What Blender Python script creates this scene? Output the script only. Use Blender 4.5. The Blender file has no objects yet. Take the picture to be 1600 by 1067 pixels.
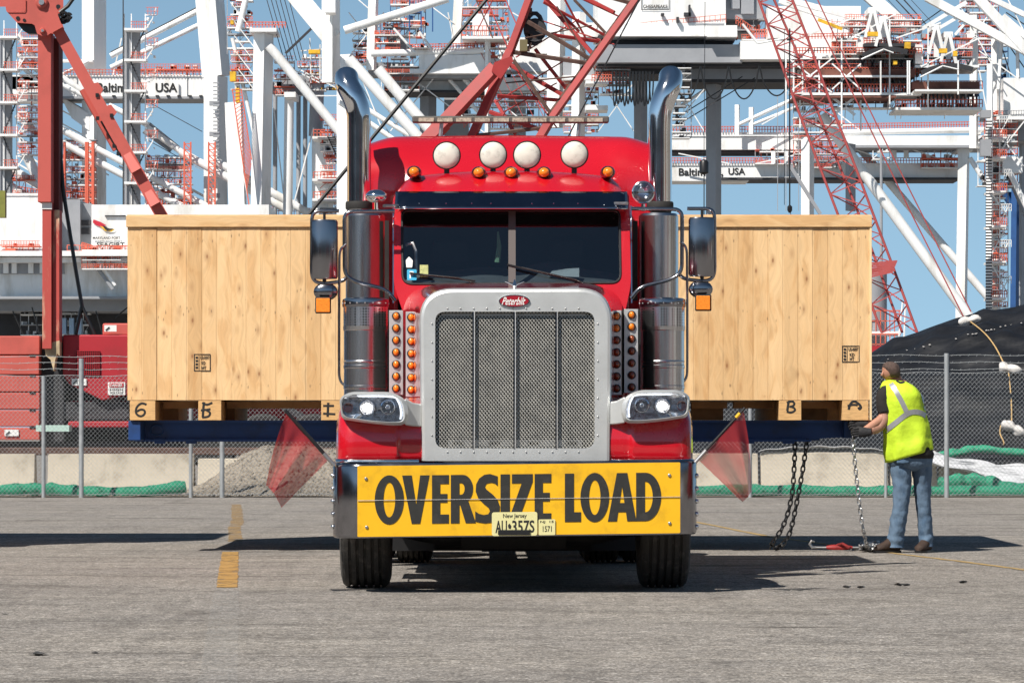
import bpy, bmesh, math, random
from mathutils import Vector, Matrix, Euler, noise
R = math.radians
random.seed(7)
sc = bpy.context.scene
C = bpy.context.collection
# ---------------------------------------------------------------- camera, sky, sun
F = 5900.0           # focal length in photo pixels (1600 wide)
HZ = 668.0           # row of the horizon
CH = 1.1             # camera height
cam = bpy.data.cameras.new('camera'); co = bpy.data.objects.new('camera', cam); C.objects.link(co)
co.location = (0, 0, CH); co.rotation_euler = (R(90), 0, 0)
cam.sensor_width = 36; cam.lens = F/1600*36
cam.shift_x = 0; cam.shift_y = (HZ-533.5)/1600
cam.clip_start = .5; cam.clip_end = 9000
sc.camera = co
sun_dir = Vector((.55, .72, -1.0)).normalized()      # direction the light travels
el = math.asin(-sun_dir.z); az = math.atan2(-sun_dir.x, -sun_dir.y)
w = bpy.data.worlds.new('World'); sc.world = w; w.use_nodes = True
nt = w.node_tree; bg = nt.nodes['Background']
sky = nt.nodes.new('ShaderNodeTexSky'); sky.sky_type = 'NISHITA'; sky.sun_disc = False
sky.sun_elevation = el; sky.sun_rotation = az
sky.air_density = 1.0; sky.dust_density = 0.1; sky.ozone_density = 1.0; sky.altitude = 0
# look the sky up a little higher than the true horizon: clear, even blue as in the photo
tcw = nt.nodes.new('ShaderNodeTexCoord'); sp_ = nt.nodes.new('ShaderNodeSeparateXYZ'); mz = nt.nodes.new('ShaderNodeMath'); cw = nt.nodes.new('ShaderNodeCombineXYZ')
nt.links.new(tcw.outputs['Generated'], sp_.inputs[0]); mz.operation = 'MULTIPLY_ADD'; mz.inputs[1].default_value = .85; mz.inputs[2].default_value = .22
nt.links.new(sp_.outputs[2], mz.inputs[0]); nt.links.new(sp_.outputs[0], cw.inputs[0]); nt.links.new(sp_.outputs[1], cw.inputs[1]); nt.links.new(mz.outputs[0], cw.inputs[2]); nt.links.new(cw.outputs[0], sky.inputs[0])
tn = nt.nodes.new('ShaderNodeMix'); tn.data_type = 'RGBA'; tn.blend_type = 'MULTIPLY'; tn.inputs[0].default_value = 1; tn.inputs[7].default_value = (1.0, 1.06, .93, 1)
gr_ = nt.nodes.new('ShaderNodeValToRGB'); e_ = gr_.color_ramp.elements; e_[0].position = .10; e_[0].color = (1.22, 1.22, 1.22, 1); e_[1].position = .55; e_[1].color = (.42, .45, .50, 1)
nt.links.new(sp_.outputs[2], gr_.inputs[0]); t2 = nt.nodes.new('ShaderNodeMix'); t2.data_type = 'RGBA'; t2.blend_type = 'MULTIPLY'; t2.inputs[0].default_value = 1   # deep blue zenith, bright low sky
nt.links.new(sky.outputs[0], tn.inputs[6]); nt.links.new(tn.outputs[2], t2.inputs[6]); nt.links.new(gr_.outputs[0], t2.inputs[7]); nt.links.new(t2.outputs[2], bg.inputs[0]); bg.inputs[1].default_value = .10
sl = bpy.data.lights.new('sun', 'SUN'); sl.energy = 5.0; sl.angle = R(.5); sl.color = (1, .94, .86)
so = bpy.data.objects.new('sun', sl); C.objects.link(so)
so.rotation_euler = sun_dir.to_track_quat('-Z', 'Y').to_euler()
sc.view_settings.view_transform = 'Standard'; sc.view_settings.look = 'None'
sc.view_settings.exposure = 0.31; sc.view_settings.gamma = 1
# ---------------------------------------------------------------- materials
def nodes(name):
    m = bpy.data.materials.new(name); m.use_nodes = True
    return m, m.node_tree, m.node_tree.nodes['Principled BSDF']
def N(t, kind, **kw):
    n = t.nodes.new(kind)
    for k, v in kw.items():
        if k in n.inputs: n.inputs[k].default_value = v
        else: setattr(n, k, v)
    return n
def lk(t, a, b): t.links.new(a, b)
def ramp(t, fac, stops):
    r = t.nodes.new('ShaderNodeValToRGB'); el_ = r.color_ramp.elements
    while len(el_) < len(stops): el_.new(.5)
    for e, (p, c) in zip(el_, stops):
        e.position = p; e.color = (*c, 1) if len(c) == 3 else c
    lk(t, fac, r.inputs[0]); return r.outputs[0]
def mat(name, col, rough=.5, metal=0, var=0, vscale=8, bump=0, bscale=40, coat=0, dirt=None, spec=.5, stretch=(1,1,1)):
    m, t, b = nodes(name)
    b.inputs['Base Color'].default_value = (*col, 1)
    b.inputs['Roughness'].default_value = rough; b.inputs['Metallic'].default_value = metal
    b.inputs['Coat Weight'].default_value = coat; b.inputs['Coat Roughness'].default_value = .06
    b.inputs['Specular IOR Level'].default_value = spec
    if var or bump or dirt:
        tc = N(t, 'ShaderNodeTexCoord'); mp = N(t, 'ShaderNodeMapping'); mp.inputs['Scale'].default_value = stretch
        lk(t, tc.outputs['Object'], mp.inputs[0]); P = mp.outputs[0]
    if var or dirt:
        n = N(t, 'ShaderNodeTexNoise', Scale=vscale, Detail=6, Roughness=.65); lk(t, P, n.inputs['Vector'])
        d = dirt if dirt else tuple(c*(1-var) for c in col)
        hi = tuple(min(1, c*(1+var*.5)) for c in col)
        c = ramp(t, n.outputs[0], [(.3, d), (.5, col), (.7, hi)] if not dirt else [(.34, dirt), (.48, col), (.75, hi)])
        lk(t, c, b.inputs['Base Color'])
        mr = N(t, 'ShaderNodeMapRange'); mr.inputs[3].default_value = max(0, rough-.06); mr.inputs[4].default_value = min(1, rough+.12)
        lk(t, n.outputs[0], mr.inputs[0]); lk(t, mr.outputs[0], b.inputs['Roughness'])
    if bump:
        n2 = N(t, 'ShaderNodeTexNoise', Scale=bscale, Detail=4); lk(t, P, n2.inputs['Vector'])
        bp = N(t, 'ShaderNodeBump', Strength=bump, Distance=.02); lk(t, n2.outputs[0], bp.inputs['Height']); lk(t, bp.outputs[0], b.inputs['Normal'])
    return m
def emis(name, col, s):
    m, t, b = nodes(name); b.inputs['Base Color'].default_value = (*col, 1)
    b.inputs['Emission Color'].default_value = (*col, 1); b.inputs['Emission Strength'].default_value = s
    return m
def mixglass(name, tint, refl=.08, rough=.02):
    m = bpy.data.materials.new(name); m.use_nodes = True; t = m.node_tree; t.nodes.clear()
    o = N(t, 'ShaderNodeOutputMaterial'); mx = N(t, 'ShaderNodeMixShader')
    tr = N(t, 'ShaderNodeBsdfTransparent'); tr.inputs[0].default_value = (*tint, 1)
    gl = N(t, 'ShaderNodeBsdfGlossy', Roughness=rough); gl.inputs[0].default_value = (1, 1, 1, 1)
    lw = N(t, 'ShaderNodeLayerWeight', Blend=.3); ma = N(t, 'ShaderNodeMath', operation='MULTIPLY_ADD')
    lk(t, lw.outputs['Fresnel'], ma.inputs[0]); ma.inputs[1].default_value = .8; ma.inputs[2].default_value = refl
    lk(t, ma.outputs[0], mx.inputs[0]); lk(t, tr.outputs[0], mx.inputs[1]); lk(t, gl.outputs[0], mx.inputs[2]); lk(t, mx.outputs[0], o.inputs[0])
    return m
M = {}
M['red'] = mat('truck_red_paint', (.50, .004, .013), .24, 0, .06, 2.5, coat=1)
M['chrome'] = mat('chrome', (.78, .79, .81), .07, 1, .06, 6)
M['darkchrome'] = mat('dark_chrome', (.30, .30, .32), .14, 1, .15, 5)
M['visor'] = mat('visor_mirror', (.13, .15, .19), .12, 1, .1, 5)
M['satin'] = mat('satin_aluminium', (.66, .67, .66), .34, .55, .06, 5, bump=.05, bscale=90)
M['steel'] = mat('steel', (.45, .45, .45), .35, .9, .2, 12)
M['meshwire'] = mat('grille_mesh', (.50, .48, .43), .4, .6, .25, 9)
M['brushed'] = mat('brushed_steel', (.62, .62, .63), .21, 1, .25, 3, stretch=(1, 1, .15))
M['black'] = mat('black_plastic', (.012, .012, .013), .4)
M['dark'] = mat('grimy_dark', (.02, .019, .018), .75, 0, .5, 6)
M['rubber'] = mat('tyre_rubber', (.05, .047, .043), .8, 0, .3, 14, bump=.3, bscale=60, dirt=(.11, .10, .088))
M['amber'] = mat('amber_lens', (.85, .22, .01), .18, coat=.8)
M['amberdark'] = mat('dark_amber_lens', (.25, .05, .01), .15, coat=.8)
M['lampwhite'] = mat('white_lamp_cover', (.68, .66, .58), .35, 0, .12, 14, dirt=(.5, .48, .42))
M['lens'] = mixglass('clear_lens', (.9, .92, .95), .06)
M['glass'] = mixglass('windscreen_glass', (.44, .50, .54), .085)
M['headlit'] = emis('headlamp_beam', (1, .98, .9), 6)
M['drl'] = emis('running_light', (1, 1, 1), 1.2)
M['yellow'] = mat('sign_yellow', (.80, .44, .006), .45, 0, .1, 4, dirt=(.62, .34, .01))
M['signblack'] = mat('sign_black', (.018, .018, .016), .55, 0, .5, 9, dirt=(.035, .033, .03))
M['plate'] = mat('plate_cream', (.70, .66, .33), .4)
M['ink'] = mat('ink', (.015, .015, .015), .7)
M['white'] = mat('white_paint', (.8, .8, .78), .5)
M['interior'] = mat('cab_interior', (.05, .05, .055), .8)
M['dash'] = mat('dashboard', (.17, .18, .18), .7, 0, .3, 8)
M['flag'] = None
M['bluesteel'] = mat('blue_painted_steel', (.008, .05, .19), .5, 0, .3, 2.5, dirt=(.01, .035, .11))
M['conc'] = mat('pale_concrete', (.47, .42, .34), .9, 0, .25, 2.2, bump=.4, bscale=18, dirt=(.33, .29, .23))
M['rust'] = mat('rusty_steel', (.12, .07, .055), .85, 0, .5, 5)
M['galv'] = mat('galvanised_steel', (.42, .44, .45), .45, .5, .15, 9)
M['netgreen'] = mat('green_netting', (.025, .30, .17), .75, 0, .5, 14, bump=.8, bscale=50, dirt=(.01, .13, .075))
M['cwhite'] = mat('crane_white_paint', (.80, .80, .79), .55, 0, .12, .5, dirt=(.62, .60, .56), stretch=(1, 1, .25))
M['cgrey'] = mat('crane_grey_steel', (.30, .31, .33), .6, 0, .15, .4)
M['deckrust_shade'] = mat('rust_brown_deck_shade', (.17, .065, .045), .75, 0, .6, .9)  # rust brown, with the shade under the decks put into the colour
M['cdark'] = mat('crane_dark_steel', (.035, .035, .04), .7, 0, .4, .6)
M['corange'] = mat('orange_railing_paint', (.66, .13, .075), .6, 0, .2, .8)
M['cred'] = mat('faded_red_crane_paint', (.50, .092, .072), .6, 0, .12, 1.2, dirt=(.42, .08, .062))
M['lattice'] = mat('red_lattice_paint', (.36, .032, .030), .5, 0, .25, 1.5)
M['credhot'] = mat('deep_red_machine_paint', (.38, .016, .026), .5, 0, .15, 1.2, dirt=(.30, .02, .025))
M['ctan'] = mat('bare_tan_metal', (.55, .42, .26), .7, 0, .5, 3)
M['cblue'] = mat('blue_crane_paint', (.012, .07, .22), .55, 0, .3, .5)
M['cyellow'] = mat('hazard_yellow', (.75, .42, .02), .6, 0, .5, 1.5)
M['rope'] = mat('tan_rope', (.50, .33, .14), .85, 0, .3, 20)
M['bag'] = mat('white_sandbag', (.66, .63, .60), .8, 0, .2, 9, bump=.6, bscale=14)
M['gravelcol'] = mat('gravel_stone', (.27, .235, .19), .95, 0, .5, 14, bump=1, bscale=22, dirt=(.11, .09, .07))
def flagmat():
    m = bpy.data.materials.new('red_flag_mesh'); m.use_nodes = True; t = m.node_tree; b = t.nodes['Principled BSDF']
    b.inputs['Base Color'].default_value = (.42, .03, .035, 1); b.inputs['Roughness'].default_value = .9
    o = t.nodes['Material Output']; tl = N(t, 'ShaderNodeBsdfTranslucent'); tl.inputs[0].default_value = (.5, .05, .04, 1)
    m1 = N(t, 'ShaderNodeMixShader'); m1.inputs[0].default_value = .35; lk(t, b.outputs[0], m1.inputs[1]); lk(t, tl.outputs[0], m1.inputs[2])
    tr = N(t, 'ShaderNodeBsdfTransparent'); m2 = N(t, 'ShaderNodeMixShader')
    tc = N(t, 'ShaderNodeTexCoord'); mp = N(t, 'ShaderNodeMapping'); mp.inputs['Rotation'].default_value = (0, R(40), 0)
    lk(t, tc.outputs['Object'], mp.inputs[0])
    wv = N(t, 'ShaderNodeTexWave', Scale=42.0, Distortion=1.5); lk(t, mp.outputs[0], wv.inputs['Vector'])
    mr = N(t, 'ShaderNodeMapRange'); mr.inputs[3].default_value = .05; mr.inputs[4].default_value = .62
    lk(t, wv.outputs['Fac'], mr.inputs[0]); lk(t, mr.outputs[0], m2.inputs[0]); lk(t, m1.outputs[0], m2.inputs[1]); lk(t, tr.outputs[0], m2.inputs[2]); lk(t, m2.outputs[0], o.inputs[0])
    return m
M['flag'] = flagmat()
def woodmat(name, bw, base, vertical=True, boards=True):
    """pine boards: tone per board, long grain, knots"""
    m, t, b = nodes(name); b.inputs['Roughness'].default_value = .65
    tc = N(t, 'ShaderNodeTexCoord'); sx = N(t, 'ShaderNodeSeparateXYZ'); lk(t, tc.outputs['Object'], sx.inputs[0])
    ax, ay = ('X', 'Z') if vertical else ('Z', 'X')
    dv = N(t, 'ShaderNodeMath', operation='DIVIDE'); lk(t, sx.outputs[ax], dv.inputs[0]); dv.inputs[1].default_value = bw
    fl = N(t, 'ShaderNodeMath', operation='FLOOR'); lk(t, dv.outputs[0], fl.inputs[0])
    wn = N(t, 'ShaderNodeTexWhiteNoise', noise_dimensions='1D'); lk(t, fl.outputs[0], wn.inputs['W'])
    # shifted coordinates per board
    ml = N(t, 'ShaderNodeMath', operation='MULTIPLY'); lk(t, wn.outputs['Value'], ml.inputs[0]); ml.inputs[1].default_value = 37.0
    ad = N(t, 'ShaderNodeMath', operation='ADD'); lk(t, ml.outputs[0], ad.inputs[0]); lk(t, sx.outputs[ay], ad.inputs[1])
    cb = N(t, 'ShaderNodeCombineXYZ'); lk(t, sx.outputs[ax], cb.inputs[0]); lk(t, ad.outputs[0], cb.inputs[2]); lk(t, fl.outputs[0], cb.inputs[1])
    # knots
    mp = N(t, 'ShaderNodeMapping'); mp.inputs['Scale'].default_value = (9, 1, 4.2); lk(t, cb.outputs[0], mp.inputs[0])
    vo = N(t, 'ShaderNodeTexVoronoi', Scale=1.0, Randomness=1.0); lk(t, mp.outputs[0], vo.inputs['Vector'])
    kn = ramp(t, vo.outputs['Distance'], [(.05, (.85, .85, .85)), (.10, (.38, .38, .38)), (.17, (.22, .22, .22)), (.30, (0, 0, 0))])
    # grain, pushed around knots
    vm = N(t, 'ShaderNodeMath', operation='MULTIPLY'); lk(t, vo.outputs['Distance'], vm.inputs[0]); vm.inputs[1].default_value = .10
    ax2 = N(t, 'ShaderNodeMath', operation='ADD'); lk(t, sx.outputs[ax], ax2.inputs[0]); lk(t, vm.outputs[0], ax2.inputs[1])
    cb2 = N(t, 'ShaderNodeCombineXYZ'); lk(t, ax2.outputs[0], cb2.inputs[0]); lk(t, ad.outputs[0], cb2.inputs[2])
    mp2 = N(t, 'ShaderNodeMapping'); mp2.inputs['Scale'].default_value = (36, 1, 1.3); lk(t, cb2.outputs[0], mp2.inputs[0])
    gr = N(t, 'ShaderNodeTexNoise', Scale=1.0, Detail=5, Roughness=.6, Distortion=.6); lk(t, mp2.outputs[0], gr.inputs['Vector'])
    big = N(t, 'ShaderNodeTexNoise', Scale=5.5, Detail=4, Distortion=.8); mpb = N(t, 'ShaderNodeMapping'); mpb.inputs['Scale'].default_value = (1.4, 1, .45); lk(t, cb.outputs[0], mpb.inputs[0]); lk(t, mpb.outputs[0], big.inputs['Vector'])
    c0 = ramp(t, gr.outputs[0], [(.28, tuple(c*.84 for c in base)), (.5, base), (.72, tuple(min(1, c*1.10) for c in base))])
    mx = N(t, 'ShaderNodeMix', data_type='RGBA', blend_type='MULTIPLY'); mx.inputs[0].default_value = 1
    tone = ramp(t, wn.outputs['Value'], [(0, (.80, .74, .66)), (.4, (.93, .91, .88)), (1, (1.0, 1.0, 1.0))])
    lk(t, c0, mx.inputs[6]); lk(t, tone, mx.inputs[7])
    mx2 = N(t, 'ShaderNodeMix', data_type='RGBA', blend_type='MULTIPLY'); mx2.inputs[0].default_value = .55
    tb = ramp(t, big.outputs[0], [(.36, (.78, .64, .48)), (.47, (.96, .92, .86)), (.58, (1, 1, 1))]); lk(t, mx.outputs[2], mx2.inputs[6]); lk(t, tb, mx2.inputs[7])
    mx3 = N(t, 'ShaderNodeMix', data_type='RGBA'); lk(t, kn, mx3.inputs[0]); lk(t, mx2.outputs[2], mx3.inputs[6]); mx3.inputs[7].default_value = (base[0]*.33, base[1]*.2, base[2]*.13, 1)
    out = mx3.outputs[2]
    if boards:   # nail stains in two rows
        wv = N(t, 'ShaderNodeTexVoronoi', Scale=1.0); mp3 = N(t, 'ShaderNodeMapping'); mp3.inputs['Scale'].default_value = (26, 1, 9); lk(t, cb.outputs[0], mp3.inputs[0]); lk(t, mp3.outputs[0], wv.inputs['Vector'])
        nn = ramp(t, wv.outputs['Distance'], [(.06, (.7, .7, .7)), (.18, (0, 0, 0))])
        mx4 = N(t, 'ShaderNodeMix', data_type='RGBA')
        mk = N(t, 'ShaderNodeTexNoise', Scale=5.0); lk(t, cb.outputs[0], mk.inputs['Vector'])
        mm = N(t, 'ShaderNodeMath', operation='GREATER_THAN'); prev = mk.outputs[0]
        for zr in (.245, .93, 1.60):
            s1 = N(t, 'ShaderNodeMath', operation='SUBTRACT'); lk(t, sx.outputs['Z'], s1.inputs[0]); s1.inputs[1].default_value = zr
            s2 = N(t, 'ShaderNodeMath', operation='ABSOLUTE'); lk(t, s1.outputs[0], s2.inputs[0]); s3 = N(t, 'ShaderNodeMath', operation='LESS_THAN'); lk(t, s2.outputs[0], s3.inputs[0]); s3.inputs[1].default_value = .075
            s4 = N(t, 'ShaderNodeMath', operation='MAXIMUM'); lk(t, prev, s4.inputs[0]); lk(t, s3.outputs[0], s4.inputs[1]); prev = s4.outputs[0]
        lk(t, prev, mm.inputs[0]); mm.inputs[1].default_value = .62
        ms = N(t, 'ShaderNodeMath', operation='MULTIPLY'); lk(t, nn, ms.inputs[0]); lk(t, mm.outputs[0], ms.inputs[1])
        lk(t, ms.outputs[0], mx4.inputs[0]); lk(t, out, mx4.inputs[6]); mx4.inputs[7].default_value = (.18, .10, .05, 1); out = mx4.outputs[2]
    lk(t, out, b.inputs['Base Color'])
    bp = N(t, 'ShaderNodeBump', Strength=.15, Distance=.01); lk(t, gr.outputs[0], bp.inputs['Height']); lk(t, bp.outputs[0], b.inputs['Normal'])
    return m
BW = .1305
M['wood'] = woodmat('pine_boards', BW, (.82, .56, .295))
M['woodh'] = woodmat('pine_rail', .5, (.76, .51, .26), vertical=False, boards=False)
def asphalt():
    m, t, b = nodes('sunbleached_asphalt'); b.inputs['Roughness'].default_value = .92; b.inputs['Specular IOR Level'].default_value = .25
    tc = N(t, 'ShaderNodeTexCoord'); P = tc.outputs['Object']
    def nz(s, d=4, sc_=(1, 1, 1), dist=0):
        mp = N(t, 'ShaderNodeMapping'); mp.inputs['Scale'].default_value = sc_; lk(t, P, mp.inputs[0])
        n = N(t, 'ShaderNodeTexNoise', Scale=s, Detail=d, Roughness=.65, Distortion=dist); lk(t, mp.outputs[0], n.inputs['Vector']); return n.outputs[0]
    fine = nz(70, 3); mid = nz(2.2, 5); big = nz(.35, 4); streak = nz(1.0, 5, (.28, 2.4, 1), 1.2); tyre = nz(1.0, 4, (3.0, .10, 1), .5)
    c = ramp(t, fine, [(.30, (.085, .077, .07)), (.43, (.26, .242, .222)), (.55, (.38, .358, .332)), (.66, (.68, .65, .608))])
    def mul(c, f, stops, fac=1.0):
        mx = N(t, 'ShaderNodeMix', data_type='RGBA', blend_type='MULTIPLY'); mx.inputs[0].default_value = fac
        lk(t, c, mx.inputs[6]); lk(t, ramp(t, f, stops), mx.inputs[7]); return mx.outputs[2]
    c = mul(c, mid, [(.3, (.82, .82, .82)), (.6, (1, 1, 1))])
    c = mul(c, nz(24, 5), [(.30, (.50, .49, .48)), (.47, (1, 1, 1)), (.68, (1.28, 1.26, 1.22))])
    c = mul(c, nz(9, 5, (.6, 1.6, 1)), [(.28, (.68, .67, .66)), (.45, (1, 1, 1)), (.75, (1.1, 1.09, 1.07))])
    c = mul(c, nz(.8, 6, (.5, 1.5, 1), .8), [(.31, (.55, .54, .53)), (.40, (.86, .86, .86)), (.52, (1, 1, 1))])
    c = mul(c, big, [(.35, (.86, .86, .87)), (.65, (1.0, .99, .97))])
    c = mul(c, streak, [(.31, (.50, .49, .48)), (.40, (.95, .95, .95)), (.62, (1, 1, 1)), (.70, (1.2, 1.19, 1.17))])
    c = mul(c, tyre, [(.32, (.8, .8, .8)), (.48, (1, 1, 1))], .8)
    for sc1, lo1, hi1 in ((48.0, .58, 1.42), (17.0, .80, 1.18)):     # stones of the aggregate, each its own tone
        vg = N(t, 'ShaderNodeTexVoronoi', Scale=sc1); lk(t, P, vg.inputs['Vector']); sg = N(t, 'ShaderNodeSeparateColor'); lk(t, vg.outputs['Color'], sg.inputs[0])
        c = mul(c, sg.outputs[0], [(0, (lo1,)*3), (.5, (.97, .96, .95)), (.8, (1, 1, 1)), (1, (hi1,)*3)])
    # pale chips and dark pits
    vo = N(t, 'ShaderNodeTexVoronoi', Scale=16.0); lk(t, P, vo.inputs['Vector'])
    pit = ramp(t, vo.outputs['Distance'], [(.06, (.35, .34, .33)), (.12, (1, 1, 1))])
    mk = nz(1.7, 2)
    mx = N(t, 'ShaderNodeMix', data_type='RGBA', blend_type='MULTIPLY'); g = N(t, 'ShaderNodeMath', operation='GREATER_THAN'); lk(t, mk, g.inputs[0]); g.inputs[1].default_value = .56
    lk(t, g.outputs[0], mx.inputs[0]); lk(t, c, mx.inputs[6]); lk(t, pit, mx.inputs[7]); c = mx.outputs[2]
    # fine cracks
    vc = N(t, 'ShaderNodeTexVoronoi', feature='DISTANCE_TO_EDGE', Scale=.33); ds = N(t, 'ShaderNodeTexNoise', Scale=2.5, Detail=5); lk(t, P, ds.inputs['Vector'])
    va = N(t, 'ShaderNodeVectorMath', operation='ADD'); lk(t, P, va.inputs[0]); lk(t, ds.outputs['Color'], va.inputs[1]); lk(t, va.outputs[0], vc.inputs['Vector'])
    ck = ramp(t, vc.outputs['Distance'], [(.002, (.55, .54, .53)), (.008, (1, 1, 1))])
    mx = N(t, 'ShaderNodeMix', data_type='RGBA', blend_type='MULTIPLY'); mx.inputs[0].default_value = .55; lk(t, c, mx.inputs[6]); lk(t, ck, mx.inputs[7]); c = mx.outputs[2]
    lk(t, c, b.inputs['Base Color'])
    bp = N(t, 'ShaderNodeBump', Strength=.7, Distance=.012); lk(t, fine, bp.inputs['Height']); lk(t, bp.outputs[0], b.inputs['Normal'])
    return m
M['asphalt'] = asphalt()
def wornpaint(name, col, thr=.45, sc_=9, op=1.0):
    m = bpy.data.materials.new(name); m.use_nodes = True; t = m.node_tree; b = t.nodes['Principled BSDF']; o = t.nodes['Material Output']
    b.inputs['Base Color'].default_value = (*col, 1); b.inputs['Roughness'].default_value = .85
    tc = N(t, 'ShaderNodeTexCoord'); n = N(t, 'ShaderNodeTexNoise', Scale=sc_, Detail=8, Roughness=.75); lk(t, tc.outputs['Object'], n.inputs['Vector'])
    r = ramp(t, n.outputs[0], [(thr-.07, (0, 0, 0)), (thr+.07, (op, op, op))])
    tr = N(t, 'ShaderNodeBsdfTransparent'); mx = N(t, 'ShaderNodeMixShader'); lk(t, r, mx.inputs[0]); lk(t, tr.outputs[0], mx.inputs[1]); lk(t, b.outputs[0], mx.inputs[2]); lk(t, mx.outputs[0], o.inputs[0])
    return m
M['linepaint'] = wornpaint('worn_yellow_paint', (.40, .235, .07), .44, 5)
M['lineold'] = wornpaint('worn_off_white_paint', (.50, .49, .47), .48, 3, .17)
M['linefaint'] = wornpaint('faint_yellow_paint', (.38, .24, .09), .47, 4, .7)
M['linethin'] = wornpaint('thin_yellow_paint', (.40, .27, .10), .42, 12)
# ---------------------------------------------------------------- mesh helpers
class MB:
    def __init__(s): s.v = []; s.f = []
    def add(s, vs, fs):
        o = len(s.v); s.v += [tuple(p) for p in vs]; s.f += [tuple(i+o for i in f) for f in fs]; return s
    def box(s, c, d, rot=None):
        c = Vector(c); h = Vector(d)/2; vs = []
        for x in (-1, 1):
            for y in (-1, 1):
                for z in (-1, 1):
                    p = Vector((x*h.x, y*h.y, z*h.z))
                    if rot: p = rot @ p
                    vs.append(c+p)
        return s.add(vs, [(0,1,3,2), (4,6,7,5), (0,4,5,1), (2,3,7,6), (0,2,6,4), (1,5,7,3)])
    def b2(s, a, b):   # box by two corners
        a = Vector(a); b = Vector(b); return s.box((a+b)/2, [abs(q) for q in (b-a)])
    def p2(s, a, b):   # box whose front face spans the two points as seen from the viewpoint
        a = Vector(a); b = Vector(b)
        if b.y < a.y: a, b = b, a
        k = a.y/b.y; b2_ = Vector((b.x*k, b.y, CH+(b.z-CH)*k)); return s.b2(a, b2_)
    def beam(s, p, q, wd, dp, ang=0.0, up=None):
        """box section bar p..q; wd across, dp deep; ang turns the section about the bar so two faces show"""
        p = Vector(p); q = Vector(q); d = (q-p).normalized()
        ref = Vector((0, 1, 0)) if up is None else Vector(up)
        if abs(d.dot(ref)) > .98: ref = Vector((1, 0, 0))
        u = d.cross(ref).normalized(); v = d.cross(u).normalized()
        if ang:
            u, v = u*math.cos(ang)+v*math.sin(ang), v*math.cos(ang)-u*math.sin(ang)
        vs = []
        for e in (p, q):
            for a, b in ((-1,-1), (1,-1), (1,1), (-1,1)): vs.append(e+u*a*wd/2+v*b*dp/2)
        return s.add(vs, [(0,1,2,3), (7,6,5,4), (0,4,5,1), (1,5,6,2), (2,6,7,3), (3,7,4,0)])
    def tube(s, pts, r, n=8, closed=False, caps=True, sx=1, sy=1):
        pts = [Vector(p) for p in pts]; m = len(pts); rs = r if isinstance(r, (list, tuple)) else [r]*m
        prev = None; rings = []
        for i, p in enumerate(pts):
            if closed: d = (pts[(i+1) % m]-pts[i-1]).normalized()
            else: d = (pts[min(i+1, m-1)]-pts[max(i-1, 0)]).normalized()
            if prev is None:
                ref = Vector((0, 0, 1)) if abs(d.z) < .9 else Vector((0, 1, 0))
                u = d.cross(ref).normalized()
            else:
                u = (prev-d*prev.dot(d)).normalized()
            v = d.cross(u); prev = u
            rings.append([p+(u*math.cos(2*math.pi*k/n)*sx+v*math.sin(2*math.pi*k/n)*sy)*rs[i] for k in range(n)])
        vs = [q for rg in rings for q in rg]; fs = []
        for i in range(m if closed else m-1):
            a = i*n; b = ((i+1) % m)*n
            for k in range(n): fs.append((a+k, a+(k+1) % n, b+(k+1) % n, b+k))
        if not closed and caps:
            fs.append(tuple(range(n))[::-1]); fs.append(tuple((m-1)*n+k for k in range(n)))
        return s.add(vs, fs)
    def lathe(s, prof, c, axis='Z', n=32, ex=(1, 1)):
        """prof: (radius, height) pairs turned about an axis through c"""
        c = Vector(c); vs = []; fs = []; m = len(prof)
        for r, h in prof:
            for k in range(n):
                a = 2*math.pi*k/n; x, y = r*math.cos(a)*ex[0], r*math.sin(a)*ex[1]
                p = {'Z': (x, y, h), 'X': (h, x, y), 'Y': (x, h, y)}[axis]
                vs.append(c+Vector(p))
        for i in range(m-1):
            for k in range(n): fs.append((i*n+k, i*n+(k+1) % n, (i+1)*n+(k+1) % n, (i+1)*n+k))
        fs.append(tuple(range(n))[::-1]); fs.append(tuple((m-1)*n+k for k in range(n)))
        return s.add(vs, fs)
    def ball(s, c, r, n=12, m=8, ex=(1, 1, 1)):
        c = Vector(c); vs = []; fs = []
        for i in range(m+1):
            t = math.pi*i/m
            for k in range(n):
                a = 2*math.pi*k/n; vs.append(c+Vector((r*ex[0]*math.sin(t)*math.cos(a), r*ex[1]*math.sin(t)*math.sin(a), r*ex[2]*math.cos(t))))
        for i in range(m):
            for k in range(n): fs.append((i*n+k, (i+1)*n+k, (i+1)*n+(k+1) % n, i*n+(k+1) % n))
        return s.add(vs, fs)
    def grid(s, fn, nu, nv):
        vs = [fn(i/nu, j/nv) for j in range(nv+1) for i in range(nu+1)]; fs = []
        for j in range(nv):
            for i in range(nu):
                a = j*(nu+1)+i; fs.append((a, a+1, a+nu+2, a+nu+1))
        return s.add(vs, fs)
    def loft(s, rings, cap=True):
        n = len(rings[0]); vs = [p for r in rings for p in r]; fs = []
        for i in range(len(rings)-1):
            for k in range(n): fs.append((i*n+k, i*n+(k+1) % n, (i+1)*n+(k+1) % n, (i+1)*n+k))
        if cap: fs.append(tuple(range(n))[::-1]); fs.append(tuple((len(rings)-1)*n+k for k in range(n)))
        return s.add(vs, fs)
    def prism(s, poly, axis, a, b):
        """poly 2D extruded along axis from a to b"""
        def P(u, v, w_): return {'X': (w_, u, v), 'Y': (u, w_, v), 'Z': (u, v, w_)}[axis]
        n = len(poly); vs = [P(u, v, a) for u, v in poly]+[P(u, v, b) for u, v in poly]
        fs = [tuple(range(n))[::-1], tuple(range(n, 2*n))]+[(k, (k+1) % n, n+(k+1) % n, n+k) for k in range(n)]
        return s.add(vs, fs)
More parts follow.
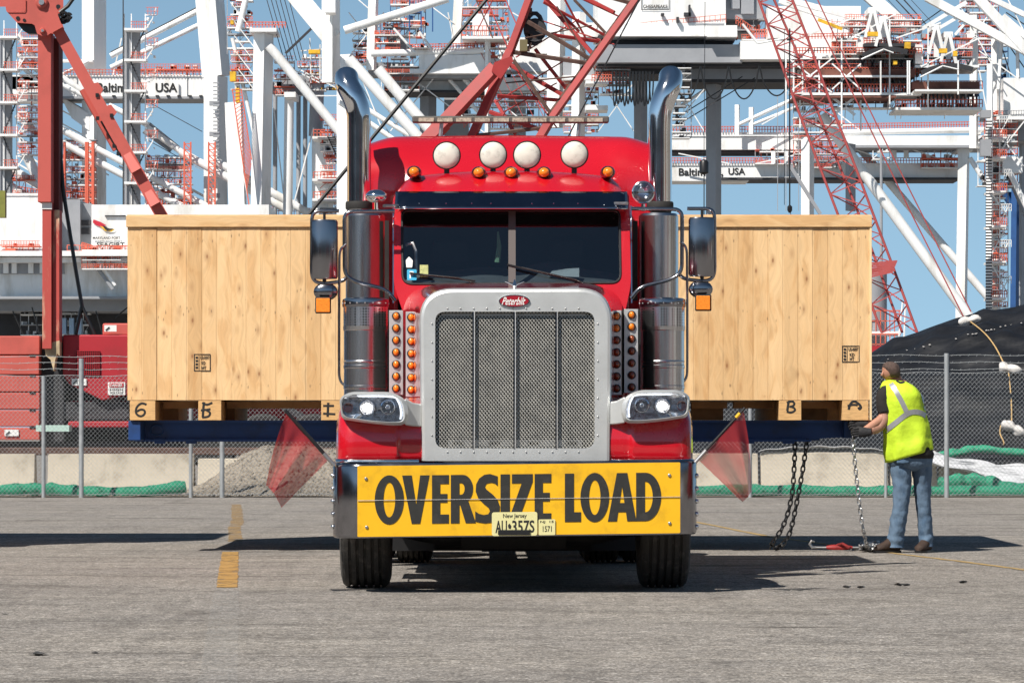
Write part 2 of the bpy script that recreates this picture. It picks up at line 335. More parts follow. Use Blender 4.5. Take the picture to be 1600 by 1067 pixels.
    def build(s, name, m, parent=None, smooth=35, bevel=0, seg=2, solid=0, recalc=True, org=None):
        me = bpy.data.meshes.new(name)
        o3 = Vector(org) if org is not None else Vector((0, 0, 0))
        me.from_pydata([tuple(Vector(p)-o3) for p in s.v] if org is not None else s.v, [], s.f)
        if recalc:
            bm = bmesh.new(); bm.from_mesh(me); bmesh.ops.recalc_face_normals(bm, faces=bm.faces); bm.to_mesh(me); bm.free()
        if m is not None: me.materials.append(M[m] if isinstance(m, str) else m)
        ob = bpy.data.objects.new(name, me); C.objects.link(ob)
        if parent: ob.parent = parent
        if org is not None: ob.location = o3
        if smooth:
            me.polygons.foreach_set('use_smooth', [True]*len(me.polygons)); me.set_sharp_from_angle(angle=R(smooth))
        if solid:
            md = ob.modifiers.new('solid', 'SOLIDIFY'); md.thickness = solid; md.offset = 0
        if bevel:
            md = ob.modifiers.new('bevel', 'BEVEL'); md.width = bevel; md.segments = seg; md.limit_method = 'ANGLE'; md.angle_limit = R(35); md.harden_normals = True
        return ob
def curve_mesh(loops, ext=0.0, res=1):
    cu = bpy.data.curves.new('c', 'CURVE'); cu.dimensions = '2D'; cu.fill_mode = 'BOTH'; cu.extrude = ext
    for lp in loops:
        sp = cu.splines.new('POLY'); sp.points.add(len(lp)-1); sp.use_cyclic_u = True
        for q, (x, y) in zip(sp.points, lp): q.co = (x, y, 0, 1)
    o = bpy.data.objects.new('c', cu); C.objects.link(o); dg = bpy.context.evaluated_depsgraph_get(); dg.update()
    me = bpy.data.meshes.new_from_object(o.evaluated_get(dg)); bpy.data.objects.remove(o); bpy.data.curves.remove(cu)
    vs = [tuple(v.co) for v in me.vertices]; fs = [tuple(p.vertices) for p in me.polygons]; bpy.data.meshes.remove(me)
    return vs, fs
def text_mesh(s, bold=0.0, ext=0.0):
    """text normalised to height 1 (cap height), returns verts, faces, width"""
    cu = bpy.data.curves.new('t', 'FONT'); cu.body = s; cu.size = 1; cu.offset = bold; cu.extrude = ext; cu.resolution_u = 3
    o = bpy.data.objects.new('t', cu); C.objects.link(o); dg = bpy.context.evaluated_depsgraph_get(); dg.update()
    me = bpy.data.meshes.new_from_object(o.evaluated_get(dg)); bpy.data.objects.remove(o); bpy.data.curves.remove(cu)
    vs = [tuple(v.co) for v in me.vertices]; fs = [tuple(p.vertices) for p in me.polygons]; bpy.data.meshes.remove(me)
    x0 = min(v[0] for v in vs); x1 = max(v[0] for v in vs); y0 = min(v[1] for v in vs); y1 = max(v[1] for v in vs)
    return [((x-x0)/(x1-x0), (y-y0)/(y1-y0), z) for x, y, z in vs], fs
def put_text(mb, s, x0, y0, x1, y1, mp, bold=0.0):
    """text into the photo-pixel rectangle; mp(px, py, d) gives the point (d = thickness coordinate 0..1)"""
    vs, fs = text_mesh(s, bold)
    mb.add([mp(x0+(x1-x0)*u, y1+(y0-y1)*v, z) for u, v, z in vs], fs)
def roundpoly(pts, rad, n=5):
    out = []; m = len(pts); rs = rad if isinstance(rad, (list, tuple)) else [rad]*m
    for i, p in enumerate(pts):
        p = Vector(p); a = Vector(pts[i-1]); b = Vector(pts[(i+1) % m]); r = rs[i]
        if r <= 0: out.append(tuple(p)); continue
        r1 = min(r, (a-p).length*.49); r2 = min(r, (b-p).length*.49)
        A = p+(a-p).normalized()*r1; B = p+(b-p).normalized()*r2
        for k in range(n+1):
            t = k/n; q = A*(1-t)**2+p*2*t*(1-t)+B*t*t; out.append(tuple(q))
    return out
def rrect(x0, y0, x1, y1, r, n=5): return roundpoly([(x0, y0), (x1, y0), (x1, y1), (x0, y1)], r, n)
def ellipse(cx, cy, a, b, n=24): return [(cx+a*math.cos(2*math.pi*k/n), cy+b*math.sin(2*math.pi*k/n)) for k in range(n)]
def panel(loops, mp, thick, mb=None):
    """filled outline (with holes) in photo pixels mapped by mp(px,py,d), d in metres of depth"""
    vs, fs = curve_mesh(loops, thick/2 if thick else 0)
    mb = mb or MB(); mb.add([mp(x, y, z) for x, y, z in vs], fs); return mb
def empty(name, loc, rz=0, parent=None):
    o = bpy.data.objects.new(name, None); C.objects.link(o); o.location = loc; o.rotation_euler = (0, 0, rz); o.empty_display_size = .2
    if parent: o.parent = parent
    return o
def tag(o, label=None, cat=None, group=None, kind=None):
    if label: o['label'] = label
    if cat: o['category'] = cat
    if group: o['group'] = group
    if kind: o['kind'] = kind
    return o
def W(px, py, Y): return Vector(((px-800)*Y/F, Y, CH-(py-HZ)*Y/F))
def G(px, py):    # ground point
    Y = F*CH/(py-HZ); return Vector(((px-800)*Y/F, Y, 0))
def copy_tree(o, parent=None):
    c = o.copy(); C.objects.link(c)
    if parent: c.parent = parent
    for ch in list(o.children): copy_tree(ch, c)
    return c
# ---------------------------------------------------------------- ground
g = MB().grid(lambda u, v: (-900+1800*u, -60+2400*v, 0), 6, 6).build('ground', 'asphalt', smooth=0); tag(g, kind='structure')
random.seed(3)
def ground_strip(name, pts, wd, m, z=.004, jit=.012, kind='structure'):
    vs = []; fs = []
    n = 60; P = []
    for i in range(n+1):
        t = i/n*(len(pts)-1); k = min(int(t), len(pts)-2); P.append(Vector(pts[k]).lerp(Vector(pts[k+1]), t-k))
    for i, p in enumerate(P):
        d = (P[min(i+1, n)]-P[max(i-1, 0)]).normalized(); s = Vector((-d.y, d.x, 0)); 
        a = p+s*(wd/2+random.uniform(-jit, jit)); b = p-s*(wd/2+random.uniform(-jit, jit)); vs += [(a.x, a.y, z), (b.x, b.y, z)]
    for i in range(n): fs.append((2*i, 2*i+1, 2*i+3, 2*i+2))
    return tag(MB().add(vs, fs).build(name, m, smooth=0), kind=kind)
def lx(Y): return -1.96-.0714*(Y-25.96)
ground_strip('road_marking', [(lx(25.96), 25.96, 0), (lx(33.4), 33.4, 0)], .145, 'linepaint', jit=.006)
ground_strip('road_marking', [(lx(36.5)+.04, 36.5, 0), (lx(42)+.02, 42, 0), (lx(43)+.05, 43, 0), (lx(54)+.02, 54, 0)], .14, 'linefaint', jit=.014)
ground_strip('road_marking', [(lx(9), 9, 0), (lx(25.9), 25.9, 0)], .17, 'lineold', jit=.003)
ground_strip('road_marking', [G(1085, 815), G(1200, 838), G(1400, 865), G(1500, 877), G(1620, 893), G(1800, 930)], .07, 'linethin', jit=.01)
# scuffs, small stains and litter on the asphalt
def blot(px, py, a, b, name='stain', m='ink', seedv=0):
    c = G(px, py); random.seed(seedv); pts = []
    for k in range(18):
        t = 2*math.pi*k/18; r = random.uniform(.6, 1.1); pts.append((c.x+a*r*math.cos(t), c.y+b*r*math.sin(t), .006))
    return MB().add(pts, [tuple(range(18))])
mb = MB()
for i, (px, py, a, b) in enumerate([(60, 1023, .05, .05), (8, 960, .03, .04), (148, 1020, .02, .04), (1050, 919, .04, .02)]):
    mb.add(*[(q.v, q.f) for q in [blot(px, py, a, b, seedv=i)]][0])
tag(mb.build('stain', 'dark', smooth=0), kind='structure')
# litter: small dark rubber scraps near the truck
litter0 = None
for i, (px, py) in enumerate([(1324, 919), (1346, 919), (1405, 915), (1417, 915), (62, 1024), (1505, 911)]):
    c = G(px, py); random.seed(i+20)
    mb = MB(); pts = [c+Vector((t*.018-.03, random.uniform(-.03, .03), .006+random.uniform(0, .008))) for t in range(4)]
    mb.tube(pts, [.003, .010, .008, .003], 6, sx=1.3)
    o = mb.build('rubber_scrap', 'black', org=c)
    tag(o, ['black rubber scrap on the asphalt, first of the four right of the front tyre', 'second black rubber scrap lying right of the front tyre',
            'black rubber scrap on the asphalt below the worker, third of the four', 'small black rubber scrap furthest right of the four below the worker',
            'lone dark scrap lying on bare asphalt at the lower left', 'tiny dark scrap on the asphalt right of the worker'][i], 'scrap', 'rubber scraps on the asphalt')
# ---------------------------------------------------------------- TRUCK (local frame: x right, y back from the bumper, z up)
TY = 25.0
truck = empty('semi_truck', (.021, TY, 0), .010)
tag(truck, 'red long-nose semi truck with chrome stacks and lit headlights facing the viewer', 'truck')
def L(px, py, y):
    Y = TY+y; return Vector(((px-800)*Y/F-.021+.01*y, y, CH-(py-HZ)*Y/F))
def S(y): return F/(TY+y)
def tw(v):   # truck local to world
    return Matrix.Translation((.021, TY, 0)) @ Matrix.Rotation(.010, 4, 'Z') @ Vector(v)
mir = lambda px: 2*805-px
# frame, axles, underside
mb = MB()
mb.b2((-.45, .3, .55), (-.35, 8.2, .8)); mb.b2((.35, .3, .55), (.45, 8.2, .8)); mb.b2((-.45, .3, .62), (.45, .42, .8))
mb.build('chassis_frame', 'dark', truck)
mb = MB(); mb.tube([(-.95, 1.06, .45), (-.5, 1.06, .36), (.5, 1.06, .36), (.95, 1.06, .45)], .075, 10); mb.b2((-.3, .75, .42), (.3, 1.9, .9)); mb.tube([(-.8, .95, .42), (.8, .95, .42)], .03)
mb.b2((-.55, 1.5, .24), (.55, 4.6, .5)); mb.b2((-.36, .9, .27), (.36, 1.6, .45)); mb.tube([(0, 2.2, .55), (0, 6, .5)], .08, 10); mb.b2((-.35, 1.9, .38), (.35, 3.0, .8)); mb.build('front_axle', 'dark', truck)
mb = MB(); mb.tube([(-.9, 5.9, .5), (.9, 5.9, .5)], .12, 12); mb.ball((0, 5.9, .5), .26); mb.tube([(-.9, 7.2, .5), (.9, 7.2, .5)], .12, 12); mb.ball((0, 7.2, .5), .26); mb.build('rear_axle', 'dark', truck)
def tyre(cx, cy, r, wd, grooves=4):
    h = wd/2; prof = [(r*.58, -h*.8), (r*.7, -h*1.0), (r*.86, -h*1.04), (r*.95, -h*.96), (r*.985, -h*.84)]
    xs = []
    gw = .011
    for k in range(grooves):
        x = -h*.62+k*(1.24*h)/(grooves-1); prof += [(r, x-gw), (r-.016, x-gw*.6), (r-.016, x+gw*.6), (r, x+gw)]
    prof += [(r*.985, h*.84), (r*.95, h*.96), (r*.86, h*1.04), (r*.7, h*1.0), (r*.58, h*.8)]
    mb = MB().lathe(prof, (cx, cy, r), 'X', 56); return mb
def wheel(cx, cy, side, name='wheel'):
    e = tyre(cx, cy, .52, .33, 5).build(name, 'rubber', truck, smooth=25)
    h = .165*side
    MB().lathe([(.05, h*.2), (.30, h*.55), (.305, h*.8), (.28, h*.9), (.24, h*.5), (.12, h*.45), (.11, h*1.0), (.0001, h*1.05)], (cx, cy, .52), 'X', 28).build('rim', 'chrome', e)
    return e
xl = L(570.5, 900, .70).x; xr = L(1039.5, 900, .70).x
wheel(xl, 1.06, -1); wheel(xr, 1.06, 1)
for yy in (5.9, 7.2):
    for sx_ in (-1, 1):
        for dx in (.76, 1.08): tyre(sx_*dx, yy, .51, .28, 5).build('wheel', 'rubber', truck, smooth=25)
for sx_ in (-1, 1):   # fuel tanks behind the steps
    MB().lathe([(.001, 3.2), (.28, 3.22), (.3, 3.3), (.3, 4.9), (.28, 4.98), (.001, 5.0)], (sx_*.78, 0, .72), 'Y', 28).build('fuel_tank', 'chrome', truck)
    MB().b2((sx_*.6, 2.2, .45), (sx_*1.05, 3.15, .5)).b2((sx_*.6, 2.2, .75), (sx_*1.05, 3.15, .8)).b2((sx_*.6, 2.25, .45), (sx_*.62, 3.1, .95)).build('step', 'steel', truck)
MB().tube([(-1.0, 4.2, .52), (1.0, 4.2, .52)], .17, 16).build('underside_shade_drum', 'dark', truck)  # dark drum added to fill out the shade under the truck
MB().b2((-1.15, 5.1, .12), (1.15, 5.14, .8)).build('underside_shade_sheet', 'black', truck)  # black sheet added to darken the underside and hide the rear tyres
for sx_ in (-1, 1):   # mud flaps
    MB().b2((sx_*.62, 7.85, .2), (sx_*1.2, 7.87, .9)).build('mud_flap', 'black', truck)
# bumper
plan = roundpoly([(-1.205, .42), (-1.195, .10), (-1.06, 0), (1.06, 0), (1.195, .10), (1.205, .42)], [0, .10, .05, .05, .10, 0], 6)
inner = [(x*.985, y+.012 if abs(y) < .4 else y) for x, y in plan]
mb = MB()
prof = [(.382, .0), (.386, -.006), (.40, -.012), (.85, -.012), (.866, -.006), (.872, .0)]
n = len(plan)
def bvec(i):
    a = Vector(plan[max(i-1, 0)]); b = Vector(plan[min(i+1, n-1)]); d = (b-a).normalized(); return Vector((d.y, -d.x))
vs = []; fs = []
prof2 = [(.395, .05)]+prof+[(.86, .05)]
for z, off in prof2:
    for i, p in enumerate(plan):
        q = Vector(p)-bvec(i)*off*1.0*(-1 if off < 0 else -1)*-1 if False else Vector(p)+bvec(i)*(-off)*1.0
        vs.append((q.x, q.y, z+(-q.x)*.0105*-1))
for j in range(len(prof2)-1):
    for i in range(n-1): fs.append((j*n+i, j*n+i+1, (j+1)*n+i+1, (j+1)*n+i))
MB().add(vs, fs).build('bumper', 'darkchrome', truck, recalc=False, smooth=50, solid=.006)
for sx_ in (-1, 1):
    for k in range(5):
        MB().ball((sx_*1.213, .16, .44+.085*k), .017, 10, 6, (.8, 1, 1)).build('side_marker_light', 'chrome', truck)
MB().b2((-.9, .02, .45), (.9, .3, .84)).build('bumper_backing', 'dark', truck)
# radiator shell
YG = .20
def outer(d=0): return roundpoly([(656-d, 452-d), (955+d, 451-d), (953+d, 720), (659-d, 720)], [52+d, 52+d, 1, 1], 9)
hole = rrect(680, 487, 929, 700, 16, 5)
fl = lambda y: (lambda px, py, d: L(px, py, y+d))
face = panel([outer(-5), hole], fl(YG), .004)
o1, o2, o3 = outer(-5), outer(-1), outer(0)
ring = lambda lp, y: [L(x, yy_, y) for x, yy_ in lp]
face.loft([ring(o1, YG-.002), ring(o2, YG+.006), ring(o3, YG+.03), ring(outer(1.5), YG+.25)], cap=False)
hr = lambda y: [L(x, q, y) for x, q in hole]
face.loft([hr(YG-.002), hr(YG+.035)], cap=False)
shell = face.build('radiator_shell', 'satin', truck, smooth=40)
mb = MB()
for px in [699+k*20.5 for k in range(11)]:
    for py in (482, 706): mb.ball(L(px, py, YG-.004), .006, 8, 5)
for py in [506+k*29 for k in range(7)]:
    for px in (675, 934): mb.ball(L(px, py, YG-.004), .006, 8, 5)
mb.build('rivets', 'steel', shell)
# emblem
em = panel([ellipse(803.5, 470.5, 24.5, 10)], fl(YG-.008), .012).build('badge', 'chrome', shell)
panel([ellipse(803.5, 470.5, 22.5, 8.3)], fl(YG-.0155), .004).build('badge_face', mat('badge_red', (.32, .008, .02), .3, coat=.6), em)
mb = MB(); put_text(mb, 'Peterbilt', 786, 464.5, 821, 476.5, lambda x, y, z: L(x+(470-y)*.35, y, YG-.0185), .012); mb.build('badge_lettering', 'white', em, smooth=0, solid=.001, recalc=False)
# grille: woven mesh, bars, radiator core
mb = MB(); y0 = YG+.035
x0, x1, z0, z1 = L(680, 700, y0).x, L(929, 700, y0).x, L(680, 701, y0).z, L(680, 486, y0).z
px_ = (x1-x0)/46; pz = px_*.62; nr = int((z1-z0)/pz)
for i in range(nr+1):      # zigzag wires running across; neighbours touch at the knots
    z = z0+i*pz; pts = []
    for k in range(93):
        up = 1 if (k+i) % 2 == 0 else -1
        pts.append((x0+k*px_/2, y0+.002*up, z+up*pz*.5))
    for a, b in zip(pts[:-1], pts[1:]):
        mb.beam(a, b, .0037, .004)
mb.build('grille_mesh', 'meshwire', shell, smooth=0, recalc=False)
for px in (740, 804, 869.5):
    MB().tube([L(px, 487, YG+.004), L(px, 701, YG+.004)], .0105, 10).build('grille_bar', 'chrome', shell)
MB().b2(L(676, 483, YG+.12), L(932, 704, YG+.17)).build('radiator_core', mat('radiator', (.03, .03, .03), .6, 0, .4, 20), shell)
mb = MB(); mb.b2(L(700, 687, YG+.07), L(909, 698, YG+.09)); mb.b2(L(690, 490, YG+.07), L(915, 494, YG+.09)); mb.build('cooler_flange', 'steel', shell)
for px in (716, 773, 833, 893): MB().b2(L(px-9, 689.5, YG+.065), L(px+9, 695.5, YG+.07)).build('flange_slot', 'black', shell)
# hood
rA = ring(outer(1.5), YG+.25)
rB = []
for p in rA:
    k = .80/.64; x = p.x*k; z = p.z; z = .9+(z-.9)*(2.125-.9)/(L(800, 451, .45).z-.9); rB.append(Vector((x, 2.25, z)))
rM = [Vector((a.x*.70/.64, 1.62, a.z+(b.z-a.z)*.62+(.02 if a.z > 1.9 else 0))) for a, b in zip(rA, rB)]
MB().loft([rA, rM, rB], cap=False).build('hood', 'red', truck, smooth=40)
# hood ornament
mb = MB(); mb.tube([L(804, 456, .30), L(804, 446, .27), L(804, 437, .29)], [.006, .014, .004], 10)
mb.tube([L(789, 440, .31), L(804, 446, .28), L(819, 440, .31)], [.002, .007, .002], 8, sx=1.5); mb.build('hood_ornament', 'chrome', truck)
# cab shell: front frame with windscreen hole
def yc(py): return 2.24+.18*(442-py)/112
cabmap = lambda px, py, d: L(px, py, yc(py)+d)
ws = roundpoly([(628, 329), (968, 329), (970, 442), (629, 444)], [10, 10, 16, 16], 6)
mb = panel([roundpoly([(617, 303), (983, 303), (986, 445), (974, 500), (972, 640), (636, 640), (634, 500), (615, 445)], [4, 4, 14, 14, 0, 0, 14, 14], 4), ws], cabmap, .03)
cab = mb.build('cab', 'red', truck, smooth=30, bevel=.006)
xw = .845
mb = MB(); mb.b2((-xw-.01, 2.55, 1.0), (-xw+.02, 3.3, 2.78)); mb.b2((xw-.02, 2.55, 1.0), (xw+.01, 3.3, 2.78)); mb.build('door', 'red', cab, bevel=.01)
MB().b2((-xw+.02, 3.27, 1.0), (xw-.02, 3.3, 2.78)).b2((-xw+.02, 2.4, 1.2), (xw-.02, 3.26, 1.25)).build('cab_lining', 'interior', cab)
panel([roundpoly([(628.5, 329.5), (967.5, 329.5), (969.5, 441.5), (629.5, 443.5)], [10, 10, 16, 16], 6)], lambda px, py, d: L(px, py, yc(py)+.008+d), 0).build('windscreen', 'glass', cab, smooth=0)
# rubber seal
lp = [cabmap(x, y, -.017) for x, y in ws]; MB().tube(lp, .009, 6, closed=True).build('window_seal', 'black', cab)
MB().beam(cabmap(800, 330, -.012), cabmap(800, 442, -.012), .052, .02).build('centre_post', mat('post', (.09, .075, .07), .5), cab)
# dashboard, wheel, seats seen through the glass
mb = MB(); mb.grid(lambda u, v: (-.78+1.56*u, 2.36+.45*v, 2.10+.13*v+.05*math.sin(u*math.pi)+.05*math.exp(-((u-.72)/.12)**2)*v+.006*math.sin(u*22)), 40, 8); mb.b2((-.8, 2.72, 1.5), (.8, 2.85, 2.09)); mb.build('dashboard', 'dash', cab)
MB().tube([(.42+.2*math.cos(t*math.pi/10), 2.88-.06*math.sin(t*math.pi/10), 2.10+.2*math.sin(t*math.pi/10)) for t in range(20)], .016, 8, closed=True).build('steering_wheel', 'black', cab)
for x in (-.45, .42): MB().b2((x-.25, 3.1, 1.3), (x+.25, 3.22, 2.28)).b2((x-.14, 3.12, 2.3), (x+.14, 3.2, 2.5)).build('seat', 'interior', cab, bevel=.04)
mb = MB(); mb.add([L(905, 419, 2.5), L(865, 421, 2.6), (L(856, 431, 2.45)), L(905, 433, 2.42)], [(0, 1, 2, 3)]); mb.build('paper', mat('paper', (.62, .66, .64), .8), cab, smooth=0, solid=.002)
MB().tube([L(778, 362, 2.5), L(780, 385, 2.5), L(777, 410, 2.5)], [.004, .012, .014], 6, sx=1.4).build('hanging_freshener', mat('pale_green', (.35, .6, .35), .6), cab)
MB().tube([L(634, 383, 2.36), L(645, 380, 2.35), L(650, 392, 2.34), L(651, 425, 2.32)], .013, 8).build('inside_grab_bar', 'steel', cab)
panel([rrect(636, 421, 651, 438, 2)], lambda px, py, d: cabmap(px, py, -.006+d), .002).build('blue_sticker', mat('sticker_blue', (.01, .33, .55), .5), cab)
mb = MB(); put_text(mb, 'P', 640, 424, 647, 435, lambda x, y, z: cabmap(x, y, -.009), .02); mb.build('sticker_letter', 'white', cab, smooth=0, recalc=False)
panel([roundpoly([(639, 401), (645, 407), (644, 418), (635, 418), (634, 407)], 1)], lambda px, py, d: cabmap(px, py, -.006+d), .002).build('white_sticker', 'white', cab)
panel([rrect(656, 414, 669, 433, 1)], lambda px, py, d: cabmap(px, py, -.006+d), .002).build('inspection_sticker', mat('sticker_yellow', (.40, .42, .16), .6, 0, .6, 60), cab)
# wipers
def wiper(a, b, c_):
    mb = MB(); mb.tube([cabmap(*a, -.03), cabmap(*b, -.05), cabmap(*c_, -.03)], .006, 6)
    d = Vector(c_)-Vector(a); e = Vector(b); mb.tube([cabmap(e.x-d.x*.28, e.y-d.y*.28, -.028), cabmap(c_[0]+d.x*.18, c_[1]+d.y*.12, -.026)], .0075, 5, sx=1.5)
    mb.build('wiper', 'black', cab)
wiper((757, 447), (715, 434), (658, 429)); wiper((938, 456), (900, 437), (815, 418))
# A pillar bright trims
for px in (614.5, 986): MB().beam(L(px, 322, 2.45), L(px+(0 if px < 800 else 1), 474, 2.2), .009, .02).build('pillar_trim', 'chrome', cab)
# roof cap
def roof(u, v):
    x = -.865+1.73*u; e = max(0, (abs(x)-.70)/.165); y = 2.40+.95*v
    z = 2.79+.205*math.sin(min(1, v*2.1)*math.pi/2)-.06*(x/.865)**2-.12*e*e*(1+v*.3)
    return (x, y, z)
mb = MB().grid(roof, 40, 16)
mb.grid(lambda u, v: (-.865+1.73*u, 2.40+.004, 2.79-.06*((-.865+1.73*u)/.865)**2-.12*max(0, (abs(-.865+1.73*u)-.7)/.165)**2-.05*v), 40, 2)
mb.build('cab_roof', 'red', cab, smooth=60)
# visor
vis = roundpoly([(621, 300), (976, 300), (981, 307), (980, 325), (618, 327), (617, 307)], [4, 4, 6, 3, 3, 6], 4)
def vy(px, py): return 2.40-.15*((py-299)/27)**.8 if py > 299 else 2.40
vm = lambda px, py, d: L(px, py, vy(px, py)+d+.10*max(0, (abs(px-799)-165)/17)**2*.6)
mb = MB()
def vgrid(u, v):
    py = 300+26*v; half = 180.5+1.5*v; px = 799-half+2*half*u; return vm(px, py+(1 if px < 800 else 0)*0, 0)
mb.grid(vgrid, 60, 8)
visor = mb.build('sun_visor', 'visor', cab, smooth=60, solid=.008)
MB().grid(lambda u, v: Vector(vgrid(.01+.98*u, .04+.92*v))+Vector((0, .012, -.006)), 60, 4).build('visor_reflection_block', 'black', visor)  # black sheet added to keep a red reflection out of the windscreen
MB().tube([vm(618+k*6.03, 326, -.002) for k in range(61)], .005, 6).build('visor_edge', 'chrome', visor)
mb = MB()
for px in (655, 697, 737, 767, 831, 865, 903, 944): mb.ball(vm(px, 318 if px % 2 else 320, -.006), .005, 6, 4)
mb.build('visor_rivets', 'chrome', visor)
# roof lamps
def roundlamp(px, py, yl, r, name, lens):
    c = L(px, py, yl); mb = MB().lathe([(.001, .09), (r*.5, .085), (r*.9, .045), (r*1.02, .0), (r*1.03, -.012), (r*.98, -.018), (r*.95, .0)], c, 'Y', 28)
    o = mb.build(name, 'black', cab); MB().lathe([(r*.96, -.008), (r*.9, -.022), (r*.55, -.036), (.001, -.042)], c, 'Y', 28).build('lamp_cover', lens, o, smooth=60)
    MB().tube([c-Vector((0, -.03, r*.95)), c-Vector((0, -.03, r+.05))], .02, 8).build('lamp_stalk', 'black', o)
for px, py in ((698, 243.5), (770.5, 242.5), (823.5, 242.5), (897.5, 241.5)): roundlamp(px, py, 2.75, 21.5/S(2.75), 'roof_lamp', 'lampwhite')
for px in (647, 748, 798.5, 850, 950):
    c = L(px, 270 if 700 < px < 900 else 269, 2.62); r = 9.5/S(2.6)
    o = MB().lathe([(r*1.25, .10), (r*1.2, .0), (r*1.0, -.02), (r*.95, .02)], c, 'Y', 20, (1, .85)).build('marker_lamp', 'darkchrome', cab)
    MB().ball(c+Vector((0, -.015, 0)), r*.9, 14, 10, (1, 1.1, .9)).build('lamp_lens', 'amber', o)
# sleeper
SX = 1.215
def sm(a, b, x): t = max(0, min(1, (x-a)/(b-a))); return t*t*(3-2*t)
RR = .13
ZT = 3.345
def sfront(u, v):
    x = -SX+2*SX*u; z = 1.0+(ZT-1.0)*v
    t = max(0, (z-2.80)/(ZT-2.80)); side = 3.36+.30*t**3.2
    cen = 3.12+.62*t**1.15 if z > 2.80 else 3.12
    b = sm(.50, .93, abs(x)); y = cen*(1-b)+side*b
    if z < 2.80: y = 3.36
    elif z < 2.86: y = 3.36+(y-3.36)*((z-2.80)/.06)
    e = max(0, abs(x)-(SX-RR)); y += RR-math.sqrt(max(0, RR*RR-e*e))
    if t > .86: k = (t-.86)/.14; z = 1.0+(ZT-1.0)*v-.02*k*k; y += .05*k*k
    z -= .07*sm(.85, 1.215, abs(x))*t**2+.03*(abs(x)/SX)**2*t
    return (x, y, z)
mb = MB().grid(sfront, 72, 60)
slp = mb.build('sleeper', 'red', truck, smooth=60)
def sroof(u, v):
    x = -SX+2*SX*u; p = sfront(u, 1.0); y = p[1]+(5.15-p[1])*v; return (x, y, p[2]+.02*math.sin(v*math.pi))
MB().grid(sroof, 40, 6).build('sleeper_roof', 'red', slp, smooth=60)
for sx_ in (-1, 1): MB().b2((sx_*(SX-.02), 3.47, .95), (sx_*SX, 5.15, 3.25)).build('sleeper_side', 'red', slp, bevel=.01)
MB().b2((-SX, 5.13, .95), (SX, 5.16, 3.25)).build('sleeper_back', 'red', slp)
# strobe bar on the sleeper roof
mb = MB().b2(L(644, 181.5, 3.95), L(951, 193.5, 4.05)); bar = mb.build('strobe_bar', mat('strobe_housing', (.10, .095, .085), .5), slp, bevel=.012)
for k in range(10):
    a = 654+k*29.3; MB().b2(L(a, 184.5, 3.943), L(a+24, 190.5, 3.949)).build('strobe_lens', mat('strobe_glass', (.42, .38, .30), .3, 0, .7, 60), bar)
mb = MB()
for px in (690, 905): mb.tube([L(px, 193, 4.0), L(px-2, 215, 4.0)], .015, 8)
mb.build('strobe_foot', 'steel', bar)
# exhaust stacks
def stack(pts, tip):
    P = [L(x, y, 3.05) for x, y in pts]
    # smooth the path
    Q = []
    for i in range(len(P)-1):
        for k in range(6):
            t = k/6; p0 = P[max(i-1, 0)]; p1 = P[i]; p2 = P[i+1]; p3 = P[min(i+2, len(P)-1)]
            Q.append(.5*((2*p1)+(p2-p0)*t+(2*p0-5*p1+4*p2-p3)*t*t+(3*p1-p0-3*p2+p3)*t**3))
    Q.append(P[-1])
    n = len(Q); Q = [q+Vector((0, .10*max(0, (i-n*.6)/(n*.4))**2, 0)) for i, q in enumerate(Q)]
    e = MB().tube(Q, .0865, 30, caps=False).build('exhaust_stack', 'chrome', truck, smooth=60, solid=.004)
    d = (Q[-1]-Q[-2]).normalized(); MB().tube([Q[-1]-d*.035, Q[-1]-d*.03], .082, 20).build('pipe_inside', 'black', e)
    return e
stack([(561, 335), (561, 260), (561, 200), (559.5, 174), (552.5, 152), (543.5, 134), (541, 120)], 0)
stack([(1031.5, 330), (1031.5, 260), (1031.5, 200), (1033.5, 170), (1040.5, 148), (1047, 132), (1049, 118)], 0)
for cx in (561, 1031.5):
    MB().lathe([(.095, 0), (.1, .01), (.1, .05), (.095, .06)], L(cx, 328, 3.05), 'Z', 28).build('stack_clamp', 'dark', truck)
    MB().b2(L(cx-14, 318, 3.0), L(cx+16, 335, 3.15)).build('stack_bracket', 'dark', truck, bevel=.01)
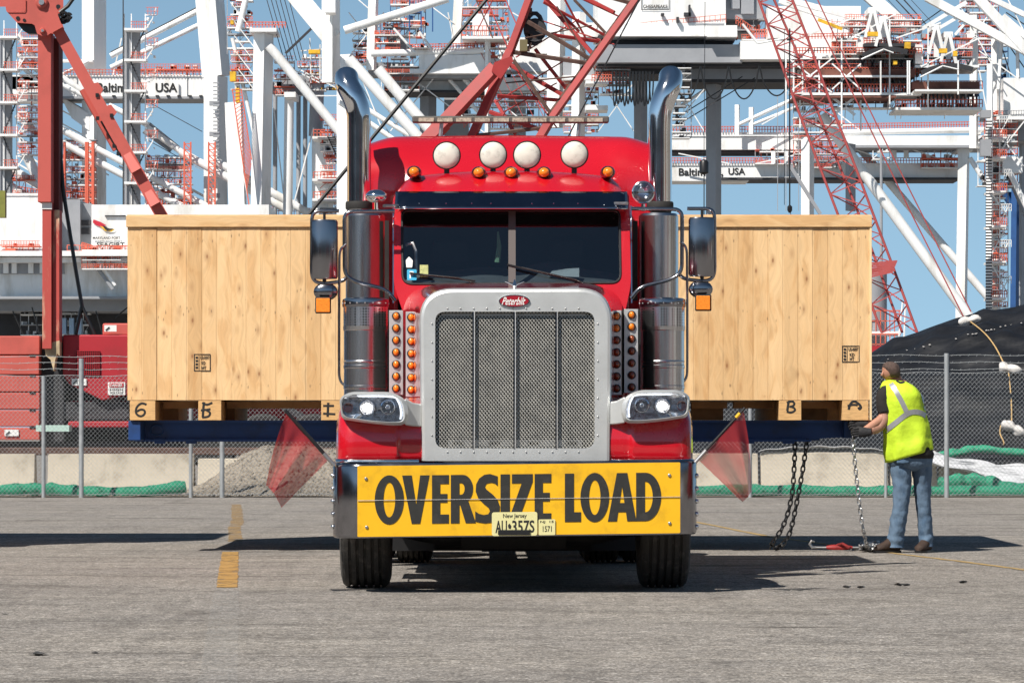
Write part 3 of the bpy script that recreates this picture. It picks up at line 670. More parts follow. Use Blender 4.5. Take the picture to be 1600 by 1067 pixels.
# muffler guards (upper bright cylinders) and air cleaners (lower)
for cx in (571, 1029):
    r = 31/S(3.0); c = L(cx, 336, 3.0); zb = L(cx, 640, 3.0).z-c.z
    MB().lathe([(.001, .012), (r*.9, .01), (r, -.01), (r, -.03), (r, zb)], c, 'Z', 44).build('muffler_guard', 'brushed', truck)
for cx in (571.5, 1035):
    yl = 1.95; r = 35.5/S(yl); Z = lambda py: L(cx, py, yl).z
    c = L(cx, HZ, yl); c.z = 0
    prof = [(.001, Z(600)), (r*.9, Z(618))]
    prof = [(r*.96, Z(640)), (r*.96, Z(608)), (r*.985, Z(607)), (r*.985, Z(603)), (r*.965, Z(602)), (r*.965, Z(576)), (r*.985, Z(575)), (r*.985, Z(571)), (r*.965, Z(570)), (r*.965, Z(566)), (r*.985, Z(565)), (r*.965, Z(563)), (r*.965, Z(517)), (r*.99, Z(516)), (r*1.0, Z(510))]
    ac = MB().lathe(prof, c, 'Z', 44).build('air_cleaner', 'brushed', truck, smooth=18)
    m, t, b = nodes('perforated_steel'); b.inputs['Metallic'].default_value = 1; b.inputs['Roughness'].default_value = .25
    tc = N(t, 'ShaderNodeTexCoord'); vo = N(t, 'ShaderNodeTexVoronoi', Scale=52.0, Randomness=0.0); lk(t, tc.outputs['Object'], vo.inputs['Vector'])
    lk(t, ramp(t, vo.outputs['Distance'], [(.28, (.02, .02, .02)), (.36, (.7, .7, .72))]), b.inputs['Base Color'])
    MB().lathe([(r*.985, Z(510)), (r*.985, Z(480))], c, 'Z', 44).build('perforated_band', m, ac)
    MB().lathe([(r*1.02, Z(480)), (r*1.03, Z(478)), (r*1.03, Z(471)), (r*1.01, Z(468)), (r*.9, Z(466)), (.001, Z(464))], c, 'Z', 44).build('air_cleaner_lid', 'darkchrome', ac)
    mb = MB()
    for k in range(9):
        a = math.pi+math.pi*(k+.5)/9; mb.ball(c+Vector((r*1.03*math.cos(a), r*1.03*math.sin(a), Z(474.5))), .006, 6, 4)
    mb.build('lid_bolts', 'steel', ac)
# cleaner light strips
for side in (-1, 1):
    for (a, b_, yl, lx_, tp, bt) in ((608, 630, 1.66, 619, 485, 617), (634, 652, 1.58, 642.5, 487, 620)):
        if side == 1: a, b_, lx_, tp, bt = mir(b_)-5, mir(a)-5, mir(lx_)-5+1, tp-2, bt-3
        st = MB().b2(L(a, tp, yl), L(b_, bt, yl+.012)).build('light_strip', 'satin', truck, bevel=.003)
        for k in range(7):
            c = L(lx_, tp+9+k*18.8, yl); r = 6.3/S(yl)
            bz = MB().lathe([(r*1.05, .0), (r*1.05, -.01), (r*.85, -.012)], c, 'Y', 20).build('lamp_bezel', 'black', st)
            MB().ball(c+Vector((0, -.010, 0)), r*.86, 14, 8, (.85, .8, 1)).build('amber_lamp', 'amber' if side == -1 or k < 2 else 'amberdark', st)
        MB().b2(L(a, tp, yl+.013), L(b_, bt, yl+.25)).build('strip_backing', 'dark', st)
# fenders
fp = [(.30, .872), (.235, .90), (.225, 1.03), (.26, 1.15), (.34, 1.21), (.52, 1.265), (.85, 1.295), (1.15, 1.30), (1.5, 1.27), (1.8, 1.18), (2.0, 1.0), (2.02, .8)]
def fpt(v):
    t = v*(len(fp)-1); i = min(int(t), len(fp)-2); k = t-i
    p0, p1, p2, p3 = [Vector(fp[max(0, min(len(fp)-1, j))]) for j in (i-1, i, i+1, i+2)]
    return .5*((2*p1)+(p2-p0)*k+(2*p0-5*p1+4*p2-p3)*k*k+(3*p1-p0-3*p2+p3)*k**3)
for side in (-1, 1):
    def ff(u, v):
        q = fpt(v); x = .55+(1.19-.55)*u; c = Vector((1.1, .75)); e = max(0, (u-.80)/.20); s_ = 1-.13*(1-math.sqrt(max(0, 1-e*e)))
        step = .03*sm(.34, .37, u)*(1-sm(.0, .6, v))
        q = c+(q-c)*s_; return (side*(x-.02*(1-v)*0), q.x-step, q.y)
    fd = MB().grid(ff, 40, 60).build('fender', 'red', truck, smooth=50, solid=.008)
    # outer skirt lip
    MB().loft([[Vector((side*1.19, q.x, q.y)) for q in [Vector((1.1, .75))+(fpt(v/30)-Vector((1.1, .75)))*.87 for v in range(31)]],
               [Vector((side*1.195, q.x, q.y)) for q in [Vector((1.1, .75))+(fpt(v/30)-Vector((1.1, .75)))*.80 for v in range(31)]]], cap=False).build('fender_lip', 'red', fd, solid=.008)
    xa, xb = side*.64, side*1.17
    MB().tube([(xa, .185, .872), (side*1.10, .185, .872), (side*1.16, .21, .872), (side*1.19, .30, .872)], .021, 12).build('fender_trim', 'chrome', fd, smooth=60)
    MB().b2((side*.55, .20, .83), (side*1.17, .6, .855)).build('inner_fender', 'black', fd)
# headlamp pods
for side in (-1, 1):
    X = (lambda p: p) if side == -1 else (lambda p: mir(p)-1)
    dy = 0 if side == -1 else -3
    def lpz(pts, rad): 
        q = roundpoly([(X(x), y+dy) for x, y in pts], rad, 5); return q
    o_ = [(530, 622), (546, 612), (612, 612), (634, 623), (640, 645), (634, 664), (612, 665), (572, 661), (534, 655)]
    i_ = [(534, 623.5), (548, 616), (611, 616.5), (627, 625), (631.5, 645), (630, 658.5), (612, 659.5), (574, 656.5), (537, 650.5)]
    rad = [8, 10, 12, 14, 12, 10, 8, 14, 8]
    def RG(pts, y, s=1.0):
        q = lpz(pts, rad); cx = sum(a for a, b in q)/len(q); cy = sum(b for a, b in q)/len(q)
        out = []
        for a, b in q:
            k = max(0, (580-a)/50) if side == -1 else max(0, (a-1030)/50)
            out.append(L(cx+(a-cx)*s, cy+(b-cy)*s, y+.09*k*k))
        return out
    pod = MB(); pod.loft([RG(i_, .12, .985), RG(i_, .085, 1.0), RG(i_, .075, 1.03), RG(o_, .09, .98), RG(o_, .13, 1.0), RG(o_, .26, .99), RG(o_, .42, .86), RG(o_, .54, .55)], cap=False)
    pd = pod.build('headlamp_pod', 'satin', truck, smooth=50)
    pd['label'] = 'left headlamp pod as seen in the photo' if side == -1 else 'right headlamp pod as seen in the photo'
    MB().loft([RG(i_, .13, .99), RG(i_, .165, .97)]).build('reflector_bowl', mat('reflector', (.62, .64, .68), .18, .95, .75, 30), pd)
    MB().loft([RG(i_, .083, .995), RG(i_, .0831, .3)]).build('lamp_glass', 'lens', pd, smooth=60)
    def disc(px, py, r, y, m, name):
        k = max(0, (580-px)/50); c = L(X(px), py+dy, y+.09*k*k); rr_ = r/S(.1)
        MB().lathe([(rr_*1.1, .0), (rr_*1.1, -.012), (rr_*.95, -.014), (rr_*.7, .004), (.001, .008)], c, 'Y', 24).build(name, m, pd)
    disc(574, 637, 12, .13, 'darkchrome', 'lamp_reflector'); disc(606, 636, 10.5, .12, 'chrome', 'lamp_reflector'); disc(544, 637, 7, .13, 'amberdark', 'turn_lamp')
    c = L(X(574), 637+dy, .105); MB().ball(c, 8/S(.1), 18, 12, (1, .4, .9)).build('lit_bulb', 'headlit', pd)
    c = L(X(606), 636+dy, .115); MB().ball(c, 4.0/S(.1), 14, 8, (1, .5, 1)).build('bulb', 'chrome', pd)
    # running-light strip
    st = [(539, 621.5), (550, 619), (610, 619.5), (622, 627), (626.5, 643), (625.5, 655)]
    pts = [L(X(x), y+dy, .105+.09*max(0, (580-x)/50)**2) for x, y in st]
    P2 = []
    for i in range(len(pts)-1):
        for k in range(5):
            t = k/5; p0, p1, p2, p3 = pts[max(i-1, 0)], pts[i], pts[i+1], pts[min(i+2, len(pts)-1)]
            P2.append(.5*((2*p1)+(p2-p0)*t+(2*p0-5*p1+4*p2-p3)*t*t+(3*p1-p0-3*p2+p3)*t**3))
    P2.append(pts[-1]); MB().tube(P2, .0065, 6).build('running_light', 'drl', pd)
    # arm joining the shell
    a0, a1 = (X(632), X(659)); mb = MB()
    mb.loft([[L(a0, 622+dy, .15), L(a0, 664+dy, .15), L(a0, 664+dy, .34), L(a0, 622+dy, .34)], [L((a0+a1)/2, 629+dy, .19), L((a0+a1)/2, 666+dy, .19), L((a0+a1)/2, 666+dy, .34), L((a0+a1)/2, 629+dy, .34)],
             [L(a1, 631+dy, .22), L(a1, 667+dy, .22), L(a1, 667+dy, .36), L(a1, 631+dy, .36)]]); mb.build('pod_arm', 'satin', pd, bevel=.012, smooth=50)
# mirrors
for side in (-1, 1):
    X = (lambda p: p) if side == -1 else (lambda p: 1604-p)
    dy = 0 if side == -1 else -4
    ym = 2.1
    c = L(X(507.5), 390+dy, ym); hw = 20.5/S(ym); hh = 47/S(ym)
    prof = [(.001, -hh), (hw*.9, -hh+.004), (hw, -hh+.02), (hw, hh-.02), (hw*.9, hh-.004), (.001, hh)]
    mr_ = MB().lathe(prof, c, 'Z', 36, (1, .55)).build('door_mirror', 'darkchrome', truck, smooth=50)
    mr_['label'] = 'tall chrome door mirror on the %s side of the cab in the photo' % ('left' if side == -1 else 'right')
    def pth(pts, r, name, m='darkchrome', y=ym, sm_=4):
        P = roundpoly([(X(a), b+dy) for a, b in pts], [0]+[14]*(len(pts)-2)+[0], 5)
        return MB().tube([L(a, b, y) for a, b in P], r, 10).build(name, m, mr_, smooth=60)
    pth([(530, 330), (487.5, 330), (487, 436), (500, 444), (535, 440), (541, 434)], .0135, 'mirror_frame')
    pth([(617, 330), (538, 331), (538.5, 430), (556, 441), (604, 452), (618, 470)], .0145, 'mirror_arm')
    pth([(541, 382), (530.5, 390), (530, 470), (530, 595), (541, 604)], .0095, 'grab_rail', y=2.0)
    MB().tube([L(X(507), 331+dy, ym), L(X(507), 345+dy, ym)], .01, 8).tube([L(X(507), 436+dy, ym), L(X(507), 446+dy, ym)], .014, 8).build('mirror_mount', 'black', mr_)
    MB().ball(L(X(509), 456+dy, ym), 19/S(ym), 18, 10, (1, .35, .75)).build('convex_mirror', 'darkchrome', mr_)
    lo = MB().b2(L(X(505)-12.5, 464+dy, ym-.09), L(X(505)+12.5, 490+dy, ym-.06)).build('lamp_housing', 'dark', mr_, bevel=.008)
    MB().b2(L(X(505)-10.8, 466+dy, ym-.1), L(X(505)+10.8, 488+dy, ym-.0905)).build('amber_lens', mat('amber_square', (.88, .25, .02), .35, 0, .35, 70), lo, bevel=.012)
# round chrome lamps on the mirror arms
c = L(1005, 301, 2.15); r = 18/S(2.15)
o = MB().lathe([(.02, .10), (r*.7, .06), (r*.98, .01), (r, -.02), (r*.9, -.024), (r*.86, .0), (r*.5, .03), (.001, .04)], c, 'Y', 30).build('chrome_spotlamp', 'chrome', truck)
MB().lathe([(r*.88, -.02), (r*.5, -.03), (.001, -.034)], c, 'Y', 28).build('lamp_glass', 'lens', o)
MB().tube([c-Vector((0, 0, r)), c-Vector((0, 0, r+.05))], .014, 8).build('lamp_stalk', 'chrome', o)
c = L(588, 307, 2.15); o = MB().ball(c, 17/S(2.15), 24, 14, (1, 1, .62)).build('chrome_spotlamp', 'chrome', truck)
MB().tube([c-Vector((0, 0, .04)), c-Vector((0, 0, .10))], .014, 8).build('lamp_stalk', 'chrome', o)
MB().tube([L(600, 322, 2.15), L(622, 322, 2.3)], .012, 8).tube([L(980, 318, 2.15), L(960, 318, 2.3)], .012, 8).build('lamp_bracket', 'steel', truck)
# dark clutter between cab and cleaners: door mirror glass, hinges
for side in (-1, 1):
    px = 605 if side == -1 else 993
    MB().b2(L(px-4, 345, 2.9), L(px+3, 470, 2.95)).build('cab_grab_handle', 'dark', truck)
    MB().b2(L(px-6, 484, 2.2), L(px+10, 640, 2.25)).build('cowl_side', 'dark', truck)
# ---------------------------------------------------------------- oversize sign (a separate plate on the bumper)
sgn = empty('oversize_load_sign', tw((0, -.03, .39)), .010)
tag(sgn, 'yellow OVERSIZE LOAD sign plate in black letters fixed across the truck bumper', 'sign')
def SL(px, py, d):     # sign-local from photo pixels, tilted as in the photo
    v = L(px, py+.0115*(810-px)*1.0, -.03); return Vector((v.x, d, v.z-.39))
def sx5(x): return x/2.963+540
H0 = 740.5; H1 = 816.0
def letter(loops):
    return [[(sx5(x), H0+(H1-H0)*y) for x, y in lp] for lp in loops]
def arc(cx, cy, a, b, t0, t1, n=14): return [(cx+a*math.cos(R(t0+(t1-t0)*k/n)), cy-b*math.sin(R(t0+(t1-t0)*k/n))) for k in range(n+1)]
panel([rrect(558.5, 725, 1063, 835.5, 2)], lambda x, y, d: SL(x, y, .003+d), .005).build('sign_plate', 'yellow', sgn)
def Oo(x0, x1):
    c = (x0+x1)/2; a = (x1-x0)/2
    return [arc(c, .5, a, .51, 0, 350, 35), arc(c, .5, a*.40, .36, 0, 350, 35)]
def Ee(x0, x1): return [[(x0, 0), (x1, 0), (x1, .185), (x0+38, .185), (x0+38, .39), (x1-7, .39), (x1-7, .57), (x0+38, .57), (x0+38, .815), (x1, .815), (x1, 1), (x0, 1)]]
LT = []
LT += [Oo(135, 270)]
LT += [[[(262, 0), (306, 0), (327, .62), (345, 0), (388, 0), (345, 1), (306, 1)]]]
LT += [Ee(400, 478)]
LT += [[[(487, 0), (540, 0)]+arc(542, .29, 48, .29, 90, -58, 12)+[(603, 1), (556, 1), (530, .62), (527, .62), (527, 1), (487, 1)], [(527, .17)]+arc(535, .29, 16, .12, 90, -90, 8)+[(527, .41)]]]
sS = [(704, .04), (704, .24)]+[(690, .185), (672, .17), (652, .19), (645, .25), (652, .31), (680, .41), (703, .52), (714, .66), (712, .80), (698, .92), (675, .995), (645, 1.01), (612, .985), (600, .965), (600, .755), (618, .81), (640, .835), (660, .82), (668, .76), (662, .69), (640, .61), (614, .49), (602, .35), (604, .2), (618, .08), (642, .005), (668, -.012)]
LT += [[sS]]
LT += [[[(717, 0), (760, 0), (760, 1), (717, 1)]]]
LT += [[[(770, 0), (866, 0), (866, .16), (812, .82), (862, .82), (862, 1), (762, 1), (762, .85), (815, .19), (770, .19)]]]
LT += [Ee(875, 952)]
LT += [[[(1015, 0), (1057, 0), (1057, .80), (1090, .80), (1090, 1), (1015, 1)]]]
LT += [Oo(1087, 1220)]
LT += [[[(1256, 0), (1304, 0), (1346, 1), (1304, 1), (1298, .81), (1262, .81), (1256, 1), (1214, 1)], [(1280, .27), (1269, .62), (1291, .62)]]]
LT += [[[(1345, 0), (1388, 0)]+arc(1388, .5, 73, .5, 90, -90, 20)+[(1345, 1)], [(1386, .185)]+arc(1390, .5, 32, .315, 90, -90, 14)+[(1386, .815)]]]
mb = MB()
for lt in LT: panel(letter(lt), lambda x, y, d: SL(x, y, -.0018+d), .003, mb)
mb.build('lettering', 'signblack', sgn, smooth=0)
for px, py in ((572, 745), (573, 820.5), (1046, 745), (1046.5, 820)):
    MB().lathe([(.011, .0), (.011, -.006), (.006, -.010), (.001, -.010)], SL(px, py, 0), 'Y', 12).build('bolt', 'steel', sgn)
MB().tube([SL(559, 779, -.006), SL(1063, 779, -.006)], .0026, 5).build('tie_wire', 'steel', sgn)
# licence plate
pl = panel([rrect(768.5, 799.5, 839.5, 836.5, 4)], lambda x, y, d: SL(x, y, -.012+d), .004).build('license_plate', 'plate', sgn)
mb = MB(); MP = lambda x, y, z: SL(x, y, -.0155)
put_text(mb, 'New Jersey', 786, 802, 823, 810.5, MP, .015); put_text(mb, 'AU', 774, 812.5, 792, 832, MP, .02); put_text(mb, '357S', 800, 812.5, 835, 832, MP, .02)
panel([roundpoly([(796, 817), (799, 821), (798, 826), (794.5, 825), (793.5, 820)], 1)], lambda x, y, d: SL(x, y, -.0155), 0, mb)
mb.build('plate_lettering', 'ink', pl, smooth=0, recalc=False)
mb = MB(); mb.b2(SL(778, 827, -.018), SL(828, 835.5, -.028)); mb.build('plate_clamp', 'black', pl, bevel=.004)
pt = panel([rrect(841.5, 811.5, 867.5, 836, 2)], lambda x, y, d: SL(x, y, -.008+d), .004).build('permit_plate', 'plate', sgn)
mb = MB(); put_text(mb, 'NJ  15', 844, 813.5, 865, 818, lambda x, y, z: SL(x, y, -.0115), .015); put_text(mb, '1571', 848, 822, 862, 831, lambda x, y, z: SL(x, y, -.0115), .01); mb.build('permit_lettering', 'ink', pt, smooth=0, recalc=False)
# ---------------------------------------------------------------- flags in the bumper corners
for side in (-1, 1):
    top = L(446, 641, .1) if side == -1 else L(1164, 637, .1); bot = L(523, 727, .1) if side == -1 else L(1086, 722, .1)
    e = empty('warning_flag', tw(bot), .010)
    tag(e, 'mesh red warning flag on a black staff at the %s corner of the bumper' % ('left' if side == -1 else 'right'), 'flag', 'warning flags on the bumper corners')
    MB().tube([bot-bot, (top-bot)], .0125 if side == -1 else .009, 10).build('staff', 'black', e)
    MB().tube([bot-bot, (top-bot)*.22], .014, 10).build('staff_socket', 'steel', e)
    if side == 1: MB().tube([(top-bot)*.82, (top-bot)*.90], .011, 10).build('tape_wrap', 'yellow', e)
    if side == -1: Q = [(448, 643), (515, 716), (416, 758), (440, 793)]
    else: Q = [(1162, 641), (1090, 717), (1174, 768), (1160, 784)]
    def cl(u, v):
        a = Vector(Q[0]).lerp(Vector(Q[1]), u); b = Vector(Q[2]).lerp(Vector(Q[3]), u); p = a.lerp(b, v)
        sag = math.sin(math.pi*u)*v*(-8 if side == -1 else 3); p.y += sag*.6
        bulge = math.sin(math.pi*v)*(1-u)*6*(1 if side == -1 else -1); p.x -= bulge*.6
        y = .1+v*(.10*math.sin(u*9+1.5*v+side)+.05*math.sin(u*21))+.02*v
        return L(p.x, p.y, y)-bot
    MB().grid(cl, 26, 26).build('flag_cloth', 'flag', e, smooth=80)
# ---------------------------------------------------------------- flat rack, crate, trailer
YC = 33.05
FR = YC
rack = empty('flat_rack', (0, YC, 1.0)); tag(rack, 'long dark blue steel flat rack lying crosswise behind the truck under the wooden crate', 'flat rack')
zb = W(0, 690, YC).z; zt = W(0, 656.5, YC).z
xL, xR = W(200, 0, YC).x, W(1362, 0, YC).x
ro = Vector((0, YC, 1.0))
def rb(mb, name, m, par=None, **k):
    mb.v = [tuple(Vector(p)-ro) for p in mb.v]; return mb.build(name, m, par or rack, **k)
mb = MB()
yy0 = YC+.38
mb.prism([(xL+.02, zt), (xR-.2, zt), (xR-.2, zb+.04), (xR-.45, zb+.025), (xL+.35, zb), (xL+.02, zb)], 'Y', yy0, yy0+.025)
mb.b2((xL+.02, yy0-.06, zt-.022), (xR-.2, yy0+.05, zt)); mb.b2((xL+.12, yy0-.05, zb), (xR-.5, yy0+.05, zb+.02))
rb(mb, 'side_rail', 'bluesteel')
rb(MB().b2((xL, YC+.02, zb+.01), (xL+.11, yy0+.12, zt-.003)), 'corner_casting', 'bluesteel', bevel=.01)
rb(MB().b2((xR-.22, yy0-.09, zb+.03), (xR-.11, yy0+.12, zt-.003)), 'corner_casting', 'bluesteel', bevel=.01)
mb = MB(); mb.b2((xL+.02, YC+3.2, zb), (xR-.2, YC+3.23, zt)); rb(mb, 'side_rail', 'bluesteel')
mb = MB()
for k in range(14): x = xL+.4+k*.42; mb.b2((x, yy0+.03, zb+.04), (x+.06, YC+3.2, zt-.03))
rb(mb, 'cross_members', 'bluesteel')
for px in (243, 292, 700, 1163, 1225): rb(MB().b2(W(px-2, 684, yy0-.03), W(px+16, 693, yy0-.01)), 'lashing_bracket', 'bluesteel', bevel=.004)
rb(MB().tube([W(245+10*math.cos(t), 672+8*math.sin(t), yy0-.012) for t in [k*.35 for k in range(17)]], .005, 6), 'painted_ring', 'cblue')
# crate
crate = empty('wooden_crate', (xL, YC, zt)); tag(crate, 'huge pale pine plank crate with stencilled stamps on spray-lettered skids behind the truck', 'crate')
co3 = Vector((xL, YC, zt))
def kb(mb, name, m, par=None, **k):
    mb.v = [tuple(Vector(p)-co3) for p in mb.v]; return mb.build(name, m, par or crate, **k)
x0, x1 = W(198, 0, YC).x, W(1362, 0, YC).x; ztop = W(0, 337.5, YC).z; zfr = W(0, 355, YC).z; zbo = W(0, 625, YC).z
DEP = 3.25
# boards of the front wall, a hairline gap between neighbours
mb = MB(); k0 = 0; x = x0+.03
nb = int((x1-.03-x)/BW)+1
for k in range(nb):
    a = x0+k*BW+.0009; b = min(x0+(k+1)*BW-.0009, x1-.01)
    random.seed(k); j = random.uniform(-.003, .003)
    mb.b2((a+.012 if k == 0 else a, YC+j, zbo), (b, YC+.024, zfr-.004+0))
kb(mb, 'front_boards', 'wood', smooth=0)
kb(MB().b2((x0-.004, YC-.022, zfr), (x0+(x1-x0)*.33, YC+.024, ztop)), 'top_rail', 'woodh', bevel=.003)
kb(MB().b2((x0+(x1-x0)*.33+.003, YC-.022, zfr+.001), (x0+(x1-x0)*.70, YC+.024, ztop-.003)), 'top_rail', 'woodh', bevel=.003)
kb(MB().b2((x0+(x1-x0)*.70+.003, YC-.022, zfr), (x1, YC+.024, ztop+.002)), 'top_rail', 'woodh', bevel=.003)
mb = MB()
for k in range(25):
    for xs in (x0+.004, x1-.028):
        mb.b2((xs, YC+.03+k*.13, zbo), (xs+.022, YC+.03+k*.13+.126, ztop-.01))
kb(mb, 'end_boards', 'wood', smooth=0)
kb(MB().b2((x0, YC+.03, ztop-.01), (x1, YC+DEP, ztop+.012)), 'lid', 'woodh')
kb(MB().b2((x0+.01, YC+DEP-.03, zbo), (x1-.01, YC+DEP, ztop)), 'back_boards', 'wood')
kb(MB().b2((x0+.03, YC+.03, zbo+.004), (x1-.03, YC+DEP-.04, zbo+.05)), 'crate_floor', 'woodh')
wd = mat('skid_end_wood', (.66, .40, .17), .75, 0, .25, 14, stretch=(1, 1, 4))
for a, b in ((203, 243), (310, 346), (502, 548), (640, 676), (900, 936), (1040, 1076), (1217, 1252), (1316, 1357)):
    kb(MB().b2(W(a, 656.6, YC)+Vector((0, -.01, 0)), W(b, 626.2, YC)+Vector((0, DEP, 0))), 'skid', wd, bevel=.004)
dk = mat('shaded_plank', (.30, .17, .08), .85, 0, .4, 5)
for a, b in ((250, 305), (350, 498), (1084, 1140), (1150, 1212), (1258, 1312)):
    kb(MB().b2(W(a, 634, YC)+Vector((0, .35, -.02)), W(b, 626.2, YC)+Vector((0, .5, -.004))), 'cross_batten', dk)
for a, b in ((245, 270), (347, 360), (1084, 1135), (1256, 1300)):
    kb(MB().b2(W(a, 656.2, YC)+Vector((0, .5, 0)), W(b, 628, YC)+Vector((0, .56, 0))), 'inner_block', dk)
# thin lighter corner batten at right
kb(MB().b2((x1-.018, YC-.014, zt), (x1, YC+.03, zfr-.003)), 'corner_batten', mat('fresh_batten', (.80, .62, .36), .7), bevel=.002)
# sprayed letters on the skid ends
def spray(strokes, name, w_=.011):
    mb = MB()
    for st in strokes:
        P = roundpoly([Vector(p) for p in st], [0]+[6]*(len(st)-2)+[0], 4) if len(st) > 2 else st
        mb.tube([W(a, b, YC)+Vector((0, -.0125, 0)) for a, b in P], w_, 6)
    for i, v in enumerate(mb.v):
        y = YC-.0105+(v[1]-(YC-.0125))*.15; mb.v[i] = (v[0], y, v[2])
    o = kb(mb, name, 'ink', smooth=0); return o
spray([[(229, 632), (221, 629), (213, 636), (212, 646), (219, 651), (226, 648), (227, 641), (220, 639), (214, 643)]], 'sprayed_six')
spray([[(319, 628), (318, 636), (317, 652)], [(316, 629), (323, 633), (332, 629)], [(314, 641), (324, 640), (329, 639)], [(323, 641), (329, 644), (327, 651), (316, 652)]], 'sprayed_f')
spray([[(513, 629), (512, 651)], [(505, 634), (522, 634)], [(505, 646), (524, 647)]], 'sprayed_e')
spray([[(1232, 628), (1230, 642)], [(1229, 629), (1238, 626), (1242, 631), (1238, 635), (1232, 635), (1240, 636), (1243, 641), (1236, 645), (1229, 643)]], 'sprayed_b')
spray([[(1326, 640), (1328, 631), (1334, 621 + 5), (1341, 630), (1346, 636), (1343, 640), (1341, 636)], [(1324, 634), (1334, 632), (1340, 633)]], 'sprayed_a')
# stamps
def stamp(a, b, c_, d_):
    mb = MB(); q = lambda x, y, z=0: W(x, y, YC)+Vector((0, -.0045, 0))
    lp = [[(a, b), (c_, b), (c_, d_), (a, d_)], [(a+1.3, b+1.3), (c_-1.3, b+1.3), (c_-1.3, d_-1.3), (a+1.3, d_-1.3)]]
    vs, fs = curve_mesh(lp); mb.add([q(x, y) for x, y, z in vs], fs)
    w_ = c_-a; random.seed(int(a))
    def bar(x0_, y0_, x1_, y1_): mb.add([q(x0_, y0_), q(x1_, y0_), q(x1_, y1_), q(x0_, y1_)], [(0, 1, 2, 3)])
    bar(a+7.6, b+2, a+8.4, d_-2)
    put_text(mb, 'US-0097', a+10, b+3, c_-2, b+8.5, q, .03); put_text(mb, 'KD', a+12, b+11.5, c_-8, b+16.5, q, .03); put_text(mb, 'HT', a+12, d_-8, a+19, d_-2.6, q, .03)
    for k in range(4): bar(a+2.6, b+4+k*5.2, a+6.4, b+7.2+k*5.2)
    kb(mb, 'stamp', 'ink', smooth=0, recalc=False)
stamp(303, 553, 329, 580); stamp(1315.5, 540, 1343, 566)
# trailer under it all
tr = empty('lowboy_trailer', tw((0, 11, 0)), .010); tag(tr, 'dark gooseneck trailer coupled behind the red truck carrying the blue flat rack', 'trailer')
T0 = 0
mb = MB(); mb.b2((-.5, -5.6, 1.22), (.5, -2.3, 1.40)); mb.b2((-.55, -2.9, .62), (.55, -2.3, 1.40)); mb.build('gooseneck', 'dark', tr)
mb = MB(); mb.b2((-1.0, -5.5, .30), (1.0, -2.4, .62)) if False else None; mb.b2((-1.22, -2.4, .28), (1.22, 7.5, .93)); mb.b2((-.55, -2.4, .42), (-.4, 6.5, .72)); mb.b2((.4, -2.4, .42), (.55, 6.5, .72)); mb.build('deck', 'dark', tr)
for yy in (4.4, 5.6, 6.8):
    for sx_ in (-1, 1):
        q = tyre(sx_*.95, yy, .42, .5, 4).build('wheel', 'rubber', tr, smooth=25)
# ---------------------------------------------------------------- tall load standing just outside the frame at left (casts the shadow on the asphalt)
lo = empty('neighbour_load', (-9, 35, 0)); tag(lo, 'tall pale crate on a blue flatbed just outside the left edge', 'crate')
MB().b2((-5, -1.0, 3.0), (3.80, 1.4, 4.15)).build('crate_body', 'wood', lo)
MB().b2((-5, -1.0, 1.15), (3.75, 1.4, 1.35)).build('flatbed', 'bluesteel', lo)
mb = MB(); [mb.b2((x, -.9, 1.35), (x+.15, 1.3, 3.0)) for x in (-4.5, -2, .5, 3.4)]; mb.build('stanchions', 'bluesteel', lo)
for x in (-4, -2.8): tyre(0, 0, .5, .3).build('wheel', 'rubber', lo).matrix_local = Matrix.Translation((x, 0, 0)) @ Matrix.Rotation(R(90), 4, 'Z')
MB().b2((2.0, -.3, 0), (2.2, 0, 1.15)).build('landing_leg', 'dark', lo)
# ---------------------------------------------------------------- chains
def chain(name, pts, pitch, r, m, label, org, seed=1, jit=0):
    P = [Vector(p) for p in pts]; d = [0]
    for a, b in zip(P[:-1], P[1:]): d.append(d[-1]+(b-a).length)
    n = int(d[-1]/pitch); mb = MB(); random.seed(seed)
    def at(s_):
        s_ = max(0, min(d[-1]-1e-6, s_))
        for i in range(len(P)-1):
            if s_ <= d[i+1]: return P[i].lerp(P[i+1], (s_-d[i])/(d[i+1]-d[i]))
        return P[-1]
    for i in range(n):
        a = at(i*pitch); b = at((i+1)*pitch); dr = (b-a).normalized(); c = (a+b)/2
        ref = Vector((0, 1, 0)) if abs(dr.y) < .8 else Vector((1, 0, 0)); u = dr.cross(ref).normalized(); v = dr.cross(u)
        th = R(90)*(i % 2)+R(30)+random.uniform(-jit, jit); w_ = u*math.cos(th)+v*math.sin(th)
        L_ = pitch*.5+r*.6; B_ = pitch*.36; lp = []
        for k in range(12):
            t = 2*math.pi*k/12; cx = math.cos(t); lp.append(c+dr*(math.copysign(L_-B_, cx) + B_*cx if abs(cx) > .01 else 0)+w_*B_*math.sin(t))
        mb.tube(lp, r, 5, closed=True)
    o = mb.build(name, m, org=org); tag(o, label, 'chain'); return o
def smoothp(pts, k=8):
    Q = []
    for i in range(len(pts)-1):
        p0, p1, p2, p3 = pts[max(i-1, 0)], pts[i], pts[i+1], pts[min(i+2, len(pts)-1)]
        for j in range(k):
            t = j/k; Q.append(.5*((2*p1)+(p2-p0)*t+(2*p0-5*p1+4*p2-p3)*t*t+(3*p1-p0-3*p2+p3)*t**3))
    Q.append(pts[-1]); return Q
yc_ = YC+.0
A = lambda l, y=yc_+.46: smoothp([W(a, b, y) for a, b in l])
g1 = G(1192, 856); g2 = G(1232, 860)
c1 = A([(1243, 676), (1241, 730), (1238, 770), (1231, 803)])+[W(1221, 828, 33.45), W(1208, 846, 33.45), Vector((g1.x, 33.6, .02))]
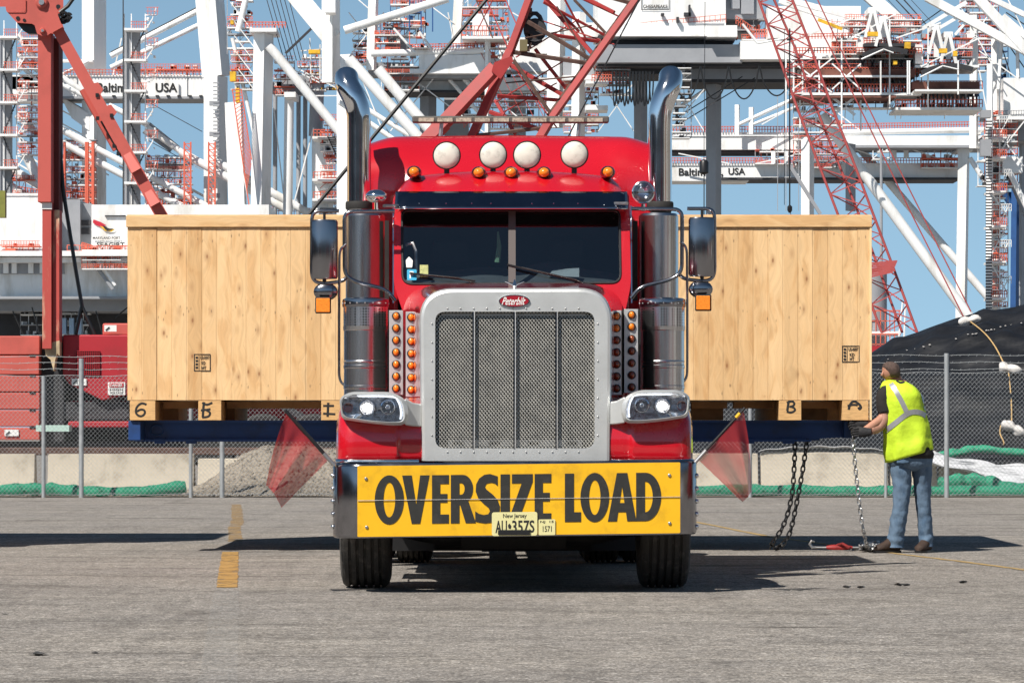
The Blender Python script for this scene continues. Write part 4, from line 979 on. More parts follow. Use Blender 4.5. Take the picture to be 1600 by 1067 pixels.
c2 = A([(1263, 676), (1255, 730), (1247, 775), (1240, 810)])+[W(1234, 834, 33.45), W(1224, 850, 33.45), Vector((W(1212, 0, 33.5).x, 33.6, .02))]
for i, (c, lb) in enumerate(((c1, 'dark rusty chain hanging from the blue rail, left of the pair near the middle right'), (c2, 'dark rusty chain hanging from the blue rail, right of the pair near the middle right'))):
    o = chain('lashing_chain', c, .050, .0078, 'black', lb, c[0], i); o['group'] = 'lashing chains under the flat rack'
c3 = A([(1333, 672), (1334, 700), (1337, 735), (1342, 780), (1348, 825)], 32.98)+[W(1354, 850, 33.2), G(1360, 861)+Vector((0, 0, .02))]
o = chain('lashing_chain', c3, .043, .0062, 'steel', "bright silver chain hanging from the worker's gloves down to the ground", c3[0], 5); o['group'] = 'lashing chains under the flat rack'
random.seed(11); pl_ = [G(1330, 861)+Vector((0, 0, .015))]
for k in range(46): pl_.append(G(1342+random.uniform(0, 48), 857+random.uniform(0, 6))+Vector((0, 0, random.uniform(.02, .06))))
o = chain('chain_heap', pl_, .043, .0062, 'steel', 'loose heap of silver chain links on the asphalt at the worker\'s boot', pl_[0], 3, .8)
# load binder
b0 = G(1266, 861)+Vector((0, 0, .035)); bo = b0.copy()
bd = empty('load_binder', b0); tag(bd, 'red ratchet load binder with steel hook lying on the asphalt before the worker', 'load binder')
q = lambda px, dz=0, dy=0: Vector(((px-1266)*33.6/F, dy, dz))
MB().tube([q(1291), q(1297), q(1302), q(1318), q(1324), q(1332)], [.014, .022, .026, .026, .02, .012], 10).build('ratchet_barrel', mat('binder_red', (.30, .02, .02), .5, 0, .3, 20), bd)
MB().tube([q(1308, .02), q(1316, .035, -.05), q(1326, .0, -.16)], .012, 8).build('handle', mat('worn_red_handle', (.22, .02, .02), .6, 0, .4, 20), bd)
MB().tube([q(1274), q(1292)], .009, 8).build('screw_rod', 'steel', bd)
MB().tube([q(1330), q(1345)], .009, 8).build('screw_rod', 'steel', bd)
MB().tube([q(1275), q(1269, .0), q(1265, .03), q(1268, .06), q(1273, .05)], [.012, .014, .014, .011, .006], 8).build('hook', 'steel', bd)
# ---------------------------------------------------------------- worker
WY = 33.2
per = empty('person', G(1420, 862)); per.location.y = WY; per.location.x = W(1420, 0, WY).x
tag(per, 'worker in a lime safety vest and blue jeans, back turned, gripping a chain', 'person')
PO = per.location.copy()
def P_(px, py, dy=0): return W(px, py, WY)+Vector((0, dy, 0))-PO
u_ = WY/F
M['skin'] = mat('skin', (.47, .235, .16), .55, 0, .12, 30, bump=.1)
M['skinshade'] = mat('tattooed_skin', (.40, .21, .15), .55, 0, .35, 26)
M['hair'] = mat('cropped_hair', (.10, .066, .054), .85, 0, .5, 45, bump=.4, bscale=300)
M['denim'] = mat('blue_denim', (.105, .165, .245), .85, 0, .45, 11, bump=1.0, bscale=14, dirt=(.065, .12, .20), stretch=(1, 1, .5))
M['vest'] = mat('lime_vest', (.56, .78, .03), .7, 0, .14, 7, bump=.9, bscale=7)
M['tape'] = mat('reflective_tape', (.36, .37, .39), .35, .3, .1, 20)
M['tshirt'] = mat('dark_shirt', (.018, .016, .016), .9, bump=.3, bscale=20)
M['boot'] = mat('brown_boot', (.045, .026, .018), .75, 0, .4, 20, bump=.3)
M['glove'] = mat('black_glove', (.02, .02, .022), .8, bump=.3, bscale=40)
# body: one skinned surface grown from joints
J = [('pelvis', (1424, 706), 0, .145), ('waist', (1419, 680), -.02, .135), ('chest', (1409, 635), -.06, .15), ('neckb', (1400, 602), -.05, .075), ('neck', (1396, 592), -.045, .055), ('headm', (1392, 583), -.05, .055), ('headt', (1392, 577), -.055, .05),
     ('shL', (1385, 608), -.09, .065), ('elL', (1379, 652), -.12, .045), ('wrL', (1348, 672), -.22, .032), ('haL', (1340, 674), -.235, .03),
     ('shR', (1422, 614), .03, .055), ('elR', (1416, 652), .10, .046), ('wrR', (1352, 664), -.10, .032), ('haR', (1343, 664), -.12, .03),
     ('hipL', (1408, 722), 0, .085), ('knL', (1408, 780), .0, .05), ('anL', (1400, 845), .05, .035),
     ('hipR', (1439, 722), 0, .085), ('knR', (1443.5, 780), .07, .05), ('anR', (1448, 845), .12, .035)]
ix = {j[0]: i for i, j in enumerate(J)}
ed = [('pelvis', 'waist'), ('waist', 'chest'), ('chest', 'neckb'), ('neckb', 'neck'), ('neck', 'headm'), ('headm', 'headt'), ('neckb', 'shL'), ('shL', 'elL'), ('elL', 'wrL'), ('wrL', 'haL'),
      ('neckb', 'shR'), ('shR', 'elR'), ('elR', 'wrR'), ('wrR', 'haR'), ('pelvis', 'hipL'), ('hipL', 'knL'), ('knL', 'anL'), ('pelvis', 'hipR'), ('hipR', 'knR'), ('knR', 'anR')]
me = bpy.data.meshes.new('body'); me.from_pydata([P_(*j[1], j[2]) for j in J], [(ix[a], ix[b]) for a, b in ed], [])
bo_ = bpy.data.objects.new('body', me); C.objects.link(bo_); bo_.parent = per
md = bo_.modifiers.new('skin', 'SKIN'); 
if not me.skin_vertices: me.skin_vertices.new()
for i, j in enumerate(J):
    me.skin_vertices[0].data[i].radius = (j[3], j[3]); me.skin_vertices[0].data[i].use_root = (i == 0)
md.use_smooth_shade = True; bo_.modifiers.new('sub', 'SUBSURF').levels = 2; bo_.modifiers['sub'].render_levels = 2
me.materials.append(M['skin'])
dg = bpy.context.evaluated_depsgraph_get(); dg.update(); me2 = bpy.data.meshes.new_from_object(bo_.evaluated_get(dg)); bo_.modifiers.clear(); bo_.data = me2
if not me2.materials: me2.materials.append(M['skin'])
# head shape, ears, hair
def lring(cx, cy, hw, hd, dy=0, tilt=0, n=28, p=2.0, fold=0, seed=0, rx=0):
    c = P_(cx, cy, dy); out = []
    for k in range(n):
        t = 2*math.pi*k/n; x = math.copysign(abs(math.cos(t))**(2/p), math.cos(t)); y = math.copysign(abs(math.sin(t))**(2/p), math.sin(t))
        f = 1+fold*noise.noise(Vector((math.cos(t)*1.7, math.sin(t)*1.7, cy*.09+seed)))
        out.append(c+Vector((x*hw*u_*f, y*hd*f, tilt*x*hw*u_)))
    return out
hd_ = MB().loft([lring(1389, 594, 6, .04, -.05), lring(1388, 590, 9, .065, -.055), lring(1389, 584, 11.5, .085, -.06), lring(1390, 577, 12.8, .098, -.055), lring(1391, 571, 11.8, .095, -.05), lring(1391.5, 567.5, 8, .07, -.048), lring(1391.5, 566, 3, .03, -.048)])
ho = hd_.build('head', 'skin', per, smooth=80)
MB().loft([lring(1395.5, 590, 8.5, .05, -.085), lring(1394.5, 584, 11, .085, -.078), lring(1392.5, 578, 13, .102, -.07), lring(1390.5, 571.5, 12.8, .102, -.062), lring(1390, 567.3, 9.6, .08, -.056), lring(1390, 565.3, 4.2, .036, -.055)]).build('hair', 'hair', ho, smooth=80)
MB().ball(P_(1387, 583, -.125), .030, 10, 8, (.45, .5, 1.0)).build('ear', 'skin', ho, smooth=80)
MB().ball(P_(1404.5, 582, -.02), .026, 10, 8, (.3, .6, 1.0)).build('ear', 'skin', ho, smooth=80)
MB().tube([P_(1378.5, 580, -.10), P_(1376.2, 586, -.10), P_(1378.5, 588.5, -.10)], [.006, .013, .006], 8).build('nose', 'skin', ho, smooth=80)
MB().tube([P_(1400, 604, -.06), P_(1397, 590, -.05)], [.068, .058], 14).build('neck', 'skin', per, smooth=80)
# shirt: sleeves and body
def limb(pts, rad, name, m, n=20, fold=0, seed=0, flat=1):
    Q = smoothp([P_(a, b, c) for a, b, c in pts], 6); m_ = len(Q); rs = []
    for i in range(m_):
        t = i/(m_-1)*(len(rad)-1); k = min(int(t), len(rad)-2); rs.append(rad[k]+(rad[k+1]-rad[k])*(t-k))
    mb = MB().tube(Q, rs, n)
    if fold:
        mb.v = [tuple(Vector(v)+Vector((noise.noise(Vector(v)*11+Vector((seed, 0, 0))), noise.noise(Vector(v)*11+Vector((0, seed, 5))), 0))*fold) for v in mb.v]
    return mb.build(name, m, per, smooth=80)
limb([(1388, 605, -.09), (1379, 622, -.11), (1380, 645, -.12)], [.055, .068, .058], 'shirt_sleeve', 'tshirt', fold=.012)
limb([(1423, 614, .02), (1424, 628, .06), (1416, 645, .09)], [.06, .068, .058], 'shirt_sleeve', 'tshirt', fold=.012)
limb([(1380, 640, -.12), (1379, 655, -.13), (1370, 668, -.15), (1357, 673, -.20)], [.047, .046, .042, .034], 'left_arm', 'skinshade')
limb([(1418, 648, .09), (1395, 660, .02), (1370, 662, -.06), (1352, 662, -.10)], [.05, .046, .04, .034], 'right_arm', 'skinshade')
MB().loft([lring(1427, 716, 31, .165, .0, p=2.4), lring(1426, 709, 33.5, .178, .0, p=2.4), lring(1419, 698, 36, .17, -.01, p=2.4), lring(1414, 670, 34, .16, -.03), lring(1408, 630, 31, .15, -.05), lring(1402, 604, 22, .10, -.05), lring(1400, 598, 12, .07, -.05)]).build('shirt', 'tshirt', per, smooth=80)
# vest
VS = [(712, 1421, 36, .19, .0, .30), (700, 1420, 36.5, .20, -.005, .28), (685, 1417.5, 35.5, .18, -.015, .18), (668, 1414.5, 34.5, .17, -.03, .08), (650, 1411.5, 33.5, .165, -.04, 0), (632, 1409, 33, .165, -.05, -.03), (617, 1407.5, 32.5, .165, -.055, -.06), (606, 1405, 29, .14, -.06, -.10), (599, 1402, 22, .105, -.055, -.12), (595, 1400, 14, .078, -.05, -.12)]
def vring(cy, cx, hw, hd, dy, tl, off=0, n=56):
    c = P_(cx, cy, dy); out = []
    for k in range(n):
        t = 2*math.pi*k/n; x = math.cos(t); y = math.sin(t); p = 2.3
        X_ = math.copysign(abs(x)**(2/p), x); Y_ = math.copysign(abs(y)**(2/p), y)
        amp = max(0, (cy-630)/85); f = 1+.055*amp*math.sin(7*t+cy*.05)+.035*math.sin(3*t+cy*.07)+.06*noise.noise(Vector((x*3, y*3, cy*.05)))
        out.append(c+Vector((X_*(hw*u_*f+off), Y_*(hd*f+off), tl*X_*hw*u_)))
    return out
def vint(cy):
    for a, b in zip(VS[:-1], VS[1:]):
        if b[0] <= cy <= a[0]:
            t = (a[0]-cy)/(a[0]-b[0]); return [a[i]+(b[i]-a[i])*t for i in range(6)]
    return VS[0] if cy > VS[0][0] else VS[-1]
cys = [712-117*k/26 for k in range(27)]
MB().loft([vring(*vint(c)) for c in cys], cap=False).build('safety_vest', 'vest', per, smooth=80, solid=.006)
vest = [o for o in per.children if o.name.startswith('safety_vest')][0]
def surf(px, py, off=.007):   # vest surface point seen from behind the worker
    # account for tilt by iterating
    cy = py
    for _ in range(6):
        v = vint(min(712, max(595, cy))); xr = max(-.98, min(.98, (px-v[1])/v[2])); cy = py+v[5]*xr*v[2]
    v = vint(min(712, max(595, cy))); rg = vring(*v, off=off)
    best = min((q for q in rg if q.y <= P_(v[1], cy, v[4]).y+.001), key=lambda q: abs(q.x-P_(px, py).x))
    # interpolate neighbours
    i = rg.index(best); j = i+1 if abs(rg[(i+1) % len(rg)].x-P_(px, py).x) < abs(rg[i-1].x-P_(px, py).x) else i-1
    a, b = rg[i], rg[j % len(rg)]; t = 0 if abs(b.x-a.x) < 1e-5 else max(0, min(1, (P_(px, py).x-a.x)/(b.x-a.x)))
    q = a.lerp(b, t); return Vector((q.x, q.y, P_(px, py).z))
def tape(pts, wpx, name='reflective_tape', m='tape', vert=False):
    vs = []; fs = []; n = 22; P = smoothp([Vector((a, b, 0)) for a, b in pts], 8); m_ = len(P)
    for i, p in enumerate(P):
        d = (P[min(i+1, m_-1)]-P[max(i-1, 0)]).normalized(); s_ = Vector((-d.y, d.x, 0))*wpx/2
        vs += [surf(p.x+s_.x, p.y+s_.y), surf(p.x-s_.x, p.y-s_.y)]
    for i in range(m_-1): fs.append((2*i, 2*i+1, 2*i+3, 2*i+2))
    MB().add(vs, fs).build(name, m, vest, smooth=80)
tape([(1379.5, 674), (1394, 662), (1410, 649), (1421, 644), (1434, 644.5), (1445, 650)], 8)
tape([(1389, 599), (1397, 613), (1407, 632), (1413, 645)], 7.5)
tape([(1431, 602), (1437, 612), (1442, 630), (1444, 642)], 3.5)
tape([(1398, 594.5), (1404, 598), (1411, 596.5)], 3.2, 'vest_print', 'tshirt')
# jeans
def leg(c, name):
    rg = []
    for i, (cy, cx, hw, hd, dy) in enumerate(c): rg.append((cy, cx, hw, hd, dy))
    out = []; n = 34; m_ = len(rg)-1
    for k in range(44):
        t = k/43*m_; i = min(int(t), m_-1); f = t-i; v = [rg[i][j]+(rg[i+1][j]-rg[i][j])*f for j in range(5)]
        r_ = []
        for q in range(n):
            a = 2*math.pi*q/n; cp = P_(v[1], v[0], v[4])
            wr = .95+.12*noise.noise(Vector((math.cos(a)*1.4, math.sin(a)*1.4, v[0]*.12+c[0][1])))+.035*math.sin(v[0]*.45+2*math.sin(a)+c[0][1])*(.3+max(0, (v[0]-765)/90))
            r_.append(cp+Vector((math.cos(a)*v[2]*.93*u_*wr, math.sin(a)*v[3]*wr, 0)))
        out.append(r_)
    return MB().loft(out).build(name, 'denim', jn, smooth=80)
jn = MB().loft([lring(1420, 697, 33, .15, .0, p=2.4, fold=.03), lring(1421, 706, 35, .16, .0, p=2.4, fold=.04), lring(1422.5, 718, 35, .165, .0, p=2.5, fold=.05), lring(1423, 728, 33, .15, .0, p=2.5), lring(1423, 736, 20, .08, 0)]).build('jeans', 'denim', per, smooth=80)
leg([(712, 1408, 20, .145, 0), (735, 1408, 19.5, .135, 0), (760, 1409, 16.5, .115, .0), (785, 1408, 14.5, .10, .0), (810, 1404.5, 14.5, .098, .02), (835, 1401, 14.5, .098, .04), (850, 1400, 14.5, .10, .05), (855, 1400, 14, .10, .05)], 'left_trouser_leg')
leg([(712, 1440, 18, .145, 0), (735, 1441, 17.5, .13, .02), (760, 1442, 15.5, .11, .05), (785, 1444, 13.5, .095, .07), (810, 1447, 13, .092, .09), (835, 1448, 13, .092, .11), (850, 1449, 13, .095, .12), (854, 1449, 12.5, .095, .12)], 'right_trouser_leg')
MB().grid(lambda u, v: surf(1403+19*u, 712, .0)*0+P_(1400+20*u-2*v, 709+15*v*(1-.15*abs(u-.5)), -.172+.02*abs(u-.5)), 6, 6).build('back_pocket', mat('denim_pocket', (.085, .15, .24), .85, 0, .3, 12), jn, solid=.004)
# boots
def boot(path, name):
    P = [P_(a, b, c) for a, b, c in path]
    o = MB().tube(smoothp(P, 5), [.05+.0*i for i in range(len(smoothp(P, 5)))], 16, sx=1, sy=1); return o
for nm, ank, toe, heel in (('boot', (1400, 848, .05), (1372, 856, -.02), (1406, 856, .07)), ('boot', (1447, 848, .12), (1436, 857, -.03), (1455, 856, .14))):
    A_, T_, H_ = P_(*ank), P_(*toe), P_(*heel); T_.z = .035; H_.z = .035
    d = (T_-H_).normalized(); s_ = Vector((-d.y, d.x, 0)); rgs = []
    for t, hw, h in ((0, .028, .09), (.12, .042, .13), (.3, .045, .15), (.5, .046, .11), (.72, .052, .075), (.9, .047, .062), (1, .025, .045)):
        c = H_.lerp(T_+d*.03, t); r_ = []
        for k in range(14):
            a = 2*math.pi*k/14; r_.append(Vector((c.x, c.y, 0))+s_*hw*math.cos(a)+Vector((0, 0, .012+h*(.5+.5*math.sin(a)))))
        rgs.append(r_)
    b_ = MB().loft(rgs).tube([Vector((A_.x, A_.y, .08)), Vector((A_.x, A_.y, .20))], [.05, .055], 14).build(nm, 'boot', per, smooth=70)
    so_ = MB().prism([((H_+s_*a*w2+(T_+d*.035-H_)*t).x, (H_+s_*a*w2+(T_+d*.035-H_)*t).y) for a, t, w2 in ((1, 0, .04), (1, .5, .047), (1, .75, .055), (1, 1, .03), (-1, 1, .03), (-1, .75, .055), (-1, .5, .047), (-1, 0, .04))], 'Z', .0, .022).build('sole', 'black', b_)
# gloves: palm, four fingers and a thumb closed round the chain
def glove(cx, cy, dy, flip):
    c = P_(cx, cy, dy); g = MB().loft([[c+Vector((.10-.022*i*1.0-.0, 0, 0))+Vector((0, rr*math.cos(2*math.pi*k/14), rr2*math.sin(2*math.pi*k/14))) for k in range(14)] for i, (rr, rr2) in enumerate(((.036, .034), (.038, .038), (.034, .043), (.034, .046), (.032, .045), (.026, .038)))])
    go = g.build('glove', 'glove', per, smooth=80)
    for f, (dz, ln) in enumerate(((.032, .068), (.012, .075), (-.009, .07), (-.029, .058))):
        a = c+Vector((-.012, -.012, dz)); b = a+Vector((-ln*.55, -.014, -.004)); d = b+Vector((-ln*.18, .026, -.012)); e = d+Vector((ln*.22, .022, -.008))
        MB().tube([a, b, d, e], [.0125, .0115, .0105, .009], 10).build('glove_finger', 'glove', go, smooth=80)
    a = c+Vector((.03, .02, .03)); MB().tube([a, a+Vector((-.035, .018, .012)), a+Vector((-.065, .016, -.004))], [.014, .0125, .010], 10).build('glove_thumb', 'glove', go, smooth=80)
glove(1339, 675, -.23, 1); glove(1336, 662, -.12, 1)
# ---------------------------------------------------------------- chain-link fence
FY = F*CH/(777-HZ)      # about 59.5 m
s_ = F/FY
def fence(xa, xb, ya, yb, label, posts, wires, seed):
    f = empty('chain_link_fence', ((xa+xb)/2, FY, 0)); tag(f, label, 'fence'); o3 = Vector(((xa+xb)/2, FY, 0))
    pitch = .034; mb = MB(); n = int((xb-xa)/pitch); h = yb-ya; m_ = int(h/.036); r = .0036
    for i in range(n):
        x = xa+i*pitch; pts = []
        for k in range(m_+1):
            up = (k+i) % 2; pts.append(Vector((x+(pitch*1.02 if up else -pitch*.02), FY+(.003 if up else -.003), ya+k*h/m_))-o3)
        mb.tube(pts, r, 3, caps=False)
    mb.build('wire_mesh', 'galv', f, smooth=0, recalc=False)
    # tension wires and barbed strands
    for z in wires:
        mb = MB(); P = [Vector((xa+(xb-xa)*k/24, FY+.02, z+.012*math.sin(k*1.7+z*9)))-o3 for k in range(25)]; mb.tube(P, .0042, 4)
        if z > yb+.02:
            k = 0; x = xa
            while x < xb: mb.beam(Vector((x-.012, FY+.02, z-.015))-o3, Vector((x+.012, FY+.02, z+.015))-o3, .004, .004); x += .13
        mb.build('barbed_strand' if z > yb+.02 else 'tension_wire', 'galv', f, smooth=0, recalc=False)
    for px, py, r_ in posts:
        b = W(px, 777, FY)-o3; b.z = 0; t = W(px, py, FY)-o3; t.x = b.x
        MB().tube([b, t], r_, 12).build('post', 'galv', f)
Zf = lambda py: W(0, py, FY).z
fence(W(-60, 0, FY).x, W(640, 0, FY).x, .03, Zf(587), 'galvanised chain-link fence behind the truck on the left side, before the red machine', [(68, 587, .032), (127, 560, .038), (298, 588, .03), (347, 580, .038), (580, 560, .035)], [Zf(587), Zf(577), Zf(567), Zf(557), .05], 1)
fence(W(960, 0, FY).x, W(1680, 0, FY).x, .03, Zf(582), 'galvanised chain-link fence on the right, before the black tarped mound', [(1000, 580, .035), (1172, 582, .03), (1384, 582, .026), (1479, 552, .038), (1660, 552, .038)], [Zf(582), Zf(577), Zf(566), Zf(555), .05], 2)
# ---------------------------------------------------------------- barriers
BY = 62.0
def barrier(px0, px1, top, label):
    a, b = W(px0, 0, BY).x, W(px1, 0, BY).x; z = W(0, top, BY).z; c = (a+b)/2
    e = MB().prism([(-.30, 0), (-.30, .08), (-.16, .28), (-.09, z), (.09, z), (.16, .28), (.30, .08), (.30, 0)], 'X', a-c, b-c)
    o = e.build('concrete_barrier', 'conc', bevel=.02); o.location = (c, BY, 0); tag(o, label, 'barrier', 'concrete barriers behind the fence'); return o
barrier(-110, 56, 709, 'pale concrete barrier behind the fence, leftmost in view'); barrier(76, 304, 709, 'long pale concrete barrier behind the fence between two posts left of the truck')
barrier(310, 500, 716, 'pale concrete barrier half buried by the gravel left of the truck'); barrier(1020, 1184, 708, 'pale concrete barrier right behind the red flag beside the truck')
barrier(1188, 1386, 706, 'pale concrete barrier behind the hanging chains'); barrier(1390, 1462, 704, 'short pale concrete barrier right of the worker\'s legs')
barrier(1466, 1700, 730, 'low pale concrete barrier under the white sheeting at far right')
mb = MB().b2(W(-60, 711, 62.6), W(560, 699, 62.6)+Vector((0, .3, 0))); tag(mb.build('steel_rail_beam', 'rust', org=W(240, 705, 62.6), bevel=.02), 'rusty brown steel beam lying along the top of the left barriers', 'beam')
# gravel heap and verge
def heap(u, v):
    x = W(270, 0, 62).x+(W(600, 0, 62).x-W(270, 0, 62).x)*u; y = 60.0+3.8*v
    z = .82*sm(0, .62, v)*sm(0, .45, u)*(1-.15*u)+.05*noise.noise(Vector((x*3, y*3, 0)))+.035*noise.noise(Vector((x*11, y*11, 3)))+.02*noise.noise(Vector((x*26, y*26, 3)))
    return (x, y, max(.005, z+.01))
tag(MB().grid(heap, 150, 50).build('gravel', 'gravelcol', smooth=0), 'grey brown gravel heap behind the fence left of the truck', 'gravel', kind='stuff')
random.seed(5); mb = MB()
for k in range(1100):
    u, v = random.random(), random.random(); p = heap(u, v); r = random.uniform(.012, .038); mb.ball(p, r, 5, 3, (1, 1, .7))
for k in range(260):
    x = random.uniform(W(-40, 0, 60).x, W(700, 0, 60).x); mb.ball((x, random.uniform(59.8, 61), .01), random.uniform(.012, .04), 5, 3, (1.2, 1, .6))
tag(mb.build('loose_gravel', 'gravelcol', smooth=0), 'loose pale stones scattered on the gravel heap', 'gravel', kind='stuff')
mb = MB().grid(lambda u, v: (-14+28*u, 59.7+3*v, .012+.02*abs(noise.noise(Vector((u*80, v*9, 0))))), 120, 10); tag(mb.build('verge', 'gravelcol'), kind='structure')
# green netting rolls
def roll(pts, r, label):
    P = smoothp([W(a, b, y) for a, b, y in pts], 10); n = len(P)
    mb = MB().tube(P, [r*(1+.10*math.sin(i*.9)+.12*noise.noise(Vector((i*.35, r, 0)))) for i in range(n)], 16)
    mb.v = [tuple(Vector(v)+Vector((0, 0, .02*noise.noise(Vector(v)*7)))) for v in mb.v]
    tag(mb.build('netting_roll', 'netgreen', smooth=70, org=P[n//2]), label, 'netting', 'green netting rolls by the fence')
roll([(-40, 768, 60.3), (30, 765, 60.3), (66, 764, 60.3), (70, 768, 60.3)], .10, 'green netting roll on the ground at the far left edge')
roll([(74, 764, 60.3), (120, 768, 60.2), (180, 770, 60.2), (240, 767, 60.2), (290, 760, 60.3)], .10, 'green netting roll on the ground left of the gravel heap, tapering right')
roll([(1040, 768, 60.3), (1180, 766, 60.3), (1300, 768, 60.3), (1384, 768, 60.3), (1470, 768, 60.3), (1660, 768, 60.2)], .095, 'long green netting roll at the foot of the right fence')
roll([(1470, 758, 60.8), (1500, 752, 60.9), (1540, 754, 60.9), (1580, 764, 60.8), (1640, 764, 60.8)], .12, 'bulging green netting roll lying on the long roll at the right')
roll([(1440, 716, 63.2), (1490, 708, 63.3), (1530, 702, 63.3), (1580, 706, 63.3), (1660, 712, 63.3)], .07, 'upper green netting roll laid across the tarp foot at the right')
# ---------------------------------------------------------------- tarped mound
def mound(x, y):
    H = [(-.6, .2), (1.2, 1.25), (3.0, 1.7), (4.4, 1.8), (5.6, 2.05), (6.5, 2.38), (7.0, 2.68), (8.15, 3.07), (8.8, 3.2), (9.4, 3.24), (12, 3.5), (18, 3.2), (24, .2)]
    h = 0
    for a, b in zip(H[:-1], H[1:]):
        if a[0] <= x <= b[0]: h = a[1]+(b[1]-a[1])*(x-a[0])/(b[0]-a[0])
    if x < H[0][0] or x > H[-1][0]: h = .1
    f = sm(-.25, 1, (y-62.8)/6.0) if y < 69.5 else 1-.6*sm(0, 1, (y-69.5)/12)
    z = h*f
    z += .055*math.sin(x*2.3+y*3.2+.6*math.sin(x*.9))*min(1, f*2.5)*(1-.7*sm(68, 69.5, y))+(.12*abs(math.sin(x*2.1+y*4.6+.8*math.sin(x*1.3)))-.09*abs(math.sin(x*3.7-y*1.1+math.sin(y*2.2))))*min(1, f*2)*(1-sm(68.3, 69.4, y))+.04*noise.noise(Vector((x*1.2, y*2.0, 0)))
    return max(.02, z)
M['tarp'] = mat('black_tarpaulin', (.008, .009, .012), .5, 0, .5, 1.5, spec=.4, bump=1.0, bscale=2.2, stretch=(.7, 1.8, 2.5))
tp = MB().grid(lambda u, v: (-.6+24.6*u, 62.7+20*v, mound(-.6+24.6*u, 62.7+20*v)), 250, 150).build('tarped_mound', 'tarp', smooth=80)
tag(tp, 'big mound covered in creased black tarpaulin behind the right fence', 'mound')
def onmound(px, py):
    lo_ = 62.8
    for k in range(900):
        Y = 62.8+k*.01; p = W(px, py, Y)
        if p.z <= mound(p.x, p.y): return Vector((p.x, p.y, mound(p.x, p.y)))
    return W(px, py, 69.5)
def sandbag(px, py, w_, h_, lab, rot):
    c = onmound(px, py); c = c+Vector((0, -.1, .02)); mb = MB()
    mb.ball((0, 0, 0), 1, 22, 14, (w_/2, .12, h_/2)); mb.v = [tuple(Vector(v)*(1+.5*noise.noise(Vector(v)*7+Vector((px, 0, 0))))) for v in mb.v]
    for i, v in enumerate(mb.v):   # tied waist
        v = Vector(v); k = 1-.42*math.exp(-(v.x/.05)**2); mb.v[i] = (v.x, v.y*k, v.z*k)
    o = mb.build('sandbag', 'bag', smooth=80); o.location = c; o.rotation_euler = (0, rot, 0)
    tag(o, lab, 'sandbag', 'white sandbags tied down the tarp'); return c
b1 = sandbag(1515, 503, .42, .20, 'white sandbag on the crest of the black tarped mound', R(-12))
b2 = sandbag(1574, 577, .44, .20, 'white sandbag halfway down the tarp at the right, between two rope lengths', R(4))
b3 = sandbag(1583, 672, .46, .22, 'lowest white sandbag on the tarp at the right edge', R(28))
def rope(pts, lab):
    P = [onmound(a, b)+Vector((0, -.05, .03)) for a, b in pts]; P = smoothp(P, 6)
    tag(MB().tube(P, .0125, 6).build('rope', 'rope', org=P[0]), lab, 'rope', 'tan ropes on the tarp')
rope([(1515, 505), (1532, 518), (1545, 532), (1557, 549), (1568, 571)], 'tan rope curving from the crest sandbag to the middle sandbag')
rope([(1575, 583), (1578, 610), (1580, 640), (1580, 664)], 'tan rope hanging straight from the middle sandbag to the lowest one')
rope([(1563, 668), (1562, 680), (1568, 694), (1567, 697)], 'short loose tan rope end left of the lowest sandbag')
# seam of pale stitches along the crest and white sheeting at the foot
mb = MB()
random.seed(2)
for k in range(40):
    t = k/39+random.uniform(-.012, .012); px = 1385+215*t; py = 557-57*t**.8+random.uniform(-1.5, 1.5)+6
    if random.random() < .4: p = onmound(px, py); mb.ball(p+Vector((0, -.03, .02)), random.uniform(.008, .018), 6, 4, (1.3, 1, .6))
mb.build('seam_tape', 'bag', tp)
M['sheet'] = mat('white_sheeting', (.55, .56, .58), .4, 0, .5, 4, dirt=(.12, .13, .14), stretch=(.5, 3, 6))
def sheet(u, v):
    a = Vector((1404, 708, 0)).lerp(Vector((1640, 778, 0)), u); b = Vector((1440, 706, 0)).lerp(Vector((1640, 735, 0)), u)
    p = a.lerp(b, v); q = W(p.x, p.y, 61.2+.7*v); q.z = max(.03, q.z+.03*math.sin(u*16+v*8)+.04*math.sin(v*17+u*3)); return q
tag(MB().grid(sheet, 60, 24).build('plastic_sheeting', 'sheet', org=W(1500, 730, 61), solid=.01), 'crumpled white and grey plastic sheeting trailing over the barrier at the right', 'sheeting')
def strip(u, v):
    q = W(1186+200*u, 706-8*math.sin(u*math.pi)**.7*(1-v)-1, 62-.15+.4*v); q.z += .01*math.sin(u*30); return q
tag(MB().grid(strip, 40, 4).build('plastic_strip', 'sheet', org=W(1286, 700, 62), solid=.01), 'grey plastic strip laid along the barrier top behind the chains', 'sheeting')
# ---------------------------------------------------------------- red mobile crane with counterweights (left)
RY = 68.0
rc = empty('mobile_crane', (W(100, 0, RY).x, RY, 0)); tag(rc, 'red mobile crane with stacked counterweights and folded mast behind the left fence', 'crane'); ro3 = rc.location.copy()
def r_(mb, name, m, par=None, **k):
    mb.v = [tuple(Vector(p)-ro3) for p in mb.v]; return mb.build(name, m, par or rc, **k)
V = lambda px, py, dy=0: W(px, py, RY+dy)
ys = [524, 555, 586, 613, 640, 667, 688]
for k in range(6):
    r_(MB().p2(V(-150, ys[k]+.7, -1.2), V(62-(k % 3 == 1)*.6, ys[k+1]-.7, 1.2)), 'counterweight_slab', 'cred', bevel=.02)
for k in range(5):
    for px in (46,): r_(MB().p2(V(px, ys[k+1]-.6, -1.215), V(px+9, ys[k+1]+2.2, -1.19)), 'lifting_slot', 'dark')
r_(MB().p2(V(100, 585, 1.3), V(600, 700, 1.5)), 'rear_panel', 'cdark')
r_(MB().p2(V(150, 636, .9), V(600, 662, 1.2)), 'rear_deck', 'credhot')
r_(MB().p2(V(62, 530, -.9), V(99, 690, .9)), 'dark_bay', 'cdark')
